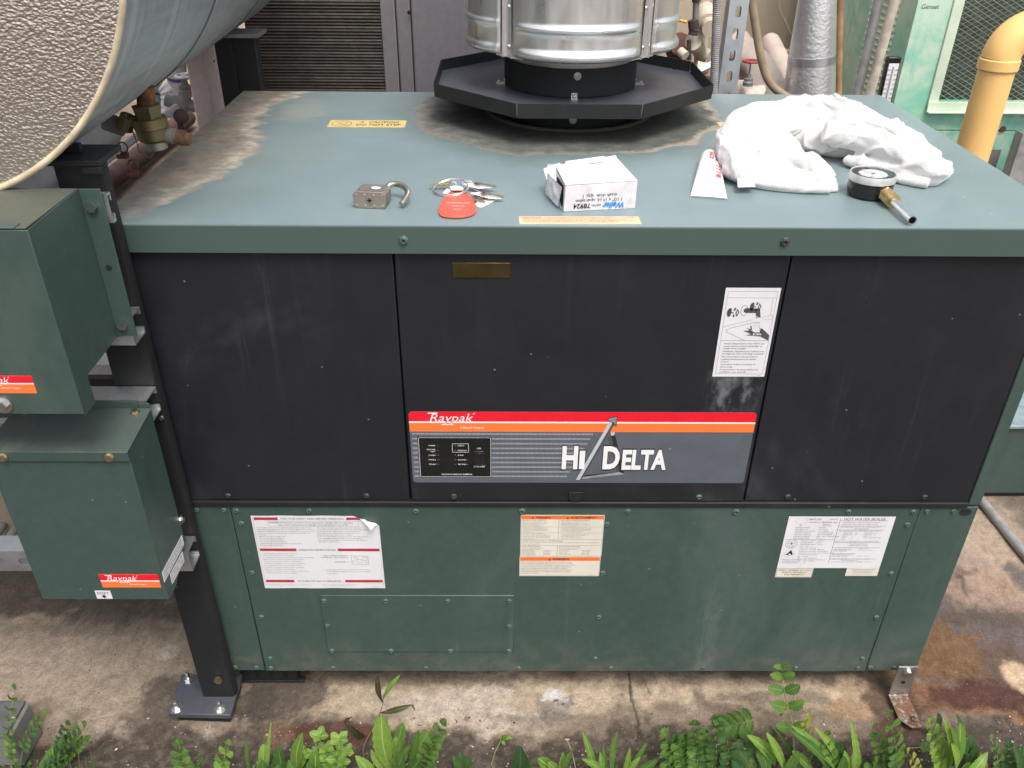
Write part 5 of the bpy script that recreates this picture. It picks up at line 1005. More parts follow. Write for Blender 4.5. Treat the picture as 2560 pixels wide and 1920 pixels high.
# ---------------- lower control box
lb = thing('lower_control_box', (-.05, -.12, .6), 'lower green sheet metal control box with a red and orange sticker', 'control box')
mb.build('mounting_flange', 'green_box', lb, bevel=.0005)
xl, xr, yf, yb, zt = -.1545, .0475, -.165, -.068, .7515; zbm = .4575
mb = MB(); mb.box((xl, yf, zbm), (xr, yf+.0015, zt-.001)); mb.build('front_panel', 'green_box', lb, bevel=.0012)
pf = [(yf+.0016, zt-.001), (yb, zt+.006), (yb, .495), (yf+.03, zbm), (yf+.0016, zbm)]
for x_ in (xr-.0015, xl): mb = MB(); mb.add([(x_, *q) for q in pf]+[(x_+.0015, *q) for q in pf], [tuple(range(5)), tuple(reversed(range(5, 10)))]+[(i, (i+1) % 5, (i+1) % 5+5, i+5) for i in range(5)]); mb.build('side_panel', 'green_box', lb, recalc=True)
mb = MB(); mb.box((xl, yb-.0015, .495), (xr, yb, zt+.003)); mb.build('back_panel', 'green_box', lb)
mb = MB(); z1, z2 = zt+.0008, zt+.0088; A4 = [(xl-.001, yf-.004, z1), (xr+.0015, yf-.004, z1), (xr+.0015, yb+.0, z2), (xl-.001, yb+.0, z2)]; mb.add(A4+[(x, y_, z-.0015) for x, y_, z in A4], [(0, 1, 2, 3), (7, 6, 5, 4), (0, 4, 5, 1), (1, 5, 6, 2), (2, 6, 7, 3), (3, 7, 4, 0)])
M['lid2'] = painted('dusty_dark_green_lid', (.07, .095, .085), .45, .6, (.36, .32, .26)); mb.build('lid', 'lid2', lb, bevel=.0006)
mb = MB(); mb.box((xl-.001, yf-.0041, zt-.0155), (xr+.0015, yf-.0026, zt+.0006)); mb.build('lid_lip', 'green_box', lb, bevel=.0005)
for u, v in ((8, 1142), (274, 1142)): q = PY(u, v, yf-.0043); mb = MB(); hexbolt(mb, Matrix.Translation(q) @ TX, .0052, .004, .0072); mb.build('bolt', 'yellow_zinc', lb, 40)
for u, v in ((66, 1027), (337, 1030)): q = PZ(u, v, zt+.009); mb = MB(); hexbolt(mb, Matrix.Translation((q[0], q[1], zt+.0075)), .0052, .004, .0072); mb.build('bolt', 'yellow_zinc', lb, 40)
q = PXX(451, 1300, xr); mb = MB(); hexbolt(mb, Matrix.Translation((xr, q[1], q[2])) @ Matrix.Rotation(R(90), 4, 'Y'), .0055, .004, .008); mb.build('bolt', 'zinc', lb, 40)
tl = PY(246, 1436, yf-.001); trr = PY(394, 1437, yf-.001); bl = PY(255, 1469, yf-.001)
so_, T = sheet('brand_sticker', (tl[0], yf-.0008, tl[2]), trr[0]-tl[0], tl[2]-bl[2], 'orange', parent=lb, th=.0003); k_ = (trr[0]-tl[0])/.102; hh = tl[2]-bl[2]; p = Print(T)
p.bar(0, -hh*.47, .102*k_, 0, 'red'); p.bar(0, -hh*.53, .102*k_, -hh*.45, 'white', .0001); brand(p, .012*k_, -hh*.46, .98*k_); p.bar(.032*k_, -hh*.62, .050*k_, -hh*.57, 'white', .0001); p.build(so_)
tl = PY(236, 1477, yf-.001); trr = PY(275, 1477, yf-.001); bl = PY(242, 1497, yf-.001); ww, hh = trr[0]-tl[0], tl[2]-bl[2]
so_, T = sheet('reset_label', (tl[0], yf-.0008, tl[2]), ww, hh, 'label_white', parent=lb, th=.0003); p = Print(T); p.t('RESET', ww/2, -hh*.45, hh*.30, ww*.75, 'print_black', align='C'); p.poly([(ww*.42, -hh*.52), (ww*.58, -hh*.52), (ww*.58, -hh*.70), (ww*.70, -hh*.70), (ww*.5, -hh*.93), (ww*.30, -hh*.70), (ww*.42, -hh*.70)]); p.build(so_)
# two side labels
def sidelab(pts, rows, nm):
    Q = [PXX(u, v, xr+.0006) for u, v in pts]; o = Q[0]; ux = Q[1]-Q[0]; uy = Q[0]-Q[3]; w_ = np.linalg.norm(ux); h_ = np.linalg.norm(uy)
    so_, T = sheet(nm, tuple(o), w_, h_, 'label_white', parent=lb, ux=tuple(ux), uy=tuple(uy), th=.0003); p = Print(T); dy = h_/(len(rows)+.6)
    for i, s_ in enumerate(rows): p.t(s_, w_*.05, -dy*(i+1), dy*.62, w_*.88, 'print_dark')
    p.build(so_)
sidelab([(405, 1432), (455, 1337), (460, 1361), (412, 1455)], ['FOR PROTECTED BY AND MOUNTED', 'JUNCTION BOX TO BE INSTALLED', 'ONLY AND REMOVE ALL'], 'side_label')
sidelab([(425, 1436), (456, 1378), (459, 1401), (430, 1462)], ['INTERNAL OVERLOAD', 'FUSED TO', 'BRANCH AND POWER'], 'side_label')
# grey junction box on the ground
jb = thing('junction_box', (-.36, -.11, 0), 'small grey metal box on the ground among weeds at the bottom left corner', 'electrical box')
MB().box((-.44, -.150, .0), (-.326, -.078, .0865)).build('box', plain('grey_box_enamel', (.17, .175, .165), .5, var=.12), jb, bevel=.002)
MB().box((-.442, -.153, .0870), (-.333, -.0755, .0930)).build('lid', plain('dark_grey_lid', (.10, .10, .105), .5, var=.15), jb, bevel=.0015)
q = PZ(31, 1797, .094); mb = MB(); mb.lathe([(0, 0), (.0048, 0), (.004, .0012), (.0022, .0014), (.0015, .0002), (0, .0002)], c=(q[0], q[1], .0932), n=16); mb.build('screw', 'white_pipe', jb, 50)
# pieces seen through the gap left of the lower box
for i, (u0, v0, u1, v1) in enumerate(((-40, 1390, 40, 1262), (-40, 1440, 60, 1290))):
    a = PZ(u0, v0, .10+.04*i); b_ = PZ(u1, v1, .10+.04*i)
    mb = MB(); d = b_-a; mb.tube([tuple(a-d*.4), tuple(b_+d*2.2)], .009, 10); mb.build('floor_pipe', 'grey_pipe', None, 60, label=('upper' if i == 0 else 'lower')+' of two grey pipes running low past the left of the lower box', category='pipe', group='two grey pipes left of the lower box')

# low brown concrete plinth the background pipes run over
MB().box((-1.2, .42, .0), (-.012, 2.4, .62)).build('concrete_plinth', plain('dusty_brown_concrete', (.20, .155, .12), .9, var=.25, sc=8, bump=.3), None, bevel=.01, kind='structure')
# ---------------- pipework under and behind the tank
y = .25
def PP(u, v, yy=None): return tuple(PY(u, v, y if yy is None else yy))
dv = thing('drain_valve', PP(368, 310), 'weathered brass drain valve with bead chain hanging under the tank', 'valve')
mb = MB(); mb.cyl(PP(362, 215), PP(366, 262), .014, n=16); mb.build('rusty_nipple', plain('rusted_nipple', (.16, .065, .025), .75, var=.4, sc=60), dv, 50)
c0, c1_ = np.array(PP(364, 262)), np.array(PP(389, 352)); d = c1_-c0
def along(f): return tuple(c0+d*f)
mb = MB(); mb.tube([along(0), along(.02), along(.30), along(.34)], [.022, .0235, .021, .021], 6); mb.tube([along(.34), along(.36), along(.62), along(.63)], [.024, .026, .027, .026], 28); mb.tube([along(.64), along(.92), along(.98)], [.026, .0255, .021], 28); mb.build('valve_body', 'old_brass', dv, 40)
mb = MB(); mb.tube([along(.99), along(1.02), along(1.22), along(1.24)], [.0165, .018, .017, .015], 10); mb.build('hose_cap', metal('pale_cap', (.50, .50, .42), .5, spots=.4), dv, 40)
mb = MB(); mb.cyl(PP(352, 305), PP(318, 302), .010, n=12); mb.cyl(PP(322, 290), PP(310, 322), .013, n=8); mb.cyl(PP(318, 296), PP(311, 287), .007, n=8); mb.build('side_port', 'old_brass', dv, 40)
ch_ = sweep([PP(311, 290), PP(320, 305), PP(332, 330), PP(341, 352), PP(350, 380), PP(364, 392), PP(378, 393), PP(388, 378)], 44)
mb = MB()
for q in ch_: mb.add([(x*.0021+q.x, y_*.0021+q.y, z*.0021+q.z) for x, y_, z in ico], icf)
mb.build('bead_chain', 'zinc', dv, 60)
hp = thing('horizontal_pipe', PP(350, 310), 'short galvanised crosspipe joined to the brass drain valve under the tank', 'pipe')
MB().cyl(PP(262, 302, .27), PP(312, 320, .27), .0145, n=16).build('pipe', 'grey_pipe', hp, 60); MB().cyl(PP(398, 335, .25), PP(442, 342, .25), .0125, n=16).build('pipe', 'grey_pipe', hp, 60)
mb = MB(); mb.cyl(PP(436, 341, .25), PP(464, 346, .25), .0125, n=16); mb.cyl(PP(460, 346, .25), PP(476, 349, .25), .0105, n=16); mb.build('rusty_coupling', plain('rust_orange', (.17, .085, .05), .7, var=.3, sc=60), hp, 60)
MXP = PZ(300, 430, .66)[0]
def ypipe(u, v, x_, r_, name, mat, lab, y0_=.1, y1_=2.2, dz=0, **k):
    q = PXX(u, v, x_); mb = MB(); mb.cyl((x_, y0_, q[2]+dz), (x_, y1_, q[2]+dz), r_, n=20); return mb.build(name, mat, None, 60, label=lab, category='pipe'), q
ypipe(330, 351, -.20, .0080, 'white_pipe', 'white_pipe', 'thin white pipe running back under the tank', y1_=.92)
ypipe(300, 430, MXP, .030, 'maroon_pipe', 'pipe_brown', 'thick maroon brown pipe running back along the floor left of the boiler', y1_=2.0)
ypipe(262, 330, -.30, .034, 'grey_insulated_pipe', 'white_pipe', 'pale grey insulated pipe behind the drain valve', y0_=.0, y1_=.75)
a = PY(452, 283, .8)
mb = MB(); mb.lathe([(0, -.008), (.014, -.008), (.015, 0), (.013, .002), (0, .002)], n=24, T=Matrix.Translation(PY(453, 291, .62)) @ Matrix.Rotation(R(70), 4, 'X') @ Matrix.Rotation(R(30), 4, 'Y')); q = PY(450, 305, .62); mb.cyl(tuple(q), (q[0]-.003, q[1], q[2]-.05), .006, n=10); mb.build('vent_fitting', 'pipe_brown', None, 50, label='capped maroon stub fitting rising from the floor pipes left of the boiler', category='fitting')
for u, v, yy, sc_ in ((310, 380, .32, 1.), (335, 425, .25, 1.)):
    q = PY(u, v, yy); mb = MB(); mb.tube([(q[0]+.008*math.cos(a_), q[1], q[2]+.008+.009*math.sin(a_)) for a_ in np.linspace(0, 6.28, 12, endpoint=False)], .0014, 6, closed=True); mb.box((q[0]-.006, q[1]-.004, q[2]-.010), (q[0]+.006, q[1]+.004, q[2]-.001)); mb.cyl((q[0]-.010, q[1]-.008, q[2]-.006), (q[0]+.006, q[1]-.008, q[2]-.006), .0038, n=6)
    mb.build('pipe_clamp', 'red_rust', None, 40, label='rusty pipe clamp '+('gripping the thin white pipe' if u == 310 else 'on the maroon floor pipe'), category='clamp')
y = 1.22
gate_valve('gate_valve', 'grey gate valve with a bare handwheel between the tank and pink cabinet', PP(466, 190), .027, PP(464, 224), 'galv', 'grey_pipe', .034)
gv_ = thing('gate_valve_pipe', PP(450, 258), 'grey pipe and tee carrying the grey gate valve behind the tank', 'pipe')
mb = MB(); mb.cyl(PP(414, 250), PP(436, 257), .0155, n=18); mb.cyl(PP(434, 254), PP(470, 264), .019, n=18); mb.cyl(PP(461, 232), PP(461, 262), .016, .02, n=18); mb.cyl(PP(468, 262), PP(500, 268), .016, n=18); mb.build('tee', 'grey_pipe', gv_, 50)
y = 1.45
M['tape'] = plain('navy_tape', (.03, .03, .10), .5)
g1 = MB().cyl(PP(390, 205), PP(396, 320), .020, n=20).build('standpipe', plain('grey_standpipe', (.24, .23, .25), .6), None, 60, label='grey standing pipe with a dark tape ring just behind the drain valve', category='pipe')
MB().cyl(PP(391.2, 227, 1.45), PP(391.5, 232, 1.45), .0205, n=24).build('tape_ring', 'tape', g1, 60)
mb = MB(); mb.tube(sweep([PP(403, 216), PP(412, 224), PP(418, 240), PP(419, 262), PP(419, 290)], 20), [.020*(1+.05*(1 if (i//2) % 2 else -1)) for i in range(21)], 18); mb.build('ribbed_elbow', 'white_pipe', None, 40, label='white banded elbow behind the grey crosspipe near the pink cabinet', category='pipe elbow')
g2 = MB().cyl(PP(441, 150, 1.7), PP(446, 270, 1.7), .030, n=24).build('wide_pipe', plain('mauve_wide_pipe', (.25, .24, .27), .5), None, 60, label='wide mauve grey pipe with a navy tape ring behind the gate valve', category='pipe')
MB().cyl(PP(442, 193, 1.699), PP(442.3, 199, 1.699), .0308, n=24).build('tape_ring', 'tape', g2, 60)
# white insulated pipe behind the upper box
q = PY(60, 448, .45); mb = MB(); mb.tube([(q[0]-.3, .45, q[2]-.02), (q[0]+.03, .47, q[2]-.02)], .050, 24); mb.build('white_insulated_pipe', 'white_pipe', None, 60, label='white insulated pipe glimpsed between the tank end and upper green box', category='pipe')
q = PY(250, 925, .3); mb = MB(); mb.box((q[0]-.09, .30, q[2]-.02), (q[0]+.06, .42, q[2]+.012)); mb.build('white_block', 'white_pipe', None, label='white painted block seen through the gap under the upper green box', category='block')
q = PY(240, 972, .2); mb = MB(); mb.box((q[0]-.12, .20, q[2]-.03), (q[0]+.05, .215, q[2]+.022)); mb.build('black_bar', 'black_steel', None, label='black steel bar behind the leg between the two green boxes', category='bar')

# ================================================================ THINGS LYING ON THE TOP
# ---------------- padlock
M['rivet_matte'] = plain('dull_rivet', (.36, .35, .33), .5, .4)
pl = thing('padlock', (.385, .085, H), 'open worn steel padlock lying on the green top, leftmost of the small things', 'padlock')
a, b_ = np.array((.3585, .0705)), np.array((.4065, .0650)); ux = (b_-a)/np.linalg.norm(b_-a); uy = np.array((-ux[1], ux[0])); wl_ = .0475; hl = .0245; dl_ = .036
T = Matrix(((ux[0], uy[0], 0, a[0]), (ux[1], uy[1], 0, a[1]), (0, 0, 1, H+.0006), (0, 0, 0, 1)))
def chamf(w_, h_, c): return [(c, 0), (w_-c, 0), (w_, c), (w_, h_-c), (w_-c, h_), (c, h_), (0, h_-c), (0, c)]
def xzprism(mb, P, y0_, y1_, T, mi=0): mb.prism(P, -y1_, -y0_, mi, T @ TX)
n_l = 9
for i in range(n_l):
    mb = MB(); y0_ = .0004+i*(dl_-.0004)/n_l; sh = 0 if i % 2 else .0002; P = [(x, z) for x, z in chamf(wl_-2*sh, hl-sh, .0045)]; P = [(x+sh, z) for x, z in P]; xzprism(mb, P, y0_, y0_+(dl_-.0004)/n_l-.0002, T); mb.build('plate', 'steel_worn', pl)
mb = MB(); xzprism(mb, [(x*1.03-.0007, z) for x, z in chamf(wl_, hl+.0005, .004)], -.0016, .0, T); mb.build('end_plate', metal('lock_face', (.50, .42, .35), .55, spots=.3), pl, bevel=.0004)
for x_ in (.0042, .017, .0305, .0432):
    for z_ in (.0042, .0203): mb = MB(); mb.lathe([(0, 0), (.0015, 0), (.0013, .0006), (0, .0009)], n=12, T=T @ Matrix.Translation((x_, -.0016, z_)) @ TX); mb.build('rivet', 'rivet_matte', pl, 60)
mb = MB(); mb.lathe([(0, 0), (.0066, 0), (.0066, .0006), (.0052, .0008), (.0052, .0003), (0, .0003)], n=28, T=T @ Matrix.Translation((.0238, -.0016, .0122)) @ TX); mb.build('cylinder_plug', 'steel_worn', pl, 40)
mb = MB(); mb.box((.0228, -.0030, .0095), (.0248, -.0019, .0150), 0, T); mb.box((.0205, -.0030, .0118), (.0272, -.0019, .0128), 0, T); mb.build('keyway', 'dark_inside', pl)
mb = MB(); sp_ = [(.038, .036, .013), (.0385, .044, .015), (.043, .051, .019), (.054, .052, .0205), (.066, .045, .019), (.0735, .034, .0165), (.075, .022, .013), (.0725, .010, .009), (.070, .004, .0065)]
mb.tube([tuple(T @ Vector(q)) for q in sweep(sp_, 36)], .0045, 16); mb.build('shackle', metal('shackle_steel', (.58, .55, .47), .28, spots=.4), pl, 60)
mb = MB(); q = [tuple((T @ Vector((.030+.0072*math.cos(a_)*(1+.15*math.sin(3*a_)), .017+.0055*math.sin(a_), 0)))[:2]) for a_ in np.linspace(0, 6.28, 16, endpoint=False)]; mb.prism(q, H+hl+.0012, H+hl+.0016); mb.build('paper_scrap', 'white', pl)

# ---------------- key ring
kr = thing('key_ring', (.505, .12, H), 'bunch of keys with white paper tags and a red plastic tag marked sprinkler valve key', 'keys')
rc = Vector((.4975, .1385, H+.006)); mb = MB()
for dz, rr_ in ((0, .0270), (.0017, .0268)):
    mb.tube([(rc.x+rr_*math.cos(a_), rc.y+rr_*.82*math.sin(a_), rc.z+dz+.004*math.sin(a_+.5)+(.0045 if 0 < a_ < 2.5 else 0)*math.sin(a_*1.25)) for a_ in np.linspace(0, 2*math.pi, 48, endpoint=False)], .00085, 8, closed=True)
mb.build('split_ring', 'bright', kr, 60)
tag = [PZ(1060+x*.1085, 440+y_*.1085, H+.004)[:2] for x, y_ in ((640, 330), (700, 308), (765, 298), (850, 308), (900, 335), (1010, 400), (1100, 480), (1160, 580), (1200, 690), (1210, 770), (1160, 850), (1050, 900), (900, 930), (760, 938), (600, 932), (450, 915), (370, 880), (330, 820), (335, 730), (380, 620), (430, 520), (510, 420), (580, 365))]
def red_plastic():
    t = NT('red_plastic_tag'); t.b.inputs['Transmission Weight'].default_value = .15; return t.out((.88, .13, .085), .38)
M['tag_red'] = red_plastic(); tcx = np.mean([q[0] for q in tag]); tcy = np.mean([q[1] for q in tag])
def sc(P, k): return [(tcx+(x-tcx)*k, tcy+(y_-tcy)*k) for x, y_ in P]
mb = MB(); mb.prism(list(reversed(tag)), H+.0012, H+.0036); tg = mb.build('tag', 'tag_red', kr, recalc=True, bevel=.0007)
mb = MB(); inn = [(x, y_, H+.0037) for x, y_ in sc(tag, .90)]; inn = [(x, y_-.001, z) for x, y_, z in inn]; mb.tube(inn, .0005, 6, closed=True); mb.build('raised_edge', 'tag_red', tg, 60)
T = basis((tcx, .0, H+.0037), (1, -.02, 0), (0, 1, 0)); p = Print(T)
for s_, yv, ww in (('SPRINKLER', 630, .0345), ('VALVE', 700, .0185), ('KEY', 778, .0115)): q = PZ(1060+765*.1085, 440+yv*.1085, H+.0037); p.t(s_, q[0]-tcx, q[1]-.0025, .0066, ww, 'tag_print', align='C') if False else p.t(s_, q[0]-tcx, q[1]-.0015, .0062, ww, plain('tag_lettering_'+s_, (.95, .62, .52), .4) , align='C')
p.build(tg)
q = PZ(1060+768*.1085, 440+385*.1085, H+.0037); mb = MB(); mb.lathe([(.0018, 0), (.0042, 0), (.0036, .0012), (.0018, .0008)], c=(q[0], q[1], H+.0036), n=20, caps=False); mb.build('eyelet', 'brass', tg, 50)
mb = MB(); mb.lathe([(0, 0), (.0018, 0), (0, .0001)], c=(q[0], q[1], H+.00365), n=12); mb.build('eyelet_hole', 'dark_inside', tg)
def pts(P, z): return [tuple(PZ(1060+x*.1085, 440+y_*.1085, H+z)[:2]) for x, y_ in P]
M['key_metal'] = metal('nickel_key', (.60, .54, .45), .32, spots=.3); M['card'] = plain('white_card_tag', (.85, .84, .87), .6, var=.02)
def flat(P, z0_, z1_, mat, name, z=None, tilt=0): mb = MB(); mb.prism(pts(P, z if z is not None else z0_), H+z0_, H+z1_); return mb.build(name, mat, kr, recalc=True)
flat([(590, 255), (700, 225), (830, 240), (920, 290), (880, 330), (640, 330)], .0075, .0079, 'card', 'paper_tag'); flat([(430, 400), (530, 285), (660, 350), (560, 420)], .0015, .0019, 'card', 'paper_tag')
flat([(860, 185), (1100, 165), (1440, 205), (1590, 262), (1580, 272), (1250, 292), (1000, 235)], .0080, .0084, 'card', 'paper_tag'); flat([(1040, 395), (1300, 370), (1640, 460), (1810, 512), (1780, 522), (1500, 520), (1200, 440)], .0065, .0069, 'card', 'paper_tag'); flat([(1180, 640), (1210, 695), (1260, 722), (1320, 728), (1400, 700), (1690, 545), (1640, 525), (1300, 560)], .0008, .0012, 'card', 'paper_tag')
def key(hu, hv, tu, tv, z_, w_=.0115, teeth=True, mat='key_metal'):
    a_ = PZ(1060+hu*.1085, 440+hv*.1085, H+z_); b_ = PZ(1060+tu*.1085, 440+tv*.1085, H+z_); d = (b_-a_)[:2]; L = np.linalg.norm(d); ang = math.atan2(d[1], d[0]); P = [(w_*.0+ w_*1.05*math.cos(t_)*1.0, w_*.95*math.sin(t_)) for t_ in np.linspace(R(25), R(335), 16)]
    up = [(L-.002, -.0015)]; n_ = 7
    lo = [(w_+.001, -.0035)]+[(w_+.004+(L-w_-.008)*i/n_, -.0035+(.0018 if i % 2 else .0006)) for i in range(n_+1)]+[(L, 0), (L-.003, .0035), (w_, .0038)]
    P = P+lo if teeth else P+[(w_, -.003), (L, -.003), (L, .003), (w_, .003)]
    mb = MB(); mb.prism(P, 0, .0021, 0, Matrix.Translation((a_[0], a_[1], H+z_)) @ Matrix.Rotation(ang, 4, 'Z')); k_ = mb.build('key', mat, kr, recalc=True)
    mb = MB(); mb.lathe([(0, 0), (.0024, 0), (0, .0001)], n=12, T=Matrix.Translation((a_[0]+math.cos(ang)*w_*-.45, a_[1]+math.sin(ang)*w_*-.45, H+z_+.0022))); mb.build('key_hole', 'dark_inside', k_)
key(1250, 205, 1665, 262, .0090, .0075); key(1420, 430, 1850, 505, .0075, .0075); key(1290, 480, 1640, 540, .0020, .0095); key(1240, 560, 1400, 640, .0016, .0090)
mb = MB(); a_ = PZ(1060+118*.1085, 440+225*.1085, H+.006); b_ = PZ(1060+600*.1085, 440+165*.1085, H+.011); mb.tube([tuple(a_), tuple(a_+(b_-a_)*.55), tuple(a_+(b_-a_)*.56), tuple(b_)], [.0024, .0027, .0042, .0042], 10, flat=.6); mb.build('key', 'brass', kr, 40)
def wire(P, zz, r_=.0007): mb = MB(); mb.tube([tuple(PZ(1060+x*.1085, 440+y_*.1085, H+z_)) for (x, y_), z_ in zip(P, zz)], r_, 6); mb.build('wire_hook', 'bright', kr, 50)
wire([(600, 165), (640, 140), (715, 128), (750, 190)], [.011, .015, .016, .012]); wire([(870, 200), (890, 125), (960, 120), (1095, 122), (1090, 160)], [.010, .016, .016, .015, .011]); wire([(990, 340), (1040, 280), (1110, 285), (1220, 330), (1310, 385), (1290, 410)], [.008, .013, .013, .012, .009, .008]); wire([(930, 340), (960, 320), (1060, 400)], [.009, .011, .008])

# ---------------- cardboard box
cbx = thing('cardboard_box', (.71, .12, H), 'grubby white cardboard box with torn left end and upside down printing', 'box')
def card():
    t = NT('grubby_white_cardboard'); n = t.noise(35, 6, .65); s2 = t.noise(120, 5, .7); c = t.mix(t.step(n, .3, .7), (.62, .60, .62), (.80, .80, .84)); c = t.mix(t.math('MULTIPLY', t.step(t.noise(16, 6, .7), .55, .75), .45), c, (.42, .36, .26)); c = t.mix(t.math('MULTIPLY', t.step(s2, .62, .72), .5), c, (.2, .19, .18)); t.bump(n, .3, .002); return t.out(c, .75)
M['card_dirty'] = card(); M['card_in'] = plain('grey_card_inside', (.38, .36, .34), .85, var=.2)
A0, B0 = np.array(PZ(1409, 530, H)[:2]), np.array(PZ(1587, 521, H)[:2]); C0 = np.array((.651, .144)); wb = np.linalg.norm(B0-A0); ex = (B0-A0)/wb; ey = np.array((-ex[1], ex[0])); dep = .100; hb_ = .0415
def q3(x, y_, z): v = A0+ex*x+ey*y_; return (v[0], v[1], H+z)
skx = -.0135     # slight lean of the torn end
V = {}; th = .0008
def slab(name, a_, b_, c_, d_, mat='card_dirty', n=1, par=cbx, wob=.0012, **k):
    a_, b_, c_, d_ = map(lambda q: Vector(q3(*q)), (a_, b_, c_, d_)); nn = (b_-a_).cross(d_-a_).normalized(); mb = MB(); N = 10
    def f(sg): return lambda u, v: tuple(a_*(1-u)*(1-v)+b_*u*(1-v)+c_*u*v+d_*(1-u)*v+nn*(sg*th/2+wob*math.sin(math.pi*u)*math.sin(math.pi*v)*mnoise.noise(Vector((u*3+len(name), v*3, 1)))*2))
    mb.grid(f(1), N, N); mb.grid(f(-1), N, N); o = mb.build(name, [mat], par, 60, **k); return o, nn, a_, b_, d_
slab('front_side', (0, 0, .0008), (wb, 0, .0005), (wb+.001, .001, hb_), (.001, -.001, hb_-.001), wob=.0004)
slab('right_side', (wb, 0, .0005), (wb+.002, dep, .0005), (wb+.001, dep+.002, hb_), (wb+.001, .001, hb_))
slab('back_side', (wb+.002, dep, .0005), (skx+.004, dep-.004, .0005), (skx+.008, dep, hb_-.001), (wb+.001, dep+.002, hb_))
slab('left_side', (skx+.004, dep-.004, .0005), (0, 0, .0008), (.001, -.001, hb_-.001), (.004, dep*.9, hb_-.003), 'card_dirty')
slab('top', (.001, -.001, hb_-.0005), (wb+.001, .001, hb_+.0003), (wb-.001, dep+.002, hb_+.0015), (.004, dep-.012, hb_+.0008), wob=.003)
slab('bottom', (0, 0, .0), (wb, 0, .0), (wb, dep, .0), (.004, dep-.004, .0))
slab('torn_flap', (-.0105, dep*.40, hb_*.25), (.001, dep*.35, hb_*.5), (.012, dep*.90, hb_+.004), (-.013, dep*.92, hb_-.005), wob=.006)
slab('torn_flap', (-.006, dep*.12, .004), (-.003, dep*.05, hb_*.86), (-.0125, dep*.62, hb_*.95), (-.014, dep*.66, .006), wob=.004); slab('torn_gap', (-.0009, dep*.04, .004), (-.0009, dep*.5, .006), (-.0009, dep*.5, hb_-.004), (-.0009, dep*.06, hb_-.004), 'dark_inside', wob=0)
slab('lifted_flap', (.018, dep-.016, hb_+.0012), (wb-.016, dep-.006, hb_+.0016), (wb-.024, dep+.004, hb_+.007), (.022, dep-.006, hb_+.0045), wob=.004)
slab('lifted_flap', (wb-.052, dep-.012, hb_+.0022), (wb-.004, dep-.012, hb_+.0022), (wb-.004, dep+.008, hb_+.006), (wb-.046, dep+.002, hb_+.003), wob=.002)
T = basis(q3(wb, -.0012, .0), tuple(np.append(-ex, 0)), (0, 0, -1)); T = T @ Matrix.Diagonal((1, 1, 1, 1)); N_ = (T.to_3x3() @ Vector((0, 0, 1)))
# printing stands upside down: x runs right to left, y runs downwards
p = Print(T, .0002)
p.t('1 1/2\" x 10 yd. open nylon', .0215, -.0185, .0050, .070, 'print_black', bold=.01); p.t('mesh cloth  Qty. 1', .030, -.0255, .0050, .051, 'print_black', bold=.01); p.t('78924', .0690, -.0115, .0072, .0255, 'print_black', bold=.02); p.t('685744-', .0525, -.0105, .0040, .0155, 'print_black')
M['box_blue'] = plain('blue_box_print', (.05, .30, .70), .5); p.t('Weiler', .0180, -.0115, .0088, .033, 'box_blue', shear=.25, bold=.04)
p.build(cbx)

# ---------------- sealant tube
tb_ = thing('sealant_tube', (.90, .2, H), 'flattened white tube of thread sealant with red printing lying beside the towel', 'tube')
a_, b_ = np.array(PZ(1727, 491, H+.003)), np.array(PZ(1817, 491, H+.003)); tip = np.array(PZ(1773, 384, H+.012)); mid_ = (a_+b_)/2; ax_ = Vector(tuple(tip-mid_)); ax_.z = 0; L = ax_.length; ax_.normalize(); sx_ = Vector((ax_.y, -ax_.x, 0)); w0 = np.linalg.norm(b_-a_)/2
def tubeshape(u, v):
    a2 = 2*math.pi*u; f = v; body = min(1, f/.84); rw = w0*(1-body)+.0145*body; rh = .0010+.0125*min(1, body*1.25)**.8
    if f > .84: g_ = (f-.84)/.16; k_ = math.sqrt(max(0, 1-g_**1.6*.75)); rw = .0145*k_; rh = .0135*k_
    c = Vector((mid_[0], mid_[1], H))+ax_*L*f+Vector((0, 0, rh+.0004)); return tuple(c+sx_*rw*math.cos(a2)+Vector((0, 0, 1))*rh*math.sin(a2)*(1+.05*math.sin(f*14)))
mb = MB(); mb.grid(tubeshape, 40, 36, cu=True); mb.build('tube_body', plain('white_tube_plastic', (.80, .80, .80), .35, var=.02), tb_, 70)
mb = MB(); mb.tube([Vector((mid_[0], mid_[1], H+.0135))+ax_*L*.985, Vector((mid_[0], mid_[1], H+.0125))+ax_*(L*1.01), Vector((mid_[0], mid_[1], H+.011))+ax_*(L*1.07)], [.0065, .006, .0035], 18); mb.build('nozzle', 'white_pipe', tb_, 60)
T0 = basis(Vector((mid_[0], mid_[1], H+.0002))+ax_*L-sx_*w0, tuple(-ax_), tuple(sx_)); p = Print(T0, 0); M['tube_red'] = plain('red_tube_print', (.80, .07, .07), .4)
W2 = 2*w0
p.t('LOCTITE', L*.20, W2*.74, W2*.20, L*.50, 'tube_red', bold=.02); p.t('567', L*.20, W2*.46, W2*.20, L*.20, 'tube_red', bold=.04)
for i, (s_, a2) in enumerate((('PST THREAD SEALANT', .42), ('High Performance Thread Sealant', .36), ('for tapered metal threads', .30))): p.t(s_, L*a2, W2*(.62-.07*i), W2*.045, L*.36, 'tube_red')
for i in range(2): p.t('PIPE SEALANT WITH PTFE', L*.22, W2*(.37-.06*i), W2*.04, L*.34, 'tube_red') if i == 0 else p.t('Net Contents 50 mL', L*.45, W2*.28, W2*.04, L*.26, 'tube_red')
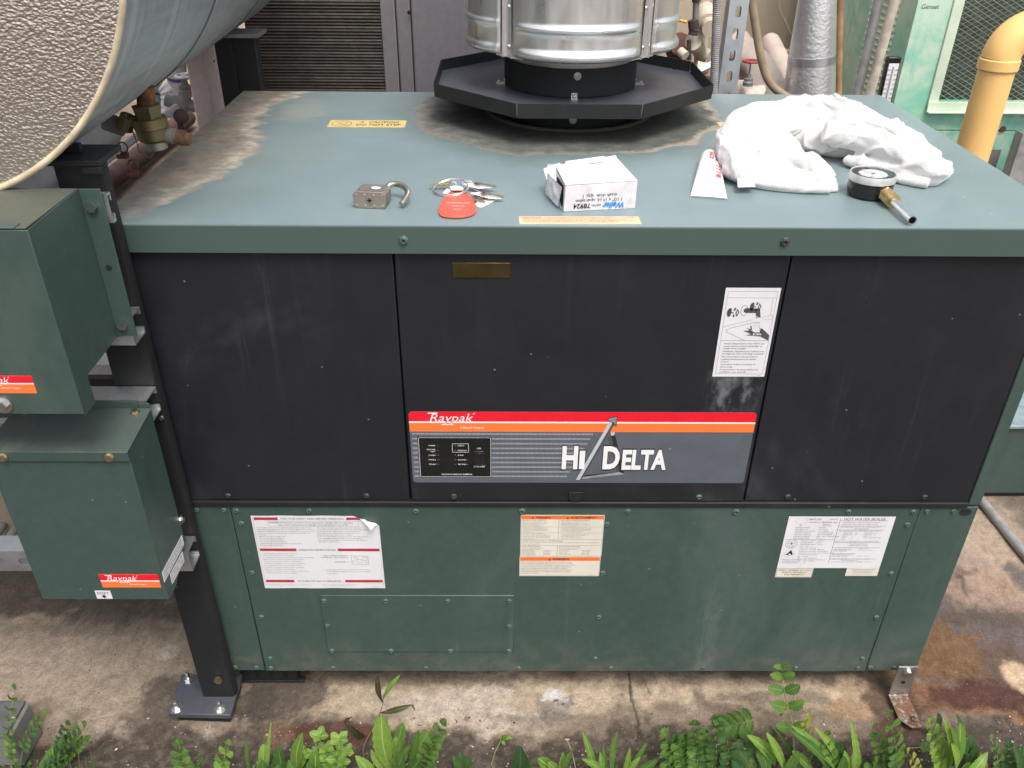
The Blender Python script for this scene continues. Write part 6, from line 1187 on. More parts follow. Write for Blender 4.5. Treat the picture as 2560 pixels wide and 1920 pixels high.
p.bar(L*.20, W2*.25, L*.90, W2*.262, 'tube_red'); p.bar(L*.20, W2*.425, L*.80, W2*.435, 'tube_red'); p.ring(L*.80, W2*.14, L*.06, W2*.09, .0007, 'tube_red'); p.ell(L*.66, W2*.84, L*.035, W2*.06, 'tube_red'); p.t('Henkel', L*.73, W2*.80, W2*.06, L*.14, 'tube_red') if False else None
m0 = T0.inverted(); nv_ = []
for q in p.mb.v:      # lay the print on the tube's upper surface
    loc = m0 @ Vector(q); f = min(.98, max(0, 1-loc.x/L)); s_ = (loc.y-w0); body = min(1, f/.84); rw = w0*(1-body)+.0145*body; rh = .0010+.0125*min(1, body*1.25)**.8
    k_ = rw/w0; xx = s_*k_*.93; h_ = rh*math.sqrt(max(0, 1-(xx/rw)**2))*(1+.05*math.sin(f*14)); w3 = Vector((mid_[0], mid_[1], H))+ax_*L*f+sx_*xx+Vector((0, 0, rh+.0004+h_+.0005)); nv_.append(tuple(w3))
p.mb.v = nv_; p.build(tb_)

# ---------------- dial thermometer with brass stem
ga = thing('dial_gauge', (1.15, .15, H), 'round black dial gauge lying face up with brass fitting and silver stem', 'gauge')
gc = np.array(PZ(2181, 433, H+.034)); rg = .0335; gx_, gy_ = gc[0], gc[1]-.003
mb = MB(); mb.lathe([(0, 0), (.029, 0), (.0325, .004), (.0335, .014), (.0335, .0245), (.0345, .025), (.0345, .034), (.0322, .0345), (.0320, .0338), (0, .0334)], c=(gx_, gy_, H+.0002), n=56); mb.build('case', 'gloss_black', ga, 40)
mb = MB(); mb.lathe([(.0313, .0304), (.0325, .0362), (.0334, .0366), (.0352, .0335), (.0350, .0255), (.0346, .0255)], c=(gx_, gy_, H+.0002), n=56, caps=False); mb.build('bezel', plain('clear_rim', (.55, .55, .55), .2), ga, 50)
mb = MB(); mb.lathe([(0, 0), (.0318, 0), (0, .0002)], c=(gx_, gy_, H+.0338), n=48); dial = mb.build('dial', 'label_white', ga)
T = Matrix.Translation((gx_, gy_, H+.0342)) @ Matrix.Rotation(R(178), 4, 'Z'); p = Print(T, 0)
for i in range(51):
    a_ = R(225-270*i/50); r1_ = .0280; r0_ = .0245 if i % 5 == 0 else .0262; p.line(r0_*math.cos(a_), r0_*math.sin(a_), r1_*math.cos(a_), r1_*math.sin(a_), .0006 if i % 5 == 0 else .0003, 'print_dark')
for i in range(6): a_ = R(225-54*i); p.t(str(20+40*i), .019*math.cos(a_), .019*math.sin(a_)-.0016, .0034, m='print_dark', align='C')
p.line(-.004, .003, .017, -.014, .0009, 'print_black'); p.ell(0, 0, .0026, .0026, 'print_black'); p.build(dial)
def glassm():
    t = NT('gauge_glass'); t.b.inputs['Transmission Weight'].default_value = 1; t.b.inputs['IOR'].default_value = 1.12; return t.out((.97, .98, .98), .03)
mb = MB(); mb.lathe([(0, 0), (.0314, 0), (.0314, .0012), (0, .0012)], c=(gx_, gy_, H+.0349), n=48); mb.build('lens', glassm(), ga, 40)
p0 = np.array(PZ(2197, 468, H+.015)); p1 = np.array(PZ(2222, 497, H+.0145)); p2 = np.array(PZ(2281, 551, H+.0085)); d = p2-p0; Ld = np.linalg.norm(d); d /= Ld
def gp_(f): return tuple(p0+d*f)
q = Ld*.46/.0355
mb = MB(); mb.tube([gp_(-.006), gp_(.0045*q)], .0130, 6); mb.build('hex_nut', 'brass', ga, 30, bevel=.0008)
mb = MB(); mb.tube([gp_(.0048*q), gp_(.0080*q)], .0085, 20); mb.build('tape_thread', 'white', ga, 50)
mb = MB(); mb.tube([gp_(.0083*q), gp_(.0185*q)], .0118, 6); mb.build('hex_nut', 'brass', ga, 30, bevel=.0008)
mb = MB(); P_ = [(.0188+.0012*i)*q for i in range(14)]; mb.tube([gp_(f) for f in P_], [.0102+(.0007 if i % 2 else 0) for i in range(14)], 28); mb.build('threaded_collar', 'brass', ga, 30)
mb = MB(); mb.tube([gp_(.0350*q), gp_(Ld)], .0062, 24, caps=False); mb.tube([gp_(Ld), gp_(Ld-.0001), gp_(.036*q)], [.0062, .0048, .0048], 24, caps=False); mb.build('stem', 'bright', ga, 60)
mb = MB(); mb.tube([gp_(Ld-.012), gp_(Ld-.0125)], .0048, 16); mb.build('stem_bore', 'dark_inside', ga)

# ---------------- crumpled white towel: padded rolls fused, then folded by ridged noise
def towel():
    zz = H
    def W_(u, v, h): q = PZ(u, v, zz+h); return (q[0], q[1], zz+h)
    parts = []
    def roll(P, r_, flat=1.0, n=72, k=3.5, amp=.16, drift=1.6):      # fabric roll whose creases run lengthwise and wander
        mb = MB(); m_ = 70; S = sweep(P, m_); rr = [float(np.interp(i/m_, np.linspace(0, 1, len(r_)), r_)) for i in range(m_+1)]; mb.tube(S, rr, n); sd0 = len(parts)*7.3
        for i in range(m_+1):
            c = S[i]
            for j in range(n):
                th_ = 2*math.pi*j/n; f = i/m_; w_ = mnoise.noise(Vector((f*3.2+sd0, math.cos(th_)*.8, math.sin(th_)*.8))); w2 = mnoise.noise(Vector((f*7+sd0, math.cos(th_)*2, math.sin(th_)*2)))
                a_ = k*th_/2+drift*f*3+w_*3.2; rd = 1-abs(math.sin(a_)); q = Vector(mb.v[i*n+j]); mb.v[i*n+j] = tuple(c+(q-c)*(1+amp*(rd**1.3*1.6-.75)*(.55+.9*abs(w2))+.16*w_))
        parts.append(mb)
    # high back roll sweeping from the left shoulder over to the rolled right end
    roll([W_(1850, 395, .030), W_(1845, 345, .040), W_(1900, 318, .046), W_(1990, 296, .050), W_(2090, 305, .048), W_(2190, 340, .042), W_(2270, 382, .034), W_(2335, 412, .026)], [.028, .036, .041, .044, .041, .036, .031, .025])
    roll([W_(1960, 330, .030), W_(2050, 345, .028), W_(2140, 360, .026), W_(2230, 390, .022)], [.026, .030, .028, .022])
    roll([W_(1845, 340, .046), W_(1835, 390, .030), W_(1850, 430, .020), W_(1850, 448, .010)], [.028, .030, .022, .010])
    roll([W_(1880, 345, .030), W_(1905, 390, .024), W_(1940, 425, .016), W_(1960, 455, .009)], [.028, .026, .019, .009])
    roll([W_(1930, 350, .026), W_(1985, 400, .020), W_(2025, 435, .013), W_(2070, 462, .009)], [.026, .023, .014, .009])
    roll([W_(1820, 432, .009), W_(1870, 448, .011), W_(1940, 463, .009), W_(2010, 470, .008), W_(2076, 473, .0075)], [.010, .013, .010, .009, .0075])
    roll([W_(1865, 405, .016), W_(1900, 435, .011), W_(1960, 450, .009), W_(2030, 458, .008)], [.020, .020, .016, .010], amp=.12)
    roll([W_(1920, 395, .018), W_(1960, 425, .013), W_(2020, 448, .009)], [.020, .020, .013], amp=.14)
    roll([W_(1975, 400, .028), W_(2015, 408, .030), W_(2045, 425, .022), W_(2080, 450, .010)], [.016, .018, .014, .009])
    # flattened folded layers at the right end
    roll([W_(2115, 398, .012), W_(2190, 418, .012), W_(2260, 436, .012), W_(2330, 440, .014), W_(2358, 415, .020)], [.010, .014, .016, .018, .016])
    roll([W_(2260, 405, .030), W_(2330, 418, .030), W_(2352, 428, .022), W_(2330, 446, .010)], [.016, .018, .016, .009])
    roll([W_(2190, 432, .007), W_(2260, 450, .007), W_(2320, 460, .008)], [.006, .0075, .008])
    roll([W_(2060, 330, .052), W_(2160, 350, .044), W_(2260, 392, .036), W_(2330, 408, .034)], [.020, .022, .018, .012])
    def skirt(P, th, h=.0):
        pp = [PZ(u, v, zz)[:2] for u, v in P]; Q = []
        for a, b in zip(pp, pp[1:]+pp[:1]):
            for k in range(6): q = a+(b-a)*k/6; nz = mnoise.noise(Vector((q[0]*60, q[1]*60, 4)))*.004; Q.append((q[0]+nz, q[1]-nz))
        mb = MB(); mb.prism(Q, zz+.0006+h, zz+.0006+h+th); parts.append(mb)
    skirt([(1806, 432), (1828, 452), (1872, 468), (1930, 472), (1992, 480), (2050, 482), (2096, 482), (2088, 452), (2052, 426), (2020, 400), (1940, 380), (1850, 390)], .0062)
    skirt([(1815, 425), (1850, 448), (1930, 462), (2000, 470), (2080, 470), (2060, 440), (1980, 395), (1880, 380)], .0055, .0056)
    skirt([(2108, 408), (2150, 425), (2200, 440), (2250, 456), (2325, 466), (2366, 440), (2372, 410), (2280, 395), (2180, 392)], .006)
    m = MB()
    for q in parts: m.add(q.v, q.f)
    me = m.mesh('towel_raw', 'white'); o = bpy.data.objects.new('towel_raw', me); col.objects.link(o)
    bm = bmesh.new(); bm.from_mesh(me); bmesh.ops.recalc_face_normals(bm, faces=bm.faces); bm.to_mesh(me); bm.free()
    r_ = o.modifiers.new('r', 'REMESH'); r_.mode = 'VOXEL'; r_.voxel_size = .0022; s_ = o.modifiers.new('s', 'SMOOTH'); s_.iterations = 3; s_.factor = .5
    dg = bpy.context.evaluated_depsgraph_get(); ev = o.evaluated_get(dg); m2 = bpy.data.meshes.new_from_object(ev); bpy.data.objects.remove(o)
    n = len(m2.vertices); co = np.empty(n*3); m2.vertices.foreach_get('co', co); co = co.reshape(-1, 3); no = np.empty(n*3); m2.vertices.foreach_get('normal', no); no = no.reshape(-1, 3)
    def N3(P, f, sd_): return np.array([mnoise.noise(Vector(q)*f+Vector((sd_, sd_*2.3, 0))) for q in P])
    # a few sharp wandering creases and soft dents on top of the rolled folds
    w1 = N3(co, 8, 3.1); w2 = N3(co, 15, 8.2); th_ = co[:, 0]*34+co[:, 1]*60+w1*9+w2*2.5; rid = 1-np.abs(np.sin(th_))
    amp = np.clip(N3(co, 10, 5.5)*1.6+.35, 0, 1); up = np.clip((co[:, 2]-zz)/.02, .1, 1)
    th2 = co[:, 0]*95+co[:, 1]*150+co[:, 2]*60+w1*13+N3(co, 24, 2.2)*4; rid2 = 1-np.abs(np.sin(th2))
    dsp = ((rid**3)*.0065*amp+(rid2**2)*.0014*np.clip(1.1-amp, 0, 1)+N3(co, 45, 4.4)*.0010+N3(co, 17, 6.6)*.0055)*up
    co = co+no*dsp[:, None]; co[:, 2] = np.maximum(co[:, 2], zz+.0008+0*co[:, 2]); m2.vertices.foreach_set('co', co.ravel())
    m2.materials.clear(); t = NT('white_terry_towel'); a_ = t.noise(420, 2, .6); t.bump(t.math('ADD', a_, t.math('MULTIPLY', t.noise(150, 3), .6)), .5, .0018)
    t.b.inputs['Sheen Weight'].default_value = .35; t.b.inputs['Subsurface Weight'].default_value = .12; t.b.inputs['Subsurface Radius'].default_value = (.02, .018, .015); t.b.inputs['Subsurface Scale'].default_value = .2
    t.out(t.mix(t.noise(20, 3), (.62, .605, .585), (.69, .685, .68)), .95); m2.materials.append(t.m); m2.polygons.foreach_set('use_smooth', [True]*len(m2.polygons)); m2.name = 'towel'
    return link('towel', m2, None, (0, 0, 0), label='crumpled white cotton towel heaped on the right of the green top', category='towel')
tw = towel()
L4 = [PZ(1640+x*.3797, 220+y_*.3797, H+.0135) for x, y_ in ((533, 580), (640, 575), (654, 645), (540, 648))]
mb = MB(); mb.add([tuple(q) for q in L4]+[tuple(q-np.array((0, 0, .0006))) for q in L4], [(3, 2, 1, 0), (4, 5, 6, 7), (0, 1, 5, 4), (1, 2, 6, 5), (2, 3, 7, 6), (3, 0, 4, 7)]); mb.v = [(x, y_, z+(.004 if i in (0, 1, 4, 5) else -.001)) for i, (x, y_, z) in enumerate(mb.v)]; lbx = mb.build('care_label', 'card', tw, recalc=True)
T = basis(L4[0]+np.array((0, 0, .0045)), tuple(L4[1]-L4[0]), tuple(L4[0]-L4[3]+np.array((0, 0, .005)))); p = Print(T, .0002); M['purple_print'] = plain('purple_label_print', (.35, .32, .6), .5); p.t('100% COTTON', .004, -.010, .004, .030, 'purple_print'); p.t('MADE IN PAKISTAN', .004, -.024, .003, .030, 'purple_print') if False else None; p.bar(.003, -.020, .034, -.0192, 'purple_print'); p.build(lbx)

# ================================================================ WEEDS
def leafmat(name, c1, c2, rib, gloss=.45, tr=.35):
    t = NT(name); uv = t.n('ShaderNodeUVMap').outputs[0]; u, v, _ = t.xyz(uv); oi = t.n('ShaderNodeObjectInfo').outputs['Random']
    c = t.mix(oi, c1, c2); c = t.mix(t.math('MULTIPLY', t.step(t.noise(120, 4), .35, .7), .35), c, tuple(q*.6 for q in c1))
    d = t.math('ABSOLUTE', t.math('SUBTRACT', v, .5)); veins = t.math('PINGPONG', t.math('ADD', t.math('MULTIPLY', u, 9), t.math('MULTIPLY', d, -7)), .5)
    c = t.mix(t.math('MULTIPLY', t.step(veins, .07, .0), .35), c, rib); c = t.mix(t.step(d, .05, .02), c, rib)
    c = t.mix(t.math('MULTIPLY', t.step(t.noise(38, 6, .75), .58, .68), .7), c, (.30, .25, .08))
    h = t.math('ADD', t.math('MULTIPLY', t.step(veins, .0, .14), .5), t.math('MULTIPLY', t.step(d, 0, .06), .8)); t.bump(h, .35, .0012)
    t.out(c, gloss, 0, .4); tb = t.n('ShaderNodeBsdfTranslucent'); t.put(tb.inputs[0], t.mix(1, c, (1.5, 1.5, .8), 'MULTIPLY')); mx = t.n('ShaderNodeMixShader'); mx.inputs[0].default_value = tr
    t.t.links.new(t.b.outputs[0], mx.inputs[1]); t.t.links.new(tb.outputs[0], mx.inputs[2]); t.t.links.new(mx.outputs[0], t.t.nodes['Material Output'].inputs['Surface']); return t.m
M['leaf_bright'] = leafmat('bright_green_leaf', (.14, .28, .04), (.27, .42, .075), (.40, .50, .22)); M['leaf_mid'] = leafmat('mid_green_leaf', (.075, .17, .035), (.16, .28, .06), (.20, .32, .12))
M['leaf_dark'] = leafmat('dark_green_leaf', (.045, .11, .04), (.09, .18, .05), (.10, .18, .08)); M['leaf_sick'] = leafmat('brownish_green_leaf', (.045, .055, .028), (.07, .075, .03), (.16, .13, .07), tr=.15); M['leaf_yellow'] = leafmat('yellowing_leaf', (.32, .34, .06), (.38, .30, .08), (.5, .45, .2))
M['stem_g'] = plain('green_stem', (.20, .26, .09), .5, var=.2); M['stem_d'] = plain('brown_stem', (.13, .09, .055), .6, var=.2)
def blade(P0, P1, w_, bow=.15, up=(0, -.5, 1), shape='lance', serr=.0, curl=.25, N=16, twist=0, seed=0):
    P0, P1 = Vector(P0), Vector(P1); d = P1-P0; L = d.length; t = d.normalized(); n = Vector(up); n = (n-t*n.dot(t)).normalized(); s = t.cross(n); mb = MB(); uvs = []; rr = random.Random(seed)
    ph = rr.random()*6; lat = rr.uniform(-.06, .06)*L
    for i in range(N+1):
        f = i/N
        wf = {'lance': math.sin(math.pi*min(1, f*.93+.05))**.8*(.45+.75*f) if f < .97 else .12, 'oval': math.sin(math.pi*(f*.97+.015))**.62, 'grass': (1-f**2.2)*min(1, f*5+.4), 'spoon': (.25+.75*sstepf(f, .15, .6))*math.sqrt(max(0, 1-max(0, (f-.72)/.285)**2)), 'lobe': math.sin(math.pi*(f*.95+.04))**.6}[shape]
        c = P0+t*L*f+n*(bow*L*4*f*(1-f))+s*lat*math.sin(math.pi*f)
        a_ = twist*f; ss = s*math.cos(a_)+n*math.sin(a_); nn2 = n*math.cos(a_)-s*math.sin(a_)
        for j in range(-3, 4):
            g = j/3; ed = 1.0
            if abs(j) == 3: ed = 1+serr*(1 if (i % 2) else -1)*.5
            if shape == 'lobe': ed *= 1-.28*(abs(g)**2)*(.5+.5*math.cos(f*math.pi*9))
            wv = math.sin(f*9+ph+j)*.03*w_*abs(g)
            mb.v.append(tuple(c+ss*(w_/2*wf*g*ed)+nn2*(curl*w_/2*abs(g)*wf*abs(g)+wv))); uvs.append((f, g/2+.5))
    for i in range(N):
        for j in range(6): a = i*7+j; mb.f.append((a, a+1, a+8, a+7)); mb.m.append(0)
    mb.uv = uvs; return mb
def sstepf(v, a, b): q = min(1, max(0, (v-a)/(b-a))); return q*q*(3-2*q)
def leafobj(mb, name, mat, par, **k):
    o = mb.build(name, mat, par, 80, **k); me = o.data; uvl = me.uv_layers.new(name='UVMap'); vi = np.empty(len(me.loops), dtype=np.int32); me.loops.foreach_get('vertex_index', vi); uvl.data.foreach_set('uv', np.array(mb.uv)[vi].ravel().astype(np.float32)); return o
GY0 = None
def G(u, v): q = PZ(u, v, 0); q[2] = gz(q[0], q[1]); return q           # on the soil
def TIPP(u, v, root, dy=.0): return PY(u, v, root[1]+dy)
def plant(name, label, root, group=None): return thing(name, tuple(root), label, 'weed', group)
cnt = [0]
def rosette(label, root, leaves, mat='leaf_bright', group=None, name='broadleaf_weed'):
    pl_ = plant(name, label, root, group)
    for lf in leaves:
        (u, v, wpx), opt = lf[:3], (lf[3] if len(lf) > 3 else {}); cnt[0] += 1; dy = opt.get('dy', random.uniform(-.02, .025)); r2 = np.array(root)+np.array((opt.get('dx', 0), 0, 0))
        if 'r' in opt: r2 = G(*opt['r'])
        tip = TIPP(u, v, r2, dy); w_ = wpx/1330*1.0; sh = opt.get('s', 'spoon')
        leafobj(blade(r2, tip, w_, opt.get('bow', random.uniform(.03, .10)), shape=sh, serr=opt.get('serr', .10), seed=cnt[0], N=24 if sh == 'lobe' else 18, twist=random.uniform(-.4, .4)), 'leaf', opt.get('m', mat), pl_)
    return pl_
def frond(pl_, root, tip, pairs, lw, ll, mat, stem='stem_g', bow=.08, shape='oval', serr=.3, f0=.3, droop=.0, rad=.0011, ang=62):
    root, tip = Vector(tuple(root)), Vector(tuple(tip)); d = tip-root; L = d.length; t = d.normalized(); n = Vector((0, -.6, 1)); n = (n-t*n.dot(t)).normalized(); s = t.cross(n)
    cen = lambda f: root+t*L*f+n*(bow*L*4*f*(1-f)); mb = MB(); mb.tube([cen(i/14) for i in range(15)], [rad*(1-.6*i/14) for i in range(15)], 7); st_ = mb.build('frond_stem', stem, pl_, 60)
    for k in range(pairs+1):
        f = f0+(1-f0)*k/pairs; sz = (.75+.35*math.sin(math.pi*min(1, .25+f*.6)))*(1.0 if k < pairs else 1.1); c = cen(min(f, .995))
        for sg in ((-1, 1) if k < pairs else (0,)):
            cnt[0] += 1; a_ = R(ang)*(1-.35*f); dr = (t*math.cos(a_)+s*sg*math.sin(a_)) if sg else t; e = c+(dr+n*random.uniform(-.15, .25))*ll*sz
            leafobj(blade(c, e, lw*sz, .05, up=tuple(n+Vector((random.uniform(-.3, .3), 0, 0))), shape=shape, serr=serr, seed=cnt[0], N=10, curl=.2), 'leaflet', mat, st_)
def fern(label, items, group=None, name='pinnate_weed', cat='weed'):
    pl_ = None
    for it in items:
        (ru, rv, tu, tv, pairs, lw, ll, mat), o = it[:8], (it[8] if len(it) > 8 else {}); root = G(ru, rv); root[2] += o.pop('lift', 0)
        if pl_ is None: pl_ = plant(name, label, root, group)
        dy = o.pop('dy', random.uniform(-.01, .02)); frond(pl_, root, TIPP(tu, tv, root, dy), pairs, lw/1330, ll/1330, mat, **o)
    return pl_
mB, mM, mD, mS, mY = 'leaf_bright', 'leaf_mid', 'leaf_dark', 'leaf_sick', 'leaf_yellow'
fern('small lobed seedling weed below the base plate, leftmost of the two', [(468, 1935, 448, 1864, 3, 26, 24, mM, dict(serr=.5)), (475, 1940, 500, 1905, 2, 24, 22, mM)])
fern('small lobed seedling weed below the base plate, right one of the two', [(552, 1940, 572, 1862, 3, 22, 24, mB, dict(serr=.5))])
rosette('upright green weed with narrow and broad leaves below the gap beside the base plate', G(675, 1935), [(615, 1846, 12, dict(r=(622, 1935), s='lance', m=mM)), (678, 1806, 15, dict(r=(668, 1940), s='lance')), (658, 1860, 24, dict(r=(672, 1940))), (694, 1866, 40, dict(r=(700, 1930), s='lobe', m=mM)), (640, 1905, 30, dict(s='lobe', m=mM)), (705, 1900, 34, dict(s='lobe', m=mM)), (655, 1900, 34, dict(s='lobe', m=mM)), (690, 1885, 12, dict(s='lance', m=mM))])
rosette('pair of broad pointed pale leaves standing between the seedlings and clover', G(748, 1935), [(756, 1832, 34, dict(s='lance', dy=0)), (760, 1862, 30, dict(s='spoon')), (735, 1890, 26, dict(m=mM)), (722, 1900, 30, dict(s='oval', m=mM))])
def chick(label, root, stems, mat=mB):
    root = G(*root); pl_ = plant('small_leaved_weed', label, root)
    for (u, v, n_, s_) in stems:
        tip = TIPP(u, v, root, random.uniform(-.01, .015)); R0, T_ = Vector(tuple(root)), Vector(tuple(tip)); d = T_-R0; mb = MB(); mb.tube([R0+d*i/6+Vector((math.sin(i)*.002, 0, 0)) for i in range(7)], [.0009]*7, 6); st_ = mb.build('stalk', 'stem_g', pl_, 60)
        for k in range(n_):
            f = .45+.55*k/max(1, n_-1); c = R0+d*f
            for q in range(4 if k == n_-1 else 2):
                cnt[0] += 1; a_ = q*math.pi*(.5 if k == n_-1 else 1)+k*1.2+random.random()*.5; e = c+Vector((math.cos(a_), math.sin(a_)*.8, .35)).normalized()*s_/1330; leafobj(blade(c, e, s_*.72/1330, .08, shape='oval', seed=cnt[0], N=8, curl=.15), 'leaf', mat, st_)
    return pl_
chick('bright small leaved weed in front of the reddish brick patch', (835, 1935), [(798, 1842, 2, 26), (848, 1850, 3, 26), (815, 1872, 3, 24), (868, 1880, 3, 22), (780, 1885, 3, 24), (830, 1900, 2, 26), (858, 1905, 2, 22)])
rosette('low weed with rounded bright leaves at the bottom edge under the brick patch', G(790, 1945), [(790, 1882, 38, dict(s='oval')), (835, 1895, 34, dict(s='oval', r=(850, 1945))), (770, 1905, 30, dict(s='oval', m=mM))])
rosette('spreading pale weed leaves left of the tall broadleaf weed', G(955, 1945), [(888, 1890, 34, dict(s='lance', r=(935, 1940), bow=.15)), (928, 1874, 22, dict(s='lance', r=(968, 1930))), (905, 1908, 22, dict(s='lance', r=(940, 1945)))])
rosette('largest bright broadleaf weed in front of the middle of the boiler', G(1000, 1940), [(954, 1786, 46, dict(r=(985, 1935), serr=.14, dy=.0)), (990, 1842, 26, dict(r=(985, 1940))), (1074, 1826, 36, dict(r=(1030, 1935), serr=.18)), (1006, 1806, 30, dict(r=(1002, 1930), m=mM, dy=.02)), (1046, 1826, 18, dict(r=(1025, 1930), m=mM)), (1000, 1850, 40, dict(s='lobe', m=mM)), (1025, 1862, 36, dict(s='lobe', m=mM)), (960, 1900, 26, {}), (1060, 1885, 40, dict(s='lobe', m=mM))])
fern('feathery lobed green weed just right of the largest broadleaf weed', [(1045, 1940, 1106, 1812, 8, 22, 26, mM, dict(serr=.6, f0=.25)), (1060, 1940, 1090, 1850, 5, 22, 24, mM, dict(serr=.6))])
# spindly dark weed
sw_ = plant('spindly_weed', 'spindly dark leaved weed leaning up against the pale concrete strip', G(908, 1900)); S = [G(908, 1897), PY(909, 1870, -.12), PY(922, 1838, -.10), PY(938, 1810, -.08), PY(950, 1782, -.065), PY(957, 1757, -.05), PY(958, 1735, -.04)]
mb = MB(); mb.tube(sweep([tuple(q) for q in S], 24), [.0015-.0008*i/24 for i in range(25)], 7); mb.build('stalk', 'stem_d', sw_, 60)
for a_, b_, w_, bw in (((957, 1757), (944, 1685), 17, .05), ((950, 1782), (1030, 1762), 18, .16), ((922, 1840), (860, 1802), 22, .12), ((958, 1748), (999, 1688), 15, .05)):
    cnt[0] += 1; q0 = PY(*a_, -.05); q1 = PY(*b_, -.055 if b_[0] > 900 else -.11); leafobj(blade(q0, q1, w_/1330, bw, shape='lance', seed=cnt[0], up=(0, -.7, .7)), 'leaf', mB if b_[0] == 999 else mS, sw_)
q0 = PY(862, 1804, -.11); q1 = PY(882, 1792, -.115); leafobj(blade(q0, q1, .008, .05, shape='grass', seed=3), 'leaf', mS, sw_); q0 = PY(1030, 1762, -.055); q1 = PY(1038, 1776, -.06); leafobj(blade(q0, q1, .005, .05, shape='grass', seed=3), 'leaf', mS, sw_)
ts = plant('thin_seedling', 'thin pale stemmed seedling in front of the grey concrete scar', G(1228, 1908)); mb = MB(); mb.tube(sweep([tuple(G(1228, 1908)), tuple(PY(1238, 1880, -.13)), tuple(PY(1255, 1846, -.12))], 10), .0008, 6); mb.build('stalk', 'stem_g', ts, 60)
for u, v, w_ in ((1270, 1836, 11), (1282, 1845, 10), (1262, 1862, 9), (1250, 1845, 9)): cnt[0] += 1; leafobj(blade(PY(1255, 1848, -.12), PY(u, v, -.125), w_/1330, .1, shape='oval', seed=cnt[0], N=8), 'leaf', mB, ts)
rosette('dark round leaved weed at the bottom edge right of the thin seedling', G(1300, 1935), [(1302, 1866, 46, dict(s='oval', m=mD)), (1315, 1900, 24, dict(s='lobe', m=mM)), (1280, 1905, 20, dict(m=mD)), (1330, 1905, 20, dict(m=mM))])
rosette('small dull dark weed half hidden at the bottom left of the thin seedling', G(1160, 1935), [(1150, 1880, 26, dict(s='oval', m=mD)), (1175, 1888, 26, dict(s='oval', m=mD)), (1135, 1900, 20, dict(m=mD)), (1185, 1905, 18, dict(s='grass', m=mM)), (1130, 1885, 14, dict(s='grass', m=mM))])
rosette('low pale weed below the pale scar, between two round weeds', G(1395, 1940), [(1345, 1895, 30, dict(s='spoon')), (1408, 1880, 22, dict(s='lance')), (1432, 1872, 18, dict(s='lance', m=mM)), (1370, 1905, 22, {})])
mb = MB(); fs_ = plant('dry_stalk', 'thin dry stalk with tiny pale flower head standing right of the pale weed', G(1441, 1925)); mb.tube([tuple(G(1441, 1925)), tuple(PY(1430, 1880, -.14)), tuple(PY(1418, 1850, -.135))], .0008, 6); mb.add(ico, icf, 0, Matrix.Translation(PY(1418, 1849, -.135)) @ Matrix.Diagonal((.006, .003, .002, 1))); mb.build('stalk', plain('dry_straw', (.38, .30, .22), .7), fs_, 50)
rosette('strappy green weed with upright blades right of centre', G(1510, 1940), [(1456, 1828, 20, dict(r=(1485, 1935), s='lance')), (1544, 1828, 18, dict(r=(1532, 1935), s='lance', serr=.3, m=mM)), (1508, 1862, 16, dict(s='lance', m=mM)), (1500, 1880, 18, dict(s='lance')), (1575, 1870, 18, dict(r=(1550, 1940), s='lance')), (1617, 1858, 18, dict(r=(1556, 1938), s='lance', m=mM)), (1645, 1898, 24, dict(r=(1575, 1950), s='lance', m=mM)), (1600, 1893, 20, dict(r=(1560, 1945), s='lance')), (1455, 1898, 22, dict(s='lance')), (1480, 1905, 16, dict(s='grass'))])
fern('dense clump of lobed and pinnate weeds right of the concrete crack', [(1705, 1930, 1664, 1842, 4, 32, 32, mM, dict(serr=.6)), (1740, 1935, 1736, 1813, 6, 28, 30, mM, dict(serr=.5)), (1720, 1940, 1705, 1855, 5, 40, 40, mM, dict(serr=.6)), (1770, 1935, 1768, 1880, 3, 30, 30, mB, dict(serr=.6)), (1690, 1945, 1660, 1890, 3, 30, 26, mM, dict(serr=.5))])
fern('dark pinnate weed with neat paired leaflets behind the lobed clump', [(1785, 1930, 1784, 1798, 7, 24, 30, mD, dict(serr=.35, f0=.2)), (1765, 1930, 1760, 1835, 5, 20, 24, mD, dict(f0=.2)), (1820, 1940, 1818, 1850, 5, 24, 28, mD, dict(f0=.2)), (1860, 1935, 1862, 1846, 4, 26, 28, mD, dict(f0=.3)), (1880, 1838, 1798, 1822, 5, 22, 38, mM, dict(f0=.1, bow=.02, lift=.05))])
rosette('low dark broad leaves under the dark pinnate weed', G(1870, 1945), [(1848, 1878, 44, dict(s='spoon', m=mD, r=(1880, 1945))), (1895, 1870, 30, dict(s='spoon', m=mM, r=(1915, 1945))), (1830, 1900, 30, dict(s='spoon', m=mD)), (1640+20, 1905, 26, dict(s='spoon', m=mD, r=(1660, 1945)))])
rosette('sprawling weed with long strappy leaves left of the tall stem', G(1960, 1940), [(1868, 1838, 36, dict(r=(1938, 1915), s='lance', bow=.1)), (1916, 1832, 28, dict(r=(1968, 1935), s='lance')), (1928, 1813, 12, dict(r=(1985, 1890), s='grass', m=mM)), (1978, 1814, 32, dict(r=(2092, 1930), s='lance', bow=.12, serr=.05)), (1976, 1826, 26, dict(r=(2070, 1930), s='lance', m=mM, bow=.1)), (2037, 1819, 22, dict(r=(2088, 1925), s='lance')), (1981, 1878, 32, dict(r=(2036, 1925), s='lance')), (1968, 1905, 22, dict(r=(2030, 1940), s='lance', m=mM)), (1995, 1880, 24, dict(m=mM)), (2030, 1890, 30, dict(s='oval', m=mD))])
tp = plant('tall_pinnate_weed', 'tallest weed, stem with paired toothed leaves rising in front of the boiler bottom', G(1984, 1880)); S = [G(1986, 1880), PY(1982, 1826, -.10), PY(1974, 1780, -.085), PY(1962, 1735, -.07), PY(1957, 1700, -.055), PY(1954, 1668, -.045)]
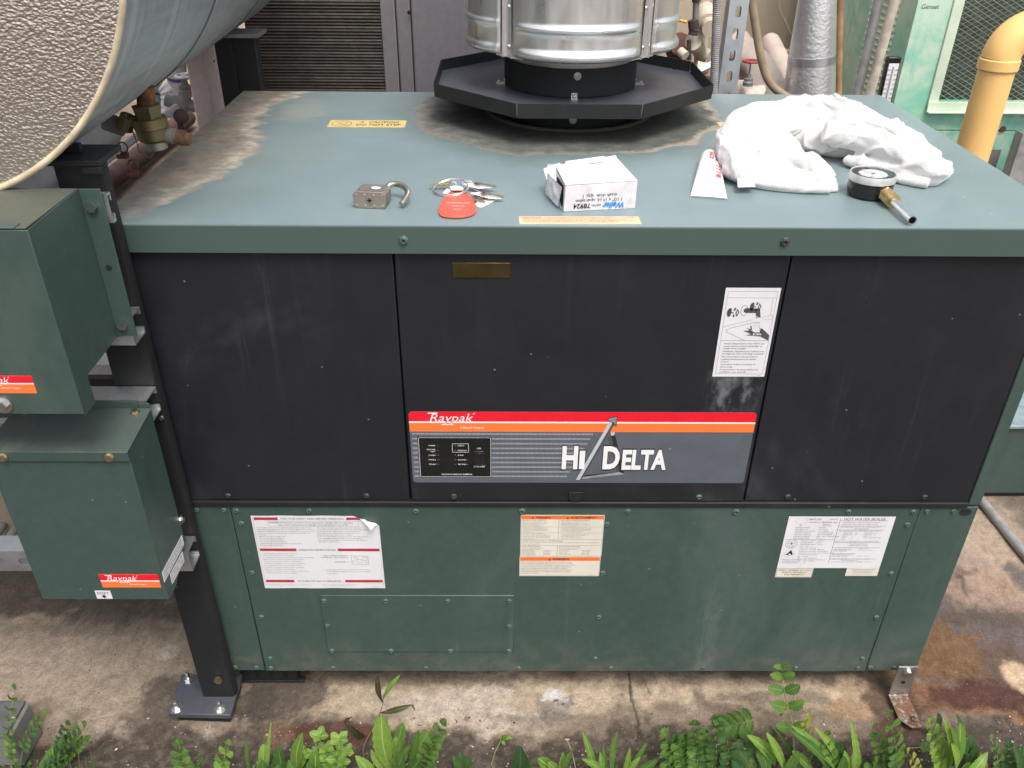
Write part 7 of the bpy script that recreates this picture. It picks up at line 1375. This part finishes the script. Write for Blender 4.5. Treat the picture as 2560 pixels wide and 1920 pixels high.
mb = MB(); mb.tube(sweep([tuple(q) for q in S], 30), [.0017-.0010*i/30 for i in range(31)], 8); tst = mb.build('stalk', 'stem_g', tp, 60)
for (cu, cv, yy), ll in zip(((1981, 1818, -.098), (1968, 1768, -.08), (1960, 1728, -.065), (1956, 1694, -.055), (1954, 1670, -.05)), (44, 46, 44, 34, 22)):
    for sg in (-1, 1): cnt[0] += 1; q0 = PY(cu, cv, yy); q1 = PY(cu+sg*ll*.92, cv-ll*(.35 if sg > 0 else .22)+(6 if cv > 1800 else 0), yy-.008); leafobj(blade(q0, q1, ll*.66/1330, .06, up=(0, -.7, .7), shape='oval', serr=.35, seed=cnt[0], N=12, curl=.12), 'leaflet', mM, tst)
fern('yellowing arching sprig just right of the tall stem', [(2062, 1915, 2022, 1795, 4, 20, 20, mY, dict(serr=.3, f0=.3, bow=-.15)), (2070, 1930, 2064, 1840, 3, 24, 26, mM, dict(serr=.2))])
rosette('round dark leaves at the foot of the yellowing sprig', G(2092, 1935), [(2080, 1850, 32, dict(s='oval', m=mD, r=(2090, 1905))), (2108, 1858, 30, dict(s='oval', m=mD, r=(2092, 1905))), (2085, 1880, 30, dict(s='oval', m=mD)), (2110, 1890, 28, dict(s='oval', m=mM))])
rosette('slim bright upright weed standing alone left of the bracket', G(2126, 1940), [(2127, 1803, 20, dict(s='lance', serr=.2, dy=0)), (2142, 1865, 28, dict(s='lance', r=(2132, 1935))), (2112, 1876, 20, dict(s='lance', r=(2120, 1935)))])
fern('pinnate weed just left of the rusty bracket foot', [(2200, 1925, 2183, 1820, 6, 20, 24, mM, dict(f0=.15)), (2232, 1925, 2217, 1788, 6, 26, 30, mM, dict(f0=.12)), (2225, 1940, 2215, 1870, 3, 26, 26, mD), (2160, 1930, 2205, 1895, 2, 18, 18, mM)])
fern('pale lobed weed right of the bracket foot', [(2352, 1935, 2322, 1815, 6, 32, 30, mB, dict(serr=.7, f0=.2)), (2262, 1885, 2320, 1867, 2, 14, 14, mM, dict(f0=.6, lift=.02)), (2290, 1940, 2270, 1880, 3, 18, 18, mY)])
rosette('vivid upright spoon leaved weed at the lower right', G(2378, 1940), [(2358, 1794, 24, dict(r=(2366, 1935), s='lance')), (2400, 1806, 30, dict(r=(2382, 1935))), (2378, 1818, 20, dict(r=(2374, 1935), m=mM)), (2469, 1880, 30, dict(r=(2396, 1940), s='lance', bow=.25)), (2378, 1860, 26, {}), (2425, 1905, 20, dict(r=(2400, 1945)))])
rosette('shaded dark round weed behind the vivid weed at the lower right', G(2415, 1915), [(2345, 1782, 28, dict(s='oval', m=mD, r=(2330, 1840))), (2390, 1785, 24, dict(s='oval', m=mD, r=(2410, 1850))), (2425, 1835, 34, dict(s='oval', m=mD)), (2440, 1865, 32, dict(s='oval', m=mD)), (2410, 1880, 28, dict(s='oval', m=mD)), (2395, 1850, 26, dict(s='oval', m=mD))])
fern('scraggly weed sprigs near the lower right corner', [(2490, 1935, 2478, 1848, 4, 18, 20, mM), (2510, 1940, 2520, 1870, 4, 20, 22, mD), (2460, 1940, 2450, 1895, 3, 16, 16, mY)])
rosette('dark leafy weed cut by the right edge of the photo', G(2550, 1935), [(2535, 1865, 30, dict(s='oval', m=mD)), (2560, 1860, 34, dict(s='oval', m=mD)), (2520, 1895, 28, dict(s='oval', m=mM)), (2575, 1885, 30, dict(s='oval', m=mD)), (2550, 1895, 26, dict(s='spoon', m=mD))])
fern('feathery weed growing round the grey box at the bottom left', [(48, 1925, 38, 1722, 5, 15, 19, mM, dict(serr=.8, f0=.5)), (52, 1922, 105, 1790, 6, 16, 20, mM, dict(serr=.8, f0=.5)), (48, 1925, 28, 1848, 4, 17, 20, mB, dict(serr=.8, f0=.5))])
fern('low dark feathery weed patch right of the grey box', [(120, 1905, 208, 1814, 9, 17, 24, mM, dict(serr=.8, f0=.05, bow=.04)), (130, 1910, 182, 1838, 8, 16, 24, mD, dict(serr=.8, f0=.1, bow=.05)), (135, 1915, 212, 1852, 7, 15, 22, mM, dict(serr=.8, f0=.1, bow=.04)), (110, 1925, 150, 1870, 6, 16, 22, mM, dict(serr=.8, f0=.1)), (100, 1930, 160, 1895, 5, 15, 20, mD, dict(serr=.8, f0=.1)), (150, 1900, 170, 1812, 7, 15, 20, mD, dict(serr=.8, f0=.1))])
gb = plant('grass_tuft', 'thin grass blades at the bottom edge left of the seedlings', G(225, 1930))
for u0, u1, v1 in ((205, 198, 1870), (220, 212, 1880), (232, 222, 1862), (240, 262, 1855), (180, 172, 1888)): cnt[0] += 1; r_ = G(u0, 1930); leafobj(blade(r_, TIPP(u1, v1, r_), .0035, .04, shape='grass', seed=cnt[0], N=8), 'blade', mM, gb)
# low ground cover joining the weeds: too many to count
gc_ = MB(); gc_.uv = []
for k in range(560):
    u = random.choice((random.uniform(1640, 2600), random.uniform(1640, 2600), random.uniform(1640, 2600), random.uniform(620, 1100), random.uniform(-60, 120), random.uniform(1300, 1650))); v = random.uniform(1885, 1990) if u > 1600 else random.uniform(1905, 1990)
    q = G(u, v); a_ = random.random()*6.28; l_ = random.uniform(.004, .013); e = (q[0]+math.cos(a_)*l_, q[1]+math.sin(a_)*l_, q[2]+random.uniform(.002, .014)); b2 = blade(q, e, l_*.55, .1, shape=random.choice(('oval', 'oval', 'lance')), N=4, seed=k); o_ = len(gc_.v); gc_.v += b2.v; gc_.uv += b2.uv; gc_.f += [tuple(i+o_ for i in f) for f in b2.f]; gc_.m += [random.choice((0, 1, 1))]*len(b2.f)
o = leafobj(gc_, 'ground_cover', [mM, mD], None); o['kind'] = 'stuff'
tw1 = MB(); tw1.tube([tuple(G(232, 1802)+np.array((0, 0, .002))), tuple(G(255, 1797)+np.array((0, 0, .004))), tuple(G(285, 1790)+np.array((0, 0, .002)))], .0011, 6); tw1.build('dry_twig', plain('pale_twig', (.42, .36, .28), .8), None, 50, label='pale dry twig lying on the soil left of the base plate', category='twig')
